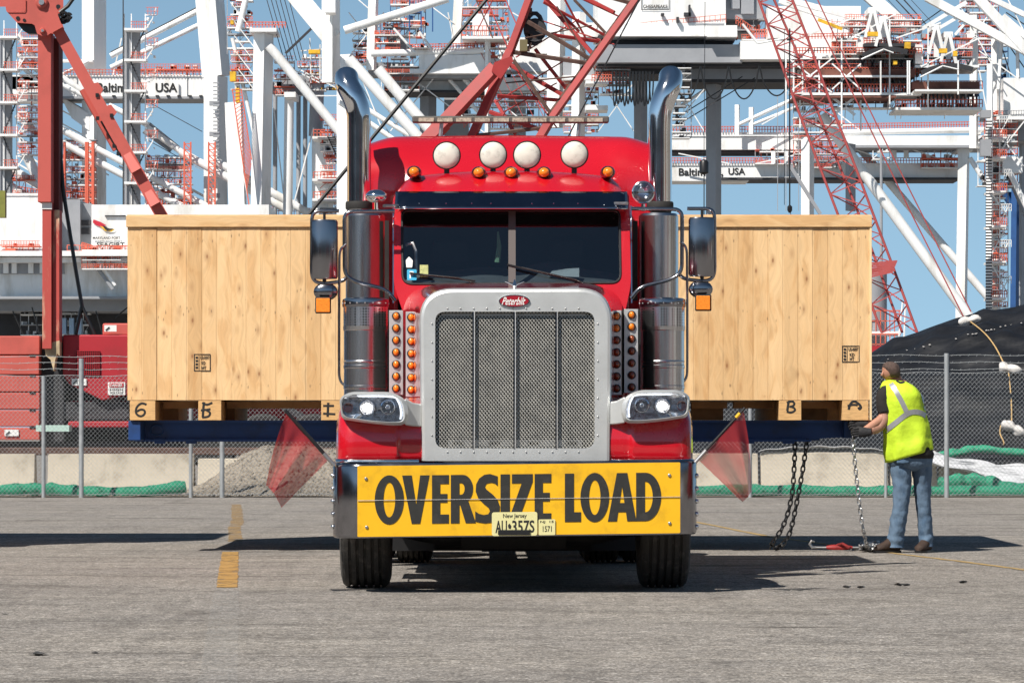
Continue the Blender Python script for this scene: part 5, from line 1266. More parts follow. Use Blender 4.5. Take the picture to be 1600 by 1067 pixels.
r_(MB().p2(V(99, 628, -.85), V(200, 655, -.4)), 'dark_bay', 'cdark')
r_(MB().prism([(V(a, 0, -1).x, V(0, b, -1).z) for a, b in ((98, 523), (350, 523), (350, 618), (190, 618), (160, 626), (108, 600), (98, 585))], 'Y', RY-1.0, RY+1.2), 'machine_house', 'credhot', bevel=.03)
r_(MB().p2(V(160, 505, -.9), V(330, 524, .8)), 'upper_deck', 'cred', bevel=.03)
r_(MB().p2(V(300, 470, -.5), V(520, 600, .8)), 'engine_house', 'credhot', bevel=.03)
r_(MB().p2(V(118, 548, -1.02), V(156, 586, -1.004)), 'vent_recess', 'dark')
mb = MB()
for k in range(12): mb.p2(V(118+k*3.3, 548, -1.04), V(118.8+k*3.3, 586, -1.02))
for k in range(12): mb.p2(V(118, 548+k*3.3, -1.045), V(156, 548.8+k*3.3, -1.03))
r_(mb, 'vent_grille', 'credhot', smooth=0)
mb = MB(); mb.p2(V(106, 658, -1.1), V(560, 668, .9)); mb.p2(V(108, 626, -.6), V(560, 634, .6)); mb.p2(V(270, 634, -.3), V(560, 656, .2)); r_(mb, 'carrier_beam', 'credhot', bevel=.03)
for a, b in (((150, 600), (200, 652)), ((170, 640), (150, 612)), ((115, 655), (160, 622)), ((200, 620), (240, 656)), ((330, 655), (400, 622)), ((420, 622), (480, 656))): r_(MB().beam(V(*a, -.8), V(*b, -.8), .12, .12), 'brace', 'cdark')
for px in (330, 410, 490): r_(MB().lathe([(.001, 0), (.45, .01), (.5, .05), (.5, .35), (.45, .39), (.001, .4)], V(px, 690, -1.0), 'Y', 28), 'carrier_wheel', 'dark')
r_(MB().p2(V(-160, 690, -.6), V(560, 706, .8)), 'carrier_chassis', 'cdark')
r_(MB().p2(V(56, 664, -1.6), V(108, 674, -1.2)), 'outrigger_pad', mat('pale_mint', (.45, .62, .55), .6))
# placards
def placard(a, b, c_, d_, redtop, txt):
    pl = r_(MB().p2(V(a, b, -1.03), V(c_, d_, -1.015)), 'placard', 'white')
    if redtop: r_(MB().p2(V(a+2.5, b+1.5, -1.04), V(c_-2.5, b+8, -1.032)), 'placard_band', 'red', pl)
    mb = MB(); q = lambda x, y, z: W(x, y, RY-1.046)
    if redtop: put_text(mb, 'DANGER', a+4, b+2.5, c_-4, b+7, q, .02); r_(mb, 'placard_word', 'white', pl, smooth=0, recalc=False); mb = MB(); q = lambda x, y, z: W(x, y, RY-1.034)
    for t, y0_, y1_ in txt: put_text(mb, t, a+3, y0_, c_-3, y1_, q, .02)
    r_(mb, 'placard_lettering', 'ink', pl, smooth=0, recalc=False)
placard(168.5, 597, 195.5, 617, True, [('HIGH', 607, 610.5), ('VOLTAGE', 612, 615.5)])
def sticker(a, b, c_, d_):
    pl = r_(MB().p2(V(a, b, -1.23 if a < 60 else -1.03), V(c_, d_, -1.215 if a < 60 else -1.015)), 'sticker', 'white')
    r_(MB().beam(V(a+2, d_-2, -1.24 if a < 60 else -1.04), V(a+8, b+3, -1.24 if a < 60 else -1.04), .02, .01), 'sticker_mark', 'ink', pl)
sticker(112, 591.5, 135, 602); sticker(7, 671, 29, 681); sticker(163, 508, 182, 518); sticker(175, 658, 184, 664); sticker(279, 641, 288, 648)
# mast (square upper part, worn lower part)
mb = MB(); mb.p2(V(59, 52, -1.6), V(80, 316, -1.0)); r_(mb, 'mast', 'cred', bevel=.01)
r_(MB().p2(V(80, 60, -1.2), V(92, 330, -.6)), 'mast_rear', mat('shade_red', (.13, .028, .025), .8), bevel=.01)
mb = MB(); mb.p2(V(66, 316, -1.5), V(80.5, 545, -1.1)); mb.p2(V(82, 328, -1.4), V(93, 535, -1.0)); r_(mb, 'lower_mast', mat('worn_red_mast', (.43, .062, .05), .65, 0, .4, 2.2, dirt=(.64, .49, .32), stretch=(1.6, 1, .35)), bevel=.01)
r_(MB().prism([(V(a, 0, -1.4).x, V(0, b, -1.4).z) for a, b in ((68, 538), (93, 532), (93, 556), (89, 552), (86, 562), (84, 580), (79, 562), (72, 556))], 'Y', RY-1.4, RY-1.1), 'mast_foot', 'ctan')
r_(MB().p2(V(65.5, 317, -1.52), V(81, 327, -1.5)), 'mast_collar', 'white')
zc = [(-6, -4), (96, -4), (96, 8), (89, 20), (97.5, 43), (80.5, 51.5), (74, 56), (66, 57), (58, 53), (54, 40), (47, 36), (26, 35.5), (10, 18), (8, 8), (-6, 8)]
head = panel([zc], lambda x, y, d: V(x, y, -1.75+d), .12); hp = r_(head, 'mast_head_plate', 'cred', smooth=20)
r_(panel([zc], lambda x, y, d: V(x+3, y+3, -1.2+d), .12), 'mast_head_plate', 'cred', smooth=20)
for px, py, r in ((65, 4, 9.5), (66.5, 48.5, 4.5)):
    r_(MB().lathe([(r/86.8, 0), (r/86.8, -.03), (r*.75/86.8, -.05), (.001, -.05)], V(px, py, -1.82), 'Y', 24), 'pin', 'cred', hp); r_(MB().lathe([(r*.45/86.8, 0), (r*.45/86.8, -.03), (.001, -.03)], V(px, py, -1.87), 'Y', 16), 'pin_head', 'steel', hp)
for px, py, r in ((28, 29, 3), (38, 32, 2.4), (91, 11, 3.4)): r_(MB().lathe([(r/86.8, 0), (r/86.8, -.01), (.001, -.01)], V(px, py, -1.815), 'Y', 14), 'hole', 'black', hp)
r_(MB().tube([V(11, 19, -1.83), V(38, 19, -1.83), V(40, 16, -1.83), V(40, 0, -1.83)], .008, 5), 'plate_edge', 'cred', hp)
mb = MB()
for px, py in ((100, 24), (104, 30), (99, 32), (95, 27), (107, 26)): mb.tube([V(px+4*math.cos(t), py+4*math.sin(t), -1.4) for t in [k*.6 for k in range(11)]], .03, 6)
mb.tube([V(93, 20, -1.4), V(106, 10, -1.4), V(116, -4, -1.4)], .035, 8); r_(mb, 'hose', 'black')
r_(MB().prism([(V(a, 0, -1.6).x, V(0, b, -1.6).z) for a, b in ((26, 36), (54, 38), (57, 53), (44, 53), (36, 48))], 'Y', RY-1.6, RY-1.4), 'head_bracket', 'black')
# slanted strut
sa, sb_ = (90, 47), (254, 340)
d2 = (Vector(sb_)-Vector(sa)).normalized(); nn = Vector((d2.y, -d2.x))
def on(t, off): p = Vector(sa).lerp(Vector(sb_), t)+nn*off; return (p.x, p.y)
arm = panel([[on(0, 9), on(.30, 9), on(.305, 15), on(.345, 17), on(.36, 9.5), on(.42, 9.5), on(.425, 16), on(.47, 18), on(.48, 10), on(1, 9.5), on(1, -9.5), on(.0, -8.5)]], lambda x, y, d: V(x, y, -1.5+d), .30)
st_ = r_(arm, 'slanted_strut', 'cred', smooth=20, bevel=.01)
r_(MB().tube([V(*on(.30, -12), -1.4), V(*on(.62, -12), -1.4)], .06, 8), 'ram_tube', 'cred', st_)
r_(MB().tube([V(*on(.47, -10.5), -1.55), V(*on(.66, -10.0), -1.55)], .02, 6), 'ram_rod', 'black', st_)
for a, b in ((.66, .75), (.86, .93)): r_(MB().loft([[V(*on(a, 6), -1.66), V(*on(a, -6), -1.66), V(*on(b, -8), -1.80), V(*on(b, 8), -1.80)], [V(*on(a, 6), -1.64), V(*on(a, -6), -1.64), V(*on(b, -8), -1.64), V(*on(b, 8), -1.64)]]), 'strut_pocket', 'cred', st_)
for t, o_ in ((.355, 4), (.47, 8), (.60, -12), (.64, -12), (.45, -13)): r_(MB().p2(V(on(t, o_)[0]-2.5, on(t, o_)[1]-3, -1.68), V(on(t, o_)[0]+2.5, on(t, o_)[1]+3, -1.66)), 'strut_slot', 'black', st_)
r_(MB().lathe([(.04, 0), (.04, -.02), (.001, -.03)], V(*on(.90, 0), -1.66), 'Y', 14), 'strut_pin', 'steel', st_)
for px in (93, 97): pass
r_(MB().tube([V(86, 130, -.9), V(99, 300, -.9), V(118, 420, -.9), V(128, 478, -.9), V(118, 523, -.9)], .035, 6).tube([V(128, 478, -.9), V(148, 523, -.9)], .03, 6), 'hoist_wire', 'black')
r_(MB().p2(V(-12, 298, -1), V(8, 340, -.8)), 'olive_box', mat('olive_paint', (.20, .21, .04), .6, 0, .3, 5))
r_(MB().tube([V(483, 335, 4), V(760, 0, 4), V(800, -48, 4)], .038, 6), 'pendant_cable', 'black')
# ---------------------------------------------------------------- lattice crane behind the truck
LY = 100.0
lc = empty('lattice_boom_crane', (W(800, 0, LY).x, LY, 0)); tag(lc, 'big salmon-red lattice boom crane rising behind the truck roof', 'crane', ); lo3 = lc.location.copy()
def l_(mb, name, m, par=None, **k):
    mb.v = [tuple(Vector(p)-lo3) for p in mb.v]; return mb.build(name, m, par or lc, **k)
Q_ = lambda px, py, dy=0: W(px, py, LY+dy)
pxm = LY/F
def ch(a, b, wd_, name='boom_chord', m='lattice', dy=0, dy2=None, dp=None): return l_(MB().beam(Q_(*a, dy), Q_(*b, dy if dy2 is None else dy2), wd_*pxm, (dp or wd_)*pxm, R(20)), name, m, bevel=.01)
ch((838, -30), (796, 84), 11, dy=0); ch((797, 80), (737, 215), 12, dy=0); ch((737, 215), (700, 400), 16, dy=0)
ch((774, 106), (694, 192), 19, 'boom_strut', 'lattice', -.5, dp=16); ch((694, 192), (640, 250), 20, 'boom_strut', 'lattice', -.5)
l_(MB().loft([[Q_(772, 98, -1), Q_(800, 88, -1), Q_(802, 96, -1), Q_(782, 124, -1), Q_(768, 112, -1)], [Q_(772, 98, -.3), Q_(800, 88, -.3), Q_(802, 96, -.3), Q_(782, 124, -.3), Q_(768, 112, -.3)]]), 'gusset', 'lattice')
ch((1008, -20), (862, 185), 10, dy=-.4); ch((1001, -18), (856, 182), 5, 'boom_chord', 'rust', .4); ch((862, 185), (800, 290), 12, dy=-.4)
br = [((824, 34), (924, 94), 6), ((849, 4), (946, 56), 4), ((852, 0), (927, 86), 6), ((802, 82), (916, 99), 6), ((836, 77), (890, 146), 5), ((796, 101), (882, 150), 6), ((802, 94), (862, 180), 5), ((777, 150), (875, 157), 5), ((774, 157), (805, 210), 5),
      ((897, 0), (946, 52), 4), ((856, 54), (940, 66), 5), ((765, 175), (850, 205), 6), ((745, 212), (850, 200), 5), ((850, -5), (905, 50), 4), ((905, -8), (960, 20), 5), ((930, -10), (985, 5), 6), ((876, -12), (915, 60), 3)]
br += [((838, 30), (960, 70), 2), ((820, 60), (925, 40), 2), ((806, 90), (905, 30), 2), ((800, 100), (870, 200), 2.2), ((790, 130), (900, 120), 2.2), ((775, 160), (890, 90), 2), ((760, 190), (870, 130), 2), ((870, 10), (930, 110), 2), ((890, -10), (975, 30), 2.4), ((760, 0), (800, 90), 2), ((744, 0), (770, 60), 2), ((770, 0), (745, 50), 1.6), ((790, 0), (812, 50), 1.8)]
for i, (a, b, w_) in enumerate(br): ch(a, b, w_, 'boom_brace', 'lattice' if i % 3 else 'rust', (i % 3)*.6, (i*2 % 3)*.5)
l_(MB().lathe([(.001, -.1), (.28, -.1), (.31, -.14), (.31, .0), (.28, .04), (.001, .04)], Q_(836, 48, .3), 'Y', 20).tube([Q_(835+13*math.cos(t), 45+24*math.sin(t), .3) for t in [k*.45 for k in range(14)]], .06, 8, closed=True), 'winch_drum', 'cdark')
mb = MB(); random.seed(8)
for k in range(14): x, y = 822+random.uniform(-3, 16), random.uniform(5, 75); mb.p2(Q_(x, y, .6), Q_(x+random.uniform(4, 9), y+random.uniform(3, 8), .2))
l_(mb, 'winch_gear', 'rust'); l_(MB().p2(Q_(812, 62, -.4), Q_(824, 80, -.1)), 'gear_cover', mat('khaki', (.16, .13, .06), .7))
l_(MB().p2(Q_(560, 420, -2), Q_(960, 600, 3)), 'crane_house', 'credhot', bevel=.1)
for dy in (-3, 4): l_(MB().p2(Q_(520, 620, dy), Q_(1000, 685, dy+1)), 'crawler_track', 'cdark', bevel=.3)
l_(MB().p2(Q_(640, 600, -1), Q_(880, 640, 2)), 'turntable', 'cdark')
l_(MB().tube([Q_(999, 0, -1), Q_(905, 180, -1), Q_(880, 230, -1)], .02, 5), 'hoist_rope', 'black')
hb = empty('headache_ball', Q_(1100, 262, 5)); tag(hb, 'black hook weight hanging on a thin wire beside the right exhaust stack', 'hook weight')
MB().lathe([(.02, .22), (.1, .19), (.13, .14), (.13, -.14), (.1, -.17), (.02, -.2)], (0, 0, 0), 'Z', 16).build('weight', 'black', hb)
MB().tube([(.0, 0, .2), (.02, 0, 3.0), (.03, 0, 4.6)], .01, 5).tube([(0, 0, -.2), (0, 0, -1.6)], .016, 5).build('wire', 'black', hb)
hb = empty('hook_block', Q_(1234, 326, 5)); tag(hb, 'small black hook block hanging low over the right half of the crate', 'hook weight')
MB().lathe([(.02, .1), (.07, .05), (.07, -.05), (.03, -.12)], (0, 0, 0), 'Z', 14).build('block', 'black', hb); MB().tube([(0, 0, .1), (0, 0, 5)], .022, 5).tube([(-.15, 0, .1), (-.15, 0, 5)], .008, 4).build('wire', 'black', hb); MB().tube([(0, 0, -.1), (.03, 0, -.16), (0, 0, -.22), (-.04, 0, -.18)], .015, 6).build('hook', 'steel', hb)
# ---------------------------------------------------------------- second lattice boom (right), three chords with lacing
BY2 = 120.0
b2 = empty('lattice_boom_crane', (W(1300, 0, BY2).x, BY2, 0)); tag(b2, 'thin pale-red lattice boom with three chords standing behind the right end of the crate', 'crane'); bo3 = b2.location.copy()
def k_(mb, name, m, par=None, **k):
    mb.v = [tuple(Vector(p)-bo3) for p in mb.v]; return mb.build(name, m, par or b2, **k)
Z_ = lambda px, py, dy=0: W(px, py, BY2+dy)
M['lred'] = mat('pale_red_lattice', (.42, .075, .07), .6, 0, .2, 1)
cA = [(1180, -15), (1211, 72), (1245, 167), (1308, 332), (1378, 520)]; cB = [(1232, -15), (1261, 58), (1300, 167), (1340, 270), (1395, 416), (1437, 530)]; cC = [(1203, -15), (1242, 75), (1272, 161), (1340, 330), (1410, 520)]
def at_(c, y):
    for a, b in zip(c[:-1], c[1:]):
        if a[1] <= y <= b[1]: return a[0]+(b[0]-a[0])*(y-a[1])/(b[1]-a[1])
    return c[-1][0]
for c, dy in ((cA, 0), (cB, 0), (cC, 1.8)): k_(MB().tube([Z_(a, b, dy) for a, b in c], .042, 6), 'boom_chord', 'lred')
mb = MB(); y = -12; i = 0
while y < 515:
    y2 = min(520, y+17+y*.012)
    xa, xb, xc = at_(cA, y), at_(cB, y), at_(cC, y); xa2, xb2, xc2 = at_(cA, y2), at_(cB, y2), at_(cC, y2)
    if i % 2: mb.beam(Z_(xa, y), Z_(xc2, y2, 1.8), .035, .035); mb.beam(Z_(xc2, y2, 1.8), Z_(xb, y), .035, .035); mb.beam(Z_(xa, y), Z_(xb2, y2), .035, .035)
    else: mb.beam(Z_(xc, y, 1.8), Z_(xa2, y2), .035, .035); mb.beam(Z_(xc, y, 1.8), Z_(xb2, y2), .035, .035); mb.beam(Z_(xb, y), Z_(xa2, y2), .035, .035)
    y = y2; i += 1
k_(mb, 'boom_lacing', 'lred', smooth=0)
mb = MB()
for k in range(8): mb.beam(Z_(1352+k*1, 412+k*3, -.4), Z_(1402-k, 414+k*2.4-6, -.4), .05, .05)
mb.p2(Z_(1350, 408, -.2), Z_(1396, 432, .5)) if False else None
k_(mb, 'boom_joint_frame', 'lred', smooth=0); k_(MB().beam(Z_(1360, 425, -.3), Z_(1397, 412, -.3), .14, .14), 'boom_joint_beam', 'rust')
mb = MB()
for l in ([(1258, 0), (1305, 91), (1359, 200), (1424, 334), (1506, 496)], [(1275, -5), (1320, 91), (1369, 193), (1441, 336), (1517, 487)]): mb.tube([Z_(a, b, -.6) for a, b in l], .022, 5)
k_(mb, 'pendant_line', 'lred')
k_(MB().p2(Z_(1340, 540, 0), Z_(1460, 660, 3)), 'crane_house', 'credhot'); k_(MB().p2(Z_(1320, 655, -1), Z_(1480, 690, 4)), 'crawler_track', 'cdark', bevel=.2)
# black ladder-like jib visible above the crate
MB().beam(Vector((0, 0, 0)), W(1282, 335, 110)-W(1236, 262, 110), .10, .1).build('jib_strut', 'cgrey', k_(MB().p2(Z_(1234, 258, 1), Z_(1240, 266, 1.2)), 'jib_pin', 'cgrey')).matrix_local = Matrix.Translation(W(1236, 262, 110)-bo3)
# ---------------------------------------------------------------- container gantry cranes on the quay
class Crane:
    def __init__(s, label, Y, px, ang=R(-28)):
        s.Y = Y; s.e = empty('container_crane', (W(px, 0, Y).x, Y, 0)); tag(s.e, label, 'crane', 'white container cranes on the quay'); s.o = s.e.location.copy(); s.k = Y/F; s.ang = ang
    def P(s, px, py, dy=0): return W(px, py, s.Y+dy)
    def b(s, mb, name, m, par=None, **k):
        mb.v = [tuple(Vector(p)-s.o) for p in mb.v]; return mb.build(name, m, par or s.e, **k)
    def leg(s, a, b, lit, sh, name='leg', m='cwhite', dy=0, dy2=None):
        t = abs(s.ang); w_ = lit*s.k/math.cos(t); d_ = sh*s.k/math.sin(t)
        return s.b(MB().beam(s.P(*a, dy), s.P(*b, dy if dy2 is None else dy2), w_, d_, -s.ang, ), name, m, smooth=0)
    def bar(s, a, b, w_, name='brace', m='cwhite', dy=0, dy2=None, dp=None):
        return s.b(MB().beam(s.P(*a, dy), s.P(*b, dy if dy2 is None else dy2), w_*s.k, (dp or w_)*s.k), name, m, smooth=0)
    def tube(s, a, b, w_, name='brace', m='cwhite', dy=0, dy2=None):
        return s.b(MB().tube([s.P(*a, dy), s.P(*b, dy if dy2 is None else dy2)], w_*s.k/2, 14), name, m)
    def box(s, a, b, c, d, y0=0, y1=3, name='panel', m='cwhite', bevel=0):
        return s.b(MB().p2(s.P(a, b, y0), s.P(c, d, y1)), name, m, smooth=0, bevel=bevel)
    def rail(s, a, b, h=11, n=5.5, name='railing', m='corange', dy=-.25, kick=True, lines=2, t=.9):
        mb = MB(); A_, B_ = Vector(a), Vector(b); ln = (B_-A_).length; c = max(1, int(ln/n)); th = t*s.k*1.0
        for i in range(c+1):
            p = A_.lerp(B_, i/c); mb.beam(s.P(p.x, p.y, dy), s.P(p.x, p.y-h, dy), th, th)
        for j in range(1, lines+1): q = h*j/lines; mb.beam(s.P(A_.x, A_.y-q, dy), s.P(B_.x, B_.y-q, dy), th, th)
        return s.b(mb, name, m, smooth=0)
    def stairs(s, x0, x1, y0, y1, step, right=True, dy=0, seed=0):
        """zigzag stair tower with landings, cages and orange rails"""
        x0_, x1_ = x0, x1; y = y0; i = 0
        mbw, mbg, mbo, mbd = MB(), MB(), MB(), MB(); k = s.k; q = lambda x, y, d=0: s.P(x, y, dy+d)
        w_ = x1-x0; random.seed(seed)
        while y < y1:
            mbw.p2(q(x0, y-1.8, -1), q(x1, y+1.8, 1)); e = 10 if right else -10; xe = x1 if right else x0
            mbg.p2(q(x0, y, .6), q(x0+w_*.30, y+step, 1.4))                          # cage wall
            mbg.p2(q(x0+w_*.35, y+3, .9), q(x0+w_*.75, y+step-2, 1.0))
            a = q(x0+w_*.30, y+step-2, -.3); b = q(x1-3, y+3, -.3)
            if i % 2: a, b = q(x0+w_*.3, y+3, -.3), q(x1-3, y+step-2, -.3)
            mbd.beam(a, b, 1.6*k, 3*k)
            n = 9
            for t in range(n): p = a.lerp(b, t/n); mbd.beam(p-Vector((2.2*k, 0, 0)), p+Vector((2.2*k, 0, 0)), .9*k, .9*k)
            for t in range(7):
                xx = x0+w_*(.35+.65*t/6); mbo.beam(q(xx, y-1.5, -1), q(xx, y-12, -1), .8*k, .8*k)
            mbo.beam(q(x0+w_*.3, y-12, -1), q(x1+2, y-12, -1), .8*k, .8*k); mbo.beam(q(x0+w_*.3, y-7, -1), q(x1+2, y-7, -1), .7*k, .7*k)
            mbw.beam(q(xe, y, -.5), q(xe+e, y-16, -.5), 1.6*k, 1.6*k); mbw.beam(q(xe, y-22, -.5), q(xe+e*1.7, y-22, -.5), 1.8*k, 1.8*k); mbw.beam(q(xe+e, y-16, -.5), q(xe+e*1.6, y-34, -.5), 1.3*k, 1.3*k)
            for t in range(4): xx = xe+e*(.3+t*.5); mbo.beam(q(xx, y-22, -.8), q(xx, y-34, -.8), .7*k, .7*k)
            mbo.beam(q(xe, y-34, -.8), q(xe+e*2, y-34, -.8), .8*k, .8*k); mbo.beam(q(xe, y-28, -.8), q(xe+e*2, y-28, -.8), .6*k, .6*k)
            for t in range(4): xx, yy_ = xe+e*random.uniform(0, 1.3), y-random.uniform(4, 40); mbw.p2(q(xx, yy_, -.2), q(xx+random.uniform(1, 4), yy_+random.uniform(1, 5), .6))
            y += step; i += 1
        for xx in (x0, x0+w_*.33, x1-1): mbw.beam(q(xx, y0-step*.5, .2), q(xx, y1, .2), 1.5*k, 1.5*k)
        o = s.b(mbw, 'stair_tower', 'cwhite', smooth=0); 
        s.b(mbg, 'stair_cage', 'cgrey', o, smooth=0); s.b(mbd, 'stair_flights', 'cdark', o, smooth=0); s.b(mbo, 'stair_railings', 'corange', o, smooth=0)
    def clutter(s, x0, y0, x1, y1, n, mats=('cwhite', 'corange', 'cdark', 'cgrey'), dy=0, seed=0, name='deck_gear', sz=(1.5, 7)):
        """a small framework of levels, posts and diagonals with machinery boxes standing on the levels"""
        random.seed(seed); mbs = {m: MB() for m in set(mats)|{'cwhite'}}; k = s.k; H = y1-y0; Wd = x1-x0
        fr = [m for m in mats if m in ('corange', 'cwhite', 'cgrey', 'cblue', 'rust')] or ['cwhite']
        nl = max(2, int(H/9)); lv = [y1-H*i/(nl-1)+random.uniform(-1, 1) for i in range(nl)]; d = dy+1
        np_ = max(3, int(Wd/8)); xs = [x0+Wd*i/(np_-1) for i in range(np_)]
        for i, y in enumerate(lv):
            a = x0+(0 if random.random() < .6 else random.uniform(0, .35)*Wd); b = x1-(0 if random.random() < .6 else random.uniform(0, .35)*Wd)
            m = random.choice(fr); mbs['cwhite' if i % 2 == 0 else m].p2(s.P(a, y, d-.8), s.P(b, y+random.uniform(.9, 2.2), d+.6))
            if 'corange' in mats and random.random() < .62:
                h = random.uniform(5, 8); mbs['corange'].beam(s.P(a, y-h, d-.7), s.P(b, y-h, d-.7), .8*k, .8*k); mbs['corange'].beam(s.P(a, y-h*.5, d-.7), s.P(b, y-h*.5, d-.7), .6*k, .6*k)
                x = a
                while x < b: mbs['corange'].beam(s.P(x, y, d-.7), s.P(x, y-h, d-.7), .7*k, .7*k); x += random.uniform(2.5, 5)
        for x in xs:
            if random.random() < .8: mbs[random.choice(fr)].beam(s.P(x, y0, d), s.P(x, y1, d), 1.2*k, 1.2*k)
        for i in range(nl-1):
            for q in range(np_-1):
                if random.random() < .35: mbs[random.choice(fr)].beam(s.P(xs[q], lv[i], d), s.P(xs[q+1], lv[i+1], d), .9*k, .9*k)
        for q in range(int(n*.55)):
            y = random.choice(lv); x = random.uniform(x0, x1-3); a = random.uniform(*sz); b = random.uniform(*sz); b = min(b, 8); mbs[random.choice(mats)].p2(s.P(x, y, d-.5), s.P(min(x+a, x1), y-b, d+.5))
        for m, mb in mbs.items():
            if mb.v: s.b(mb, name, m, smooth=0)
    def text(s, t, a, b, c, d, dy=-.05, name='lettering'):
        mb = MB(); put_text(mb, t, a, b, c, d, lambda x, y, z: s.P(x, y, dy), .025); s.b(mb, name, 'ink', smooth=0, recalc=False)
GND = 672
# --- crane 1: boom with lettering and the two big legs at the left
A1 = Crane('white container crane at left whose low boom reads Baltimore, USA beside the two tallest legs', 340, 240)
A1.leg((147, -30), (147, GND), 20, 16, dy=2); A1.leg((325, -30), (338, 120), 32, 12, dy=-2); A1.leg((337, 120), (337, GND), 22, 14, dy=-2)
A1.box(0, 120, 326, 151, 0, 5, 'boom_girder'); A1.box(0, 151, 326, 154.5, -.1, 5, 'girder_flange', 'cgrey'); A1.box(0, 117.5, 326, 120, -.12, 5, 'girder_flange')
A1.rail((100, 118), (326, 118), 9, 5); A1.clutter(180, 108, 320, 117, 40, ('corange', 'cwhite'), 0, 3)
A1.text('Baltimore,', 152, 130, 226, 147); A1.text('USA', 243, 130, 277, 144.5)
mb = MB(); [mb.p2(A1.P(x, 120, -.1), A1.P(x+.8, 151, 0)) for x in (120, 292, 200)]; A1.b(mb, 'girder_seam', 'cgrey')
mb = MB(); [mb.p2(A1.P(x, 149, -.3), A1.P(x+5, 151, 0)) for x in range(175, 322, 17)]; A1.b(mb, 'girder_lugs', 'cdark')
A1.tube((173, 88), (316, 14), 9); A1.tube((173, 106), (318, 36), 8); A1.tube((173, 82), (316, 8), 2, 'stay_rope', 'cdark')
A1.stairs(194, 228, 46, 335, 48, True, -6, 4); A1.box(191.5, -20, 193, 335, -6, -5.8, 'ladder_post', 'cdark')
for a, b, w_ in (((92, 221), (340, 352), 11), ((146, 230), (330, 326), 10), ((-10, 248), (62, 290), 13), ((124, 320), (200, 362), 11), ((-5, 275), (60, 318), 10), ((92, 200), (150, 232), 12), ((230, 200), (290, 242), 10), ((282, 238), (456, 332), 13), ((336, 252), (486, 335), 13), ((95, 120), (140, 150), 9), ((170, 165), (232, 196), 9), ((92, 130), (170, 170), 8)): A1.tube(a, b, w_, 'inclined_brace', dy=-4)
A1.tube((232, 195), (278, 232), 9, 'inclined_brace', 'cgrey', dy=-3); A1.tube((225, 205), (268, 235), 8, 'inclined_brace', 'cgrey', dy=-2)
A1.box(95, 93, 145, 97, 0, 1, 'tie_bar'); A1.tube((95, 118), (138, 96), 5, 'tie_bar')
A1.b(MB().loft([[A1.P(94, 150, 1), A1.P(140, 178, 1), A1.P(140, 205, 1), A1.P(112, 185, 1)], [A1.P(94, 150, 3), A1.P(140, 178, 3), A1.P(140, 205, 3), A1.P(112, 185, 3)]]), 'haunch', 'cwhite', smooth=0)
for px in (94, 101, 137, 146): A1.b(MB().tube([A1.P(px, 222, -5), A1.P(px, 330, -5)], .12, 6), 'orange_post', 'corange')
for x0_ in (134, 288, 326):
    mb = MB()
    for k in range(12): mb.beam(A1.P(x0_, 225+k*9, -5), A1.P(x0_+10, 225+k*9, -5), .07, .07); mb.beam(A1.P(x0_, 225+k*9, -5), A1.P(x0_+10, 234+k*9, -5), .09, .09)
    mb.beam(A1.P(x0_, 222, -5), A1.P(x0_, 333, -5), .14, .14); mb.beam(A1.P(x0_+10, 222, -5), A1.P(x0_+10, 333, -5), .14, .14)
    A1.b(mb, 'orange_ladder_frame', 'corange', smooth=0)
A1.rail((0, 300), (62, 310), 13, 4.5, t=1.4); A1.rail((94, 305), (146, 318), 14, 4, t=1.5); A1.rail((250, 330), (500, 337), 11, 8); A1.rail((230, 325), (310, 332), 14, 4.5, t=1.6); A1.rail((228, 256), (290, 262), 12, 7, m='cgrey', t=1.2)
A1.box(100, 238, 150, 248, -3, 0, 'platform', 'cwhite'); A1.box(228, 256, 290, 262, -3, 0, 'platform', 'cwhite'); A1.rail((230, 254), (288, 254), 10, 6, m='cblue')
A1.clutter(94, 218, 150, 330, 60, ('corange', 'cwhite', 'cgrey', 'corange'), -4, 12); A1.clutter(228, 245, 300, 330, 60, ('corange', 'cwhite', 'cgrey', 'corange'), -4, 13); A1.clutter(0, 280, 60, 305, 30, ('corange', 'cwhite'), -5, 14)
A1.stairs(-4, 27, 58, 300, 51, True, -8, 6)
for a, b, w_ in (((28, 55), (60, 100), 10), ((28, 85), (60, 112), 8), ((30, 100), (60, 130), 7), ((26, 180), (60, 210), 11), ((40, 240), (62, 285), 16)): A1.tube(a, b, w_, 'inclined_brace', dy=-3)
A1.box(0, 118, 62, 140, 0, 2, 'far_girder'); A1.box(0, 150, 62, 160, 0, 2, 'far_girder'); A1.clutter(28, 60, 60, 240, 50, ('corange', 'cwhite', 'cgrey'), -4, 15)
# ladder and cage on the right leg
mb = MB()
for k in range(25): y = 130+k*6; mb.beam(A1.P(333, y, -4), A1.P(342, y, -4), .12, .12)
for k in range(4): mb.p2(A1.P(327, 158+k*48, -4), A1.P(343, 165+k*48, -3.5))
A1.b(mb, 'leg_ladder', 'cgrey', smooth=0)
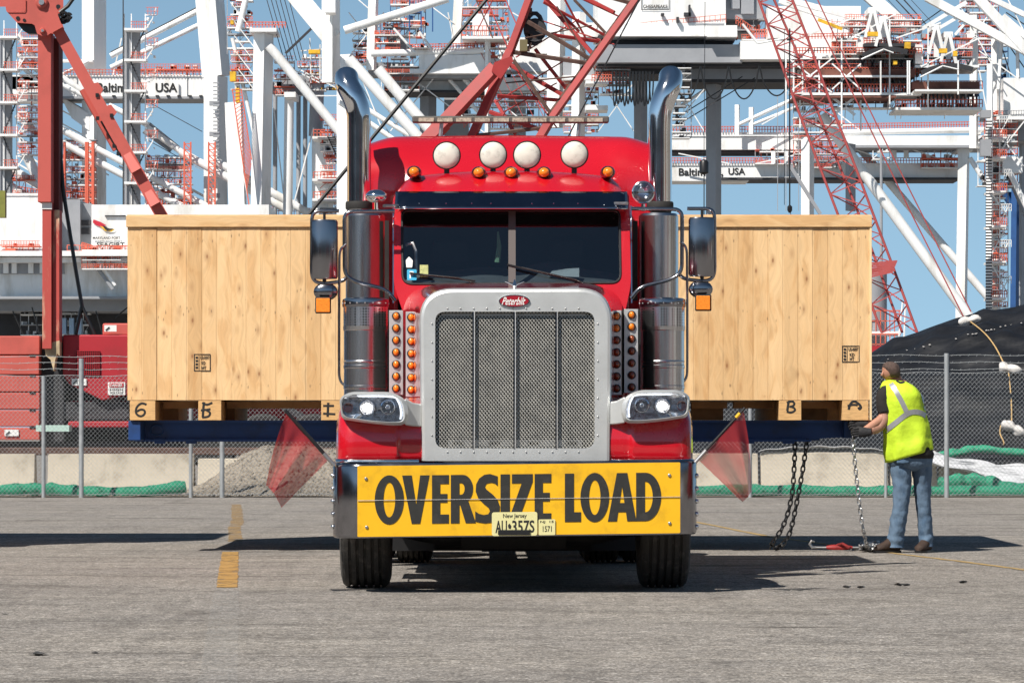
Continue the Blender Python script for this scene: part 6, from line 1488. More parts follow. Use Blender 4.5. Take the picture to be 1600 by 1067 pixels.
# --- low portal beam and sill at lower left
A2 = Crane('white portal beam with orange railings and small emblem panel above the red counterweights', 300, 100)
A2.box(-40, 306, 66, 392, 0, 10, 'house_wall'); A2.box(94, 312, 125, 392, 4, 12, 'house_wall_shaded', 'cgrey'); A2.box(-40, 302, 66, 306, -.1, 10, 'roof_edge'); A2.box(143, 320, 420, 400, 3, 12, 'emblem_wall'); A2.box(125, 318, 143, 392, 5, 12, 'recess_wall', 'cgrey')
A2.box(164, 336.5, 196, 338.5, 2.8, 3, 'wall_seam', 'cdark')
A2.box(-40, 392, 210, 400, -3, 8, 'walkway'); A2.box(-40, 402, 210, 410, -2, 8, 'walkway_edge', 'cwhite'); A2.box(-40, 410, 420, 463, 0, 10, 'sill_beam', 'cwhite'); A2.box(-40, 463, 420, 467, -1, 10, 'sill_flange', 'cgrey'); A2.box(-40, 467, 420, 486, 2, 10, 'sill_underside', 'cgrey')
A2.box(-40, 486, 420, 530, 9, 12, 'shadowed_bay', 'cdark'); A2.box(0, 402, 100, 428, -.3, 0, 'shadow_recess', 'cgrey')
for px in (5, 18, 44, 62): A2.box(px, 404, px+8, 427, -.6, -.3, 'bracket', 'cwhite')
A2.rail((0, 400), (62, 400), 17, 8, t=1.1); A2.rail((105, 400), (200, 402), 17, 9, t=1.1); A2.rail((150, 412), (200, 422), 16, 4, t=1.8); A2.rail((128, 395), (145, 400), 16, 3, t=1.6)
A2.clutter(128, 390, 200, 420, 55, ('corange', 'corange', 'cwhite', 'cgrey'), -3, 21); A2.clutter(0, 385, 62, 402, 14, ('corange', 'cwhite', 'cgrey'), -2, 22)
A2.box(8, 388, 24, 398, -2.5, -1, 'orange_box', 'corange'); A2.tube((140, 401), (176, 452), 6, 'stair_stringer', 'cgrey', dy=-2); A2.tube((146, 398), (180, 446), 5, 'stair_stringer', dy=-2)
A2.clutter(32, 490, 70, 522, 30, ('cdark', 'cgrey', 'cwhite'), 4, 23); A2.clutter(92, 490, 140, 522, 24, ('cdark', 'cgrey', 'cwhite'), 4, 24)
for a, b in (((50, 480), (62, 522)), ((150, 486), (160, 522)), ((180, 496), (200, 480)), ((20, 486), (36, 522))): A2.tube(a, b, 2.2, 'cable', 'black', dy=0)
for x in (96, 108, 120): A2.box(x, 497, x+7, 522, 3, 4, 'blue_cylinder', mat('pale_blue_gear', (.30, .42, .55), .5))
# emblem: small quartered red, white, black and gold pennon and a line of lettering
mb = MB(); q = lambda x, y, z=0: A2.P(x, y, 2.9)
A2.b(panel([[(146, 343), (157, 347), (166, 352), (160, 356), (150, 352), (145, 348)]], lambda x, y, d: q(x, y), 0), 'emblem_red', 'red', smooth=0)
A2.b(panel([[(156, 353), (164, 356), (172, 359), (180, 358), (175, 362), (164, 361)]], lambda x, y, d: A2.P(x, y, 2.85), 0), 'emblem_gold', 'cyellow', smooth=0)
A2.b(panel([[(160, 352), (170, 357), (178, 357.5), (168, 361), (163, 357)]], lambda x, y, d: A2.P(x, y, 2.8), 0), 'emblem_black', 'ink', smooth=0)
A2.text('MARYLAND PORT', 145, 370, 188, 374, 2.8); A2.text('SEAGIRT', 151, 379, 195, 386, 2.8)
A2.box(124, 344, 142, 352, 4.8, 5, 'wall_sign', 'cdark'); A2.box(124, 356, 140, 366, 4.8, 5, 'wall_sign', 'cdark')
A2.tube((-40, 640), (-40, 467), 30, 'leg'); A2.tube((412, 660), (412, 440), 30, 'leg', dy=5)
# --- crane 3: A-frame legs left of the truck
A3 = Crane('white container crane with splayed A-frame legs just left of the exhaust stack', 330, 430)
A3.leg((412, 54), (401, GND), 17, 13); A3.leg((365, 160), (385, GND), 26, 3, 'inner_leg', dy=4); A3.tube((420, 72), (548, 228), 15, 'diagonal', dy=-1); A3.tube((548, 228), (700, 420), 15, 'diagonal', dy=-1)
A3.tube((363, 60), (396, 205), 6, 'diagonal', dy=2); A3.tube((384, 0), (372, 50), 10, 'diagonal', dy=3); A3.box(390, 44, 432, 50, -2, 3, 'top_platform'); A3.rail((384, 44), (446, 44), 9, 5, t=1.3)
A3.tube((452, 150), (445, GND), 15, 'post', dy=2); A3.box(444, 144, 462, 152, -1, 4, 'post_cap')
for x in (430, 466.5, 477): A3.tube((x, 148), (x-1, GND), 7, 'post', 'cgrey', dy=6)
A3.b(MB().tube([A3.P(496, 130, 4), A3.P(493, 213, 4)], 11*A3.k, 12), 'column', 'cgrey'); A3.tube((504, 213), (505, GND), 34, 'column', dy=5)
for y, w_ in ((213, 20), (279, 20), (310, 18)): A3.box(488, y, 530, y+4, 0, 6, 'platform'); A3.rail((490, y), (534, y), 10, 5, t=1.2, dy=-.5)
A3.clutter(500, 185, 535, 335, 60, ('corange', 'cwhite', 'cdark', 'cgrey'), 1, 31)
mb = MB()
for k in range(12): y = 215+k*3.6; mb.beam(A3.P(512+k*1.6, y, -2), A3.P(522+k*1.6, y, -2), .12, .12)
mb.beam(A3.P(512, 213, -2), A3.P(532, 258, -2), .12, .12); mb.beam(A3.P(522, 213, -2), A3.P(540, 254, -2), .12, .12); A3.b(mb, 'stair_flight', 'cdark', smooth=0)
mb = MB()
pts = [((360, 140), (388, 300))]
for k in range(26): t = k/26; a = Vector((363, 140)).lerp(Vector((387, 300)), t); b = Vector((377, 140)).lerp(Vector((393, 260)), t); mb.beam(A3.P(a.x, a.y, -2), A3.P(b.x, b.y, -2), .06, .06)
mb.beam(A3.P(363, 140, -2), A3.P(389, 320, -2), .1, .1); mb.beam(A3.P(377, 140, -2), A3.P(393, 250, -2), .1, .1); A3.b(mb, 'orange_ladder', 'corange', smooth=0)
A3.clutter(360, 85, 400, 140, 60, ('corange', 'cwhite', 'cdark', 'cwhite', 'cgrey'), 1, 32); A3.clutter(355, 0, 395, 85, 60, ('corange', 'cwhite', 'cgrey', 'cwhite', 'cdark'), 3, 33); A3.clutter(428, 95, 460, 148, 40, ('corange', 'cwhite', 'cdark', 'cgrey'), 3, 34); A3.clutter(465, 90, 525, 140, 80, ('corange', 'cwhite', 'cdark', 'cgrey', 'cyellow'), 3, 35)
A3.box(440, 118, 500, 148, 6, 8, 'trolley_house', 'cgrey'); A3.box(425, 128, 440, 146, 6, 8, 'trolley_house', 'cgrey')
for a in ((359, 112, 368, 127), (368, 138, 374, 160), (360, 32, 365, 38), (482, 78, 500, 84)): A3.box(*a, -2, -1, 'hazard_board', 'cyellow')
mb = MB()
for i in range(6): mb.beam(A3.P(414+i*7, -10, 0), A3.P(444+i*6.4, 95, 0), .07, .07)
mb.beam(A3.P(446, 84, -2), A3.P(496, 36, -2), .2, .2); A3.b(mb, 'boom_ropes', 'cdark', smooth=0)
# --- crane 4: big white frame behind the left stack and over the cab
A4 = Crane('white container crane over the cab with cylinder tie and box girder above the strobe bar', 310, 640)
A4.leg((517, -30), (517, 130), 17, 11); A4.bar((456, -15), (520, 62), 30, 'knee_brace', dp=12); A4.box(508, 0, 524, 20, -3, -1, 'cap'); A4.leg((540, 86), (540, 700), 22, 6, 'leg', dy=4)
A4.tube((538, 48), (700, -2), 13, 'tie_tube', dy=-3); A4.tube((545, 92), (660, 222), 17, 'diagonal', dy=-3); A4.tube((590, 108), (692, 228), 17, 'diagonal', dy=-2); A4.tube((540, 150), (640, 212), 8, 'diagonal', dy=2); A4.tube((530, 160), (640, 235), 8, 'diagonal', dy=2)
A4.leg((584, -20), (580, 110), 12, 4, 'post', dy=1); A4.leg((718, -20), (713, 70), 14, 2, 'post', dy=2)
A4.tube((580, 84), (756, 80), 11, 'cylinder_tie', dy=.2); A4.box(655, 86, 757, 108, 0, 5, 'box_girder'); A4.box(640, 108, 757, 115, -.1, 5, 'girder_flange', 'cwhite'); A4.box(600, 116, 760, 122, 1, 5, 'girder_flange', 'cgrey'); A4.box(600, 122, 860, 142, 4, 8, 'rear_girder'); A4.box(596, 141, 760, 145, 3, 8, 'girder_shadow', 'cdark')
A4.box(575, 98, 640, 118, 3, 6, 'trolley', 'cgrey'); A4.clutter(596, 90, 655, 140, 90, ('cwhite', 'cdark', 'cgrey', 'corange', 'cwhite'), 0, 41); A4.clutter(585, 30, 625, 80, 70, ('corange', 'corange', 'cwhite', 'cgrey'), 0, 42); A4.clutter(550, 50, 582, 100, 60, ('cdark', 'cwhite', 'corange', 'cgrey'), 2, 43)
A4.rail((640, 78), (740, 76), 8, 4.5, t=1.2); A4.b(MB().loft([[A4.P(606, 50, 2), A4.P(660, 80, 2), A4.P(600, 82, 2)], [A4.P(606, 50, 4), A4.P(660, 80, 4), A4.P(600, 82, 4)]]), 'gusset', 'cgrey', smooth=0)
for a, b in (((615, 45), (648, 82)), ((655, 50), (675, 78))): A4.tube(a, b, 4, 'ladder_stringer', dy=-1)
A4.clutter(610, -5, 665, 55, 90, ('corange', 'cwhite', 'cgrey', 'cdark', 'cblue'), 1, 44); A4.clutter(640, 40, 672, 75, 30, ('corange', 'corange', 'cwhite'), -1, 45)
A4.box(722, 57, 792, 61, -2, 3, 'platform'); A4.rail((722, 57), (792, 57), 16, 6, t=1.0); A4.box(738, 22, 764, 57, 0, 3, 'winch_house'); A4.clutter(722, 0, 795, 56, 70, ('corange', 'cwhite', 'cgrey', 'cdark', 'corange'), 1, 46); A4.clutter(720, 62, 800, 100, 70, ('corange', 'cwhite', 'cgrey', 'cwhite'), 1, 47)
A4.leg((669, 125), (669, GND), 14, 12, 'dark_column', 'cgrey', dy=7); A4.box(694, 140, 732, 640, 9, 13, 'dark_column', 'cgrey'); A4.leg((762, 60), (762, 240), 5, 4, 'ladder_post', dy=0); A4.leg((808, 120), (808, GND), 18, 10, 'column', 'cgrey', dy=8)
A4.tube((700, 122), (760, 190), 6, 'brace', dy=3); A4.tube((725, 122), (745, 145), 9, 'brace', dy=3); A4.clutter(725, 122, 860, 200, 120, ('cwhite', 'cgrey', 'corange', 'cwhite', 'cdark'), 4, 48); A4.box(750, 86, 860, 112, 6, 9, 'box_girder'); A4.box(780, 60, 870, 84, 7, 9, 'box_girder', 'cwhite')
mb = MB()
for k in range(3):
    x = 640+k*18; mb.beam(A4.P(x, 0, -1), A4.P(x, 50, -1), .1, .1)
A4.b(mb, 'hangers', 'cblue', smooth=0)
# --- crane 5: machinery house and dark girder right of the lattice boom
A5 = Crane('white container crane with large machinery house, shaded girder and looping black cables', 280, 1050)
A5.box(934, -60, 1134, 36, 0, 16, 'machinery_house'); A5.b(MB().p2(A5.P(1134, -60, 1), A5.P(1192, 30, 16)), 'house_side', 'cgrey', smooth=0); A5.box(934, 36, 1134, 54, -.3, 0, 'house_base'); A5.box(950, 54, 1134, 57, -.6, 6, 'walkway')
A5.rail((960, 53), (1134, 36), 13, 8, t=.8, m='corange'); A5.box(1086, 37, 1132, 40, -2.2, -2, 'handrail', 'cgrey')
mb = MB()
lp = [[(1002, -12), (1046, -12), (1046, 16), (1002, 16)], [(1003, -11), (1045, -11), (1045, 15), (1003, 15)]]; vs, fs = curve_mesh(lp); mb.add([A5.P(x, y, -.1) for x, y, z in vs], fs); put_text(mb, 'CHESAPEAKE', 1005, 8, 1043, 13.5, lambda x, y, z: A5.P(x, y, -.1), .02)
A5.b(mb, 'wall_sign_lettering', 'ink', smooth=0, recalc=False)
for a in ((1033, 21, 1038, 25), (1057, 27, 1061, 35), (1076, 8, 1079, 25), (1069, 20, 1080, 25)): A5.box(*a, -.8, -.1, 'wall_fitting', 'cdark')
for a in ((1142, -10, 1156, 14), (1158, -10, 1178, 22)): A5.box(*a, .7, 1, 'side_door', 'cgrey')
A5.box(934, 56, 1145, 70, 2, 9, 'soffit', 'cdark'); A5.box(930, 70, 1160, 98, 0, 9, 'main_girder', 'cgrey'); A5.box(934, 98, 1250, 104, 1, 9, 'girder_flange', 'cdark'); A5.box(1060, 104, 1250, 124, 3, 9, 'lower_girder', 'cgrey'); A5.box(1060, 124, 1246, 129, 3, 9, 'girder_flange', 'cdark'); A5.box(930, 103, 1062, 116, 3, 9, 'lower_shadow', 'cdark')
A5.box(1157, 64, 1250, 93, -1, 7, 'outer_girder'); A5.box(1105, 40, 1152, 58, -1, 4, 'bracket_box'); A5.tube((1160, 38), (1184, 68), 4, 'ladder_stringer', dy=-3); A5.tube((1184, 68), (1230, 60), 3, 'walkway_edge', dy=-3); A5.rail((1150, 38), (1182, 60), 13, 4, t=1.1); A5.rail((1182, 58), (1260, 58), 11, 4, t=1.4)
A5.clutter(1150, 30, 1260, 62, 70, ('corange', 'cwhite', 'corange', 'cgrey', 'cwhite'), 1, 51)
def loop(x0, x1, yt, yb_):
    mb = MB(); P = [];
    for k in range(13): t = k/12; P.append(A5.P(x0+(x1-x0)*t, yt+(yb_-yt)*math.sin(math.pi*t)**.6, -1)); 
    return mb.tube(P, .055, 6)
for x0_, x1_ in ((1050, 1094), (1095, 1138), (1139, 1186), (1187, 1240)): A5.b(loop(x0_, x1_, 104, 155 if x1_ != 1240 else 150), 'festoon_cable', 'black')
for k in range(12): A5.b(loop(957+k*5.2, 962+k*5.2+2, 112, 166-(k % 3)*3), 'festoon_cable', 'black')
A5.clutter(930, 108, 985, 145, 70, ('cdark', 'corange', 'cwhite', 'cgrey'), 2, 52); A5.box(915, 126, 950, 131, 0, 3, 'platform'); A5.rail((925, 127), (955, 127), 10, 4, t=1.3); A5.clutter(1046, 105, 1080, 215, 60, ('cdark', 'cdark', 'cgrey', 'cwhite'), 0, 53); A5.tube((1050, 175), (1120, 128), 5, 'brace', dy=5)
A5.leg((1115, 128), (1115, GND), 15, 10, 'column', 'cgrey', dy=5); A5.leg((1001, 108), (1001, GND), 12, 10, 'column', 'cgrey', dy=9); A5.leg((905, 20), (903, 240), 12, 10, 'column', dy=6); A5.leg((870, -20), (868, 200), 20, 9, 'column', dy=9); A5.box(882, 36, 935, 58, 5, 8, 'upper_box'); A5.box(880, 88, 940, 118, 6, 9, 'mid_box', 'cgrey'); A5.clutter(880, 100, 935, 205, 80, ('cwhite', 'corange', 'cgrey', 'cwhite'), 6, 54)
A5.box(879, 118, 935, 125, 5, 9, 'mid_flange'); A5.box(915, 165, 950, 172, 2, 5, 'mid_flange')
mb = MB(); mb.beam(A5.P(1048, 190, 2), A5.P(1160, 120, 2), .08, .08); mb.beam(A5.P(1048, 202, 2), A5.P(1180, 122, 2), .08, .08); A5.b(mb, 'stay_ropes', 'cdark', smooth=0)
# --- crane 6: decks of the boom hinge, right
A6 = Crane('white container crane with stacked orange-railed decks and dark arched canopies, right', 270, 1400)
A6.box(1240, 60, 1322, 84, 2, 8, 'boom_box'); A6.box(1255, 84, 1440, 92, 1.9, 6, 'deck_edge'); A6.box(1340, 62, 1380, 82, 0, 5, 'drive_house'); A6.box(1430, 70, 1442, 100, 0, 5, 'drive_house')
A6.box(1245, 92, 1440, 108, 3, 8, 'boom_girder'); A6.box(1255, 108, 1430, 121, -1, 7, 'deck_shadow', 'deckrust_shade'); A6.box(1258, 118, 1420, 121, -1.3, -1, 'deck_lip', 'cwhite')
A6.box(1255, 145, 1440, 149, -1, 4, 'lower_deck'); A6.box(1400, 168, 1535, 172, -1, 4, 'lower_deck'); A6.box(1425, 128, 1530, 140, -1, 7, 'deck_shadow', 'deckrust_shade'); A6.box(1430, 140, 1535, 143, -3, -1, 'deck_lip')
A6.box(1350, 68, 1430, 73, -1, 4, 'deck_lip', 'cdark'); A6.box(1430, 102, 1530, 106, -1, 4, 'deck_lip', 'cwhite'); A6.box(1240, 150, 1400, 153, -1, 4, 'deck_shadow', 'deckrust_shade')
for a, b, h in (((1240, 84), (1440, 84), 9), ((1255, 118), (1440, 118), 12), ((1235, 145), (1440, 145), 13), ((1430, 140), (1535, 140), 13), ((1400, 168), (1535, 168), 12), ((1350, 68), (1410, 68), 8), ((1445, 103), (1500, 103), 9), ((1250, 62), (1330, 60), 8)): A6.rail(a, b, h, 4.6, t=1.25)
mb = MB()
for k in range(38): x = 1300+k*6.1; mb.beam(A6.P(x, 121 if x < 1430 else 140, 0), A6.P(x, 145 if x < 1430 else 168, 0), .11, .11)
for k in range(12): x = 1345+k*15; mb.beam(A6.P(x, 94, 1), A6.P(x+6, 108, 1), .1, .1); mb.beam(A6.P(x+6, 94, 1), A6.P(x, 108, 1), .1, .1)
A6.b(mb, 'deck_posts', 'cdark', smooth=0)
def canopy(x0_, x1_, yb_, h):
    mb = MB().grid(lambda u, v: A6.P(x0_+(x1_-x0_)*u, yb_-h*math.sin(math.pi*(.08+.72*u))**.8, -3+6*v)-Vector((0, 0, 0)), 16, 2); A6.b(mb, 'arched_canopy', 'cdark', smooth=0, solid=.35)
    A6.tube((x0_-2, yb_+1), (x0_+32, yb_-h+1), 2.6, 'canopy_edge', dy=-3.4); A6.tube((x0_+32, yb_-h), (x1_-22, yb_-h+6), 2, 'canopy_edge', dy=-3.4)
canopy(1348, 1418, 92, 15); canopy(1440, 1520, 120, 17)
for cx, y in ((1364, 14), (1380, 28), (1463, 40), (1482, 52)):
    A6.bar((cx-12, y+45), (cx-1, y), 4.5, 'a_frame', dy=-1); A6.bar((cx+12, y+48), (cx+1, y), 5, 'a_frame', dy=-1); A6.bar((cx, y+50), (cx, y+4), 8, 'a_frame', dy=1, dp=3)
    A6.box(cx-7, y-2, cx+7, y+7, -1, 2, 'sheave_head')
for a in ((1356, 50, 1372, 57), (1468, 76, 1480, 83), (1396, 95, 1402, 101), (1414, 66, 1423, 76), (1490, 80, 1496, 88)): A6.box(*a, -2.5, -2, 'hazard_board', 'cyellow')
A6.b(MB().beam(A6.P(1278, 31, -3), A6.P(1316, 46, -3), 5*A6.k, 2*A6.k), 'yellow_spreader_arm', 'cyellow', smooth=0)
A6.clutter(1300, 30, 1440, 84, 130, ('cwhite', 'cwhite', 'corange', 'cgrey', 'cdark'), 1, 61, sz=(1.5, 8)); A6.clutter(1440, 60, 1520, 104, 70, ('cwhite', 'cwhite', 'corange', 'cgrey', 'cdark'), 1, 62); A6.clutter(1228, 92, 1440, 145, 170, ('cwhite', 'corange', 'rust', 'cdark', 'cgrey'), 1, 63); A6.clutter(1300, 150, 1530, 168, 110, ('cwhite', 'corange', 'cdark', 'cgrey', 'cblue'), 2, 64); A6.clutter(1240, 150, 1300, 195, 60, ('cwhite', 'corange', 'cgrey'), 3, 65)
for x in (1240, 1254, 1280, 1418, 1421, 1497, 1376): A6.bar((x, 95), (x, 148), 2.2, 'white_post', dy=-3)
A6.bar((1300, 152), (1336, 180), 4, 'brace'); A6.bar((1336, 152), (1300, 182), 4, 'brace'); A6.bar((1230, 0), (1420, 50), 9, 'boom_stay', dy=2); A6.bar((1218, 0), (1300, 28), 12, 'boom_stay', dy=4); A6.box(1200, 10, 1345, 60, 9, 12, 'rear_house')
A6.leg((1240, 70), (1240, 150), 6, 5, 'post', dy=2)
A6.leg((1262, 215), (1261, GND), 13, 9, 'column', dy=12); A6.tube((1283, 180), (1512, 492), 17, 'long_diagonal', dy=3); A6.tube((1512, 492), (1560, 560), 17, 'long_diagonal', dy=3); A6.tube((1322, 208), (1545, 466), 16, 'long_diagonal', dy=82)
A6.leg((1329, 225), (1329, 330), 6, 12, 'shaded_stub', 'cgrey', dy=8)
random.seed(77)
for k in range(26):
    x = 1245+k*11; y = 150+8*math.sin(k); A6.bar((x, y), (x+random.uniform(-3, 3), y+random.uniform(14, 34)), 1.2, 'hanger', dy=2)
for a, b in (((1232, 92), (1300, 145)), ((1300, 92), (1232, 145)), ((1300, 100), (1345, 140)), ((1345, 100), (1300, 140)), ((1250, 60), (1330, 30)), ((1330, 60), (1400, 22)), ((1400, 60), (1470, 36)), ((1440, 104), (1530, 60)), ((1228, 60), (1228, 200)), ((1315, 60), (1315, 200)), ((1390, 30), (1390, 170)), ((1450, 40), (1450, 170)), ((1270, 196), (1330, 196))): A6.bar(a, b, 2.2, 'white_strut', dy=-1)
# --- long girders with lettering
A7 = Crane('two long white crane booms, the lower reading Baltimore, USA, above the right crate half', 350, 1200)
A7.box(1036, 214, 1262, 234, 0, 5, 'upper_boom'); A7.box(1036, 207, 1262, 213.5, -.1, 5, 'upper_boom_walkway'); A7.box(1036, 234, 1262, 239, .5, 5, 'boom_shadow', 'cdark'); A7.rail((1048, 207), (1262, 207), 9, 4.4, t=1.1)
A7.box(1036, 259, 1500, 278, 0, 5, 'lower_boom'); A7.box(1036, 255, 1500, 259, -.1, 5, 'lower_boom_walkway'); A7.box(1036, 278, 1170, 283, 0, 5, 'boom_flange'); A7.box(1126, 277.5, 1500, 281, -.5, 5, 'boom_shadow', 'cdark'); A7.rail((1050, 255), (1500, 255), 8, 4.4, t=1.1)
A7.text('Baltimore,', 1060.5, 263, 1130, 277); A7.text('USA', 1138, 262.5, 1164.5, 273.5)
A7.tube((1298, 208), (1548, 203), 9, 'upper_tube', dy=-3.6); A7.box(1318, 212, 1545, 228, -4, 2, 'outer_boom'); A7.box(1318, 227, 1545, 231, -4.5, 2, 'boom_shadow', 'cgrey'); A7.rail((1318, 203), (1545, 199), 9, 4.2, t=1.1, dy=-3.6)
for x, t, b in ((1152, 164, 212), (1174, 168, 210), (1209, 237, 257), (1229, 237, 257), (1397, 230, 250), (1416, 230, 248)): A7.leg((x, t), (x, b), 6, 2, 'stub_post', dy=-1)
A7.tube((1154, 195), (1240, 155), 6, 'stay', dy=-1); A7.tube((1176, 195), (1262, 160), 5, 'stay', dy=-1); A7.clutter(1180, 236, 1262, 256, 20, ('cwhite', 'corange', 'cgrey'), -1, 71); A7.clutter(1240, 195, 1320, 262, 90, ('cwhite', 'corange', 'cwhite', 'cgrey'), -2, 72); A7.clutter(1440, 232, 1500, 262, 50, ('cwhite', 'corange', 'cgrey'), -2, 73); 
A7.leg((1506, 232), (1499, GND), 13, 5, 'tall_leg', dy=-3); A7.box(1496, 228, 1520, 236, -3, 2, 'leg_cap'); A7.tube((1515, 247), (1545, 292), 8, 'leg_brace', dy=-3); A7.b(MB().tube([A7.P(1377, 235, -8), A7.P(1377, 440, -8)], .13, 8), 'lamp_mast', 'cgrey'); A7.clutter(1364, 236, 1390, 248, 14, ('cwhite', 'cdark'), -8, 75, sz=(2, 4))
mb = MB()
for x in (1215, 1228, 1234, 1248): mb.beam(A7.P(x, 150, -9), A7.P(x, 330, -9), .06, .06)
A7.b(mb, 'hoist_ropes', 'cgrey', smooth=0)
# --- crane 8: right edge tower, house, sweeping stays
A8 = Crane('white container crane at the right edge with tall ladder tower and sweeping stays', 290, 1550)
A8.leg((1522, 24), (1521, 232), 10, 3, 'mast', dy=1)
for a, b, w_ in (((1346, -12), (1418, 52), 13), ((1368, -5), (1432, 52), 10), ((1448, -4), (1610, 84), 13), ((1526, -4), (1606, 82), 15), ((1544, -4), (1610, 28), 8), ((1440, 46), (1510, 4), 6), ((1468, 44), (1506, 22), 5), ((1492, 55), (1512, 32), 4), ((1566, 26), (1610, 64), 10)): A8.bar(a, b, w_, 'stay', dy=-1)
A8.leg((1566, 52), (1560, 140), 4, 2, 'light_post', dy=0); A8.leg((1589, 62), (1591, 122), 4, 2, 'light_post', dy=0)
A8.box(1568, 122, 1640, 182, 0, 8, 'white_house'); A8.box(1571, 186, 1640, 220, 2, 9, 'house_soffit', 'cgrey'); A8.rail((1560, 186), (1620, 184), 12, 4, t=.9, m='cgrey'); A8.box(1558, 182, 1640, 187, -.3, 6, 'house_walkway'); A8.leg((1598, 220), (1598, GND), 4, 10, 'shaded_leg', 'cgrey', dy=6)
A8.leg((1547, 100), (1544, GND), 8, 2, 'ladder_tower', dy=-2); A8.leg((1556, 60), (1556, GND), 8, 8, 'ladder_column', 'cwhite', dy=2)
mb = MB()
for k in range(64): y = 190+k*4.7; mb.beam(A8.P(1540, y, -3.5), A8.P(1550, y, -3.5), .1, .1)
A8.b(mb, 'ladder_rungs', 'cdark', smooth=0)
for y in (214, 245, 298, 352, 408, 465): A8.box(1546, y, 1572, y+3.5, -2.5, 1, 'landing'); A8.rail((1549, y), (1573, y), 11, 3.2, t=1.1, dy=-3); A8.bar((1560, y), (1578, y-34), 1.6, 'landing_strut', dy=-2); A8.rail((1562, y-22), (1580, y-22), 11, 3.2, t=.9, dy=-2.5, m='cwhite')
A8.box(1533, 218, 1549, 244, -4, -3, 'grey_cabinet', 'cgrey'); A8.box(1533, 172, 1549, 184, -4, -3, 'grey_cabinet', 'cgrey'); A8.clutter(1528, 180, 1590, 290, 120, ('cwhite', 'corange', 'cgrey', 'corange', 'cdark'), 0, 81); A8.clutter(1545, 290, 1575, 480, 100, ('cwhite', 'corange', 'cgrey', 'cdark'), 0, 82, sz=(1.2, 4)); A8.clutter(1500, 0, 1560, 110, 80, ('cwhite', 'corange', 'cgrey', 'cwhite', 'cblue'), 3, 83); A8.clutter(1545, 100, 1572, 190, 70, ('cblue', 'cwhite', 'cgrey', 'cdark'), 3, 84)
A8.box(1567, 245, 1598, 270, 0, 3, 'small_house'); A8.tube((1578, 270), (1612, 340), 9, 'brace', dy=-1); A8.tube((1560, 240), (1610, 355), 6, 'brace', 'cgrey', dy=2)
mb = MB()
for a, b in (((1395, -5), (1440, 42)), ((1408, -5), (1448, 40)), ((1428, 46), (1482, 8)), ((1572, 20), (1610, 45)), ((1580, 65), (1612, 100)), ((1570, 62), (1610, 120)), ((1564, 70), (1580, 120))): mb.beam(A8.P(*a, 0), A8.P(*b, 0), .08, .08)
A8.b(mb, 'stay_ropes', 'cdark', smooth=0)
# --- blue crane leg at the right edge
A9 = Crane('dark blue crane leg standing against the sky at the right edge', 380, 1585); A9.e['group'] = 'blue crane parts'; del A9.e['group']
A9.leg((1588, 285), (1584, GND), 8, 9, 'leg', 'cblue'); A9.tube((1560, 290), (1600, 350), 10, 'brace', 'cblue'); A9.box(1560, 285, 1592, 292, 0, 3, 'cross_beam', 'cblue'); A9.box(1596, 330, 1612, 480, 4, 8, 'pale_stack', 'cwhite'); A9.clutter(1552, 40, 1575, 190, 24, ('cblue', 'cblue', 'cgrey'), 3, 91, sz=(3, 9)); A9.box(1575, 300, 1598, 312, 1, 2, 'cross_beam', 'cblue')
# --- small white deck vessel parts behind the mound
A10 = empty('crane_machinery', W(1370, 500, 130)); tag(A10, 'grey round machinery base with orange railings between the crate and the mound', 'machinery')
MB().lathe([(.45, -3), (.45, 1.6), (.3, 1.65)], (-.1, 0, 0), 'Z', 18).build('drum', 'cgrey', A10)
for z in (-.55, .55-1.9):
    MB().b2((-.9, -.7, z), (.75, .7, z+.15)).build('deck', 'cwhite', A10)
    mb = MB(); [mb.beam((-.9+.16*k, -.7, z+.15), (-.9+.16*k, -.7, z+.85), .03, .03) for k in range(11)]; mb.beam((-.9, -.7, z+.85), (.75, -.7, z+.85), .04, .04); mb.beam((-.9, -.7, z+.5), (.75, -.7, z+.5), .03, .03); mb.build('deck_railing', 'corange', A10, smooth=0)
MB().tube([(.55, -.9, -1.8), (.8, -.9, .6)], .03, 5).tube([(.8, -.9, -1.8), (.9, -.9, .6)], .03, 5).build('white_ladder', 'cwhite', A10)
# fine bracing, hand lines and cables of the cranes
def fine(cr, segs, w_=1.4, m='cwhite', name='fine_brace', dy=1):
    for a, b in segs: cr.bar(a, b, w_, name, m, dy=dy)
random.seed(41)
def par(x0, y0, dx, dy_, n, sx_, sy_): return [((x0+i*sx_, y0+i*sy_), (x0+i*sx_+dx, y0+i*sy_+dy_)) for i in range(n)]
fine(A1, par(92, 150, 66, 36, 5, 3, 22), 2.2, 'cwhite', dy=3); fine(A1, par(172, 240, 90, 48, 4, 14, 20), 3, 'cwhite', dy=4); fine(A1, par(28, 130, 34, 20, 8, 0, 21), 2.5, 'cwhite', dy=3); fine(A1, par(232, 160, 84, 46, 3, 0, 60), 1.2, 'cgrey', dy=4)
fine(A1, par(236, 300, 60, 32, 3, 20, -8), 4, 'cwhite', dy=2); fine(A1, [((230, 60), (312, 20)), ((176, 120), (190, 60)), ((100, 250), (160, 330)), ((150, 250), (96, 330)), ((240, 330), (240, 262)), ((262, 330), (262, 262)), ((282, 330), (282, 262))], 2, 'cwhite', dy=1)
fine(A3, par(360, 4, 34, 44, 5, 3, 26), 1.5, 'cwhite', dy=1); fine(A3, [((430, 150), (530, 150)), ((428, 170), (446, 330)), ((456, 330), (490, 200)), ((470, 110), (530, 140)), ((440, 100), (500, 130)), ((484, 60), (486, 130)), ((500, 70), (500, 130)), ((470, 80), (520, 76)), ((360, 180), (392, 330))], 1.8, 'cwhite', dy=2)
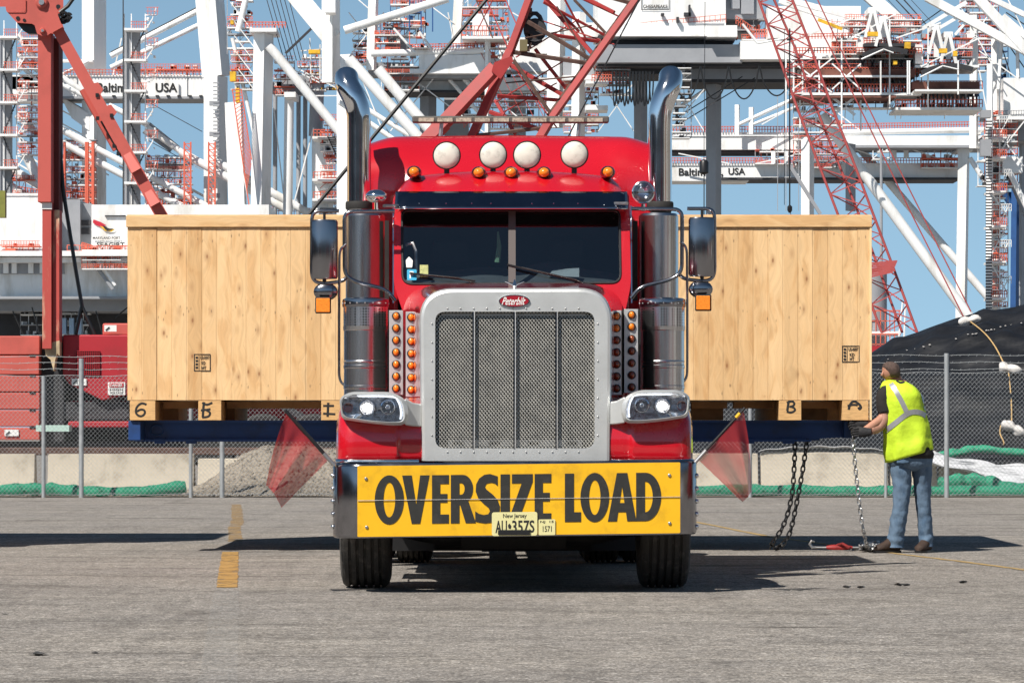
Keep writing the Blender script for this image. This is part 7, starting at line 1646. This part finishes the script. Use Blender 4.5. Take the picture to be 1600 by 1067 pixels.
fine(A4, [((545, 20), (600, 90)), ((600, 20), (545, 90)), ((560, 0), (640, 70)), ((640, 0), (580, 70)), ((560, 110), (600, 210)), ((640, 120), (760, 210)), ((680, 120), (610, 205)), ((730, 120), (830, 200)), ((760, 120), (700, 200)), ((660, 0), (740, 60)), ((790, 60), (860, 140)), ((800, 20), (870, 60)), ((740, 60), (860, 60)), ((600, 60), (650, 60)), ((700, 20), (712, 80)), ((620, 0), (620, 80)), ((636, 0), (636, 80))], 1.7, 'cwhite', dy=2)
fine(A4, par(520, 130, 46, 78, 5, 22, 2), 1.2, 'cgrey', dy=3); fine(A4, par(740, 60, 60, 120, 4, 18, 4), 1.0, 'lred', dy=0)
fine(A5, [((1060, 140), (1100, 205)), ((1100, 140), (1050, 200)), ((1046, 165), (1080, 165)), ((1046, 185), (1082, 185)), ((940, 130), (990, 205)), ((990, 130), (935, 205)), ((935, 150), (990, 150))], 1.5, 'cwhite', dy=1)
fine(A7, [((1140, 212), (1255, 212)), ((1190, 195), (1270, 150)), ((1060, 240), (1140, 256)), ((1180, 256), (1262, 238)), ((1330, 232), (1400, 256)), ((1420, 232), (1495, 258)), ((1300, 170), (1345, 205)), ((1280, 200), (1330, 150))], 1.8, 'cwhite', dy=-1.5)
fine(A8, [((1500, 10), (1560, 120)), ((1560, 0), (1500, 90)), ((1520, 60), (1570, 60)), ((1530, 80), (1600, 130)), ((1545, 190), (1600, 260)), ((1600, 190), (1545, 260)), ((1562, 140), (1562, 470)), ((1530, 110), (1545, 190)), ((1575, 0), (1605, 60)), ((1548, 300), (1575, 340)), ((1575, 350), (1548, 400)), ((1548, 410), (1575, 460))], 1.8, 'cwhite', dy=-1)
fine(A8, par(1380, -8, 46, 50, 4, 12, 0), .8, 'cdark', 'stay_rope', 3); fine(A6, par(1300, 26, 120, 34, 4, 8, 9), 1.4, 'cwhite', dy=3); fine(A6, [((1250, 150), (1250, 200)), ((1275, 150), (1275, 200)), ((1345, 150), (1345, 205))], 2.2, 'cwhite', dy=1)
# unseen warehouses added so the chrome and the glass have something to reflect
def reflection_shed(label, loc, rz, ln, h, wall, seed):
    wh = empty('backdrop', loc, rz); tag(wh, label, 'stand-in building'); MB().b2((-ln/2, 0, 0), (ln/2, 24, h)).build('wall', wall, wh, smooth=0)
    MB().prism([(-1, h), (12, h+2.5), (25, h)], 'X', -ln/2-1, ln/2+1).build('roof', 'cgrey', wh, smooth=0); random.seed(seed); x = -ln/2+3
    while x < ln/2-6:
        w_ = random.uniform(3, 7); hh = random.uniform(.35, .8)*h; MB().b2((x, -.12, 0), (x+w_, -.02, hh)).build('reflection_door', random.choice(('white', 'cdark', 'cdark', 'credhot', 'cgrey')), wh, smooth=0); x += w_+random.uniform(1, 5)
reflection_shed('long pale warehouse stand-in added behind the viewpoint for reflections', (5, -62, 0), R(180), 150, 15, mat('reflection_wall', (.20, .19, .18), .8, 0, .3, .2), 1)
reflection_shed('grey warehouse stand-in added left of the view for reflections', (-52, 0, 0), R(90), 110, 12, mat('reflection_wall', (.12, .12, .125), .8, 0, .3, .2), 2)
reflection_shed('tan warehouse stand-in added right of the view for reflections', (52, 0, 0), R(-90), 110, 12, mat('reflection_wall', (.24, .20, .15), .8, 0, .3, .2), 3)
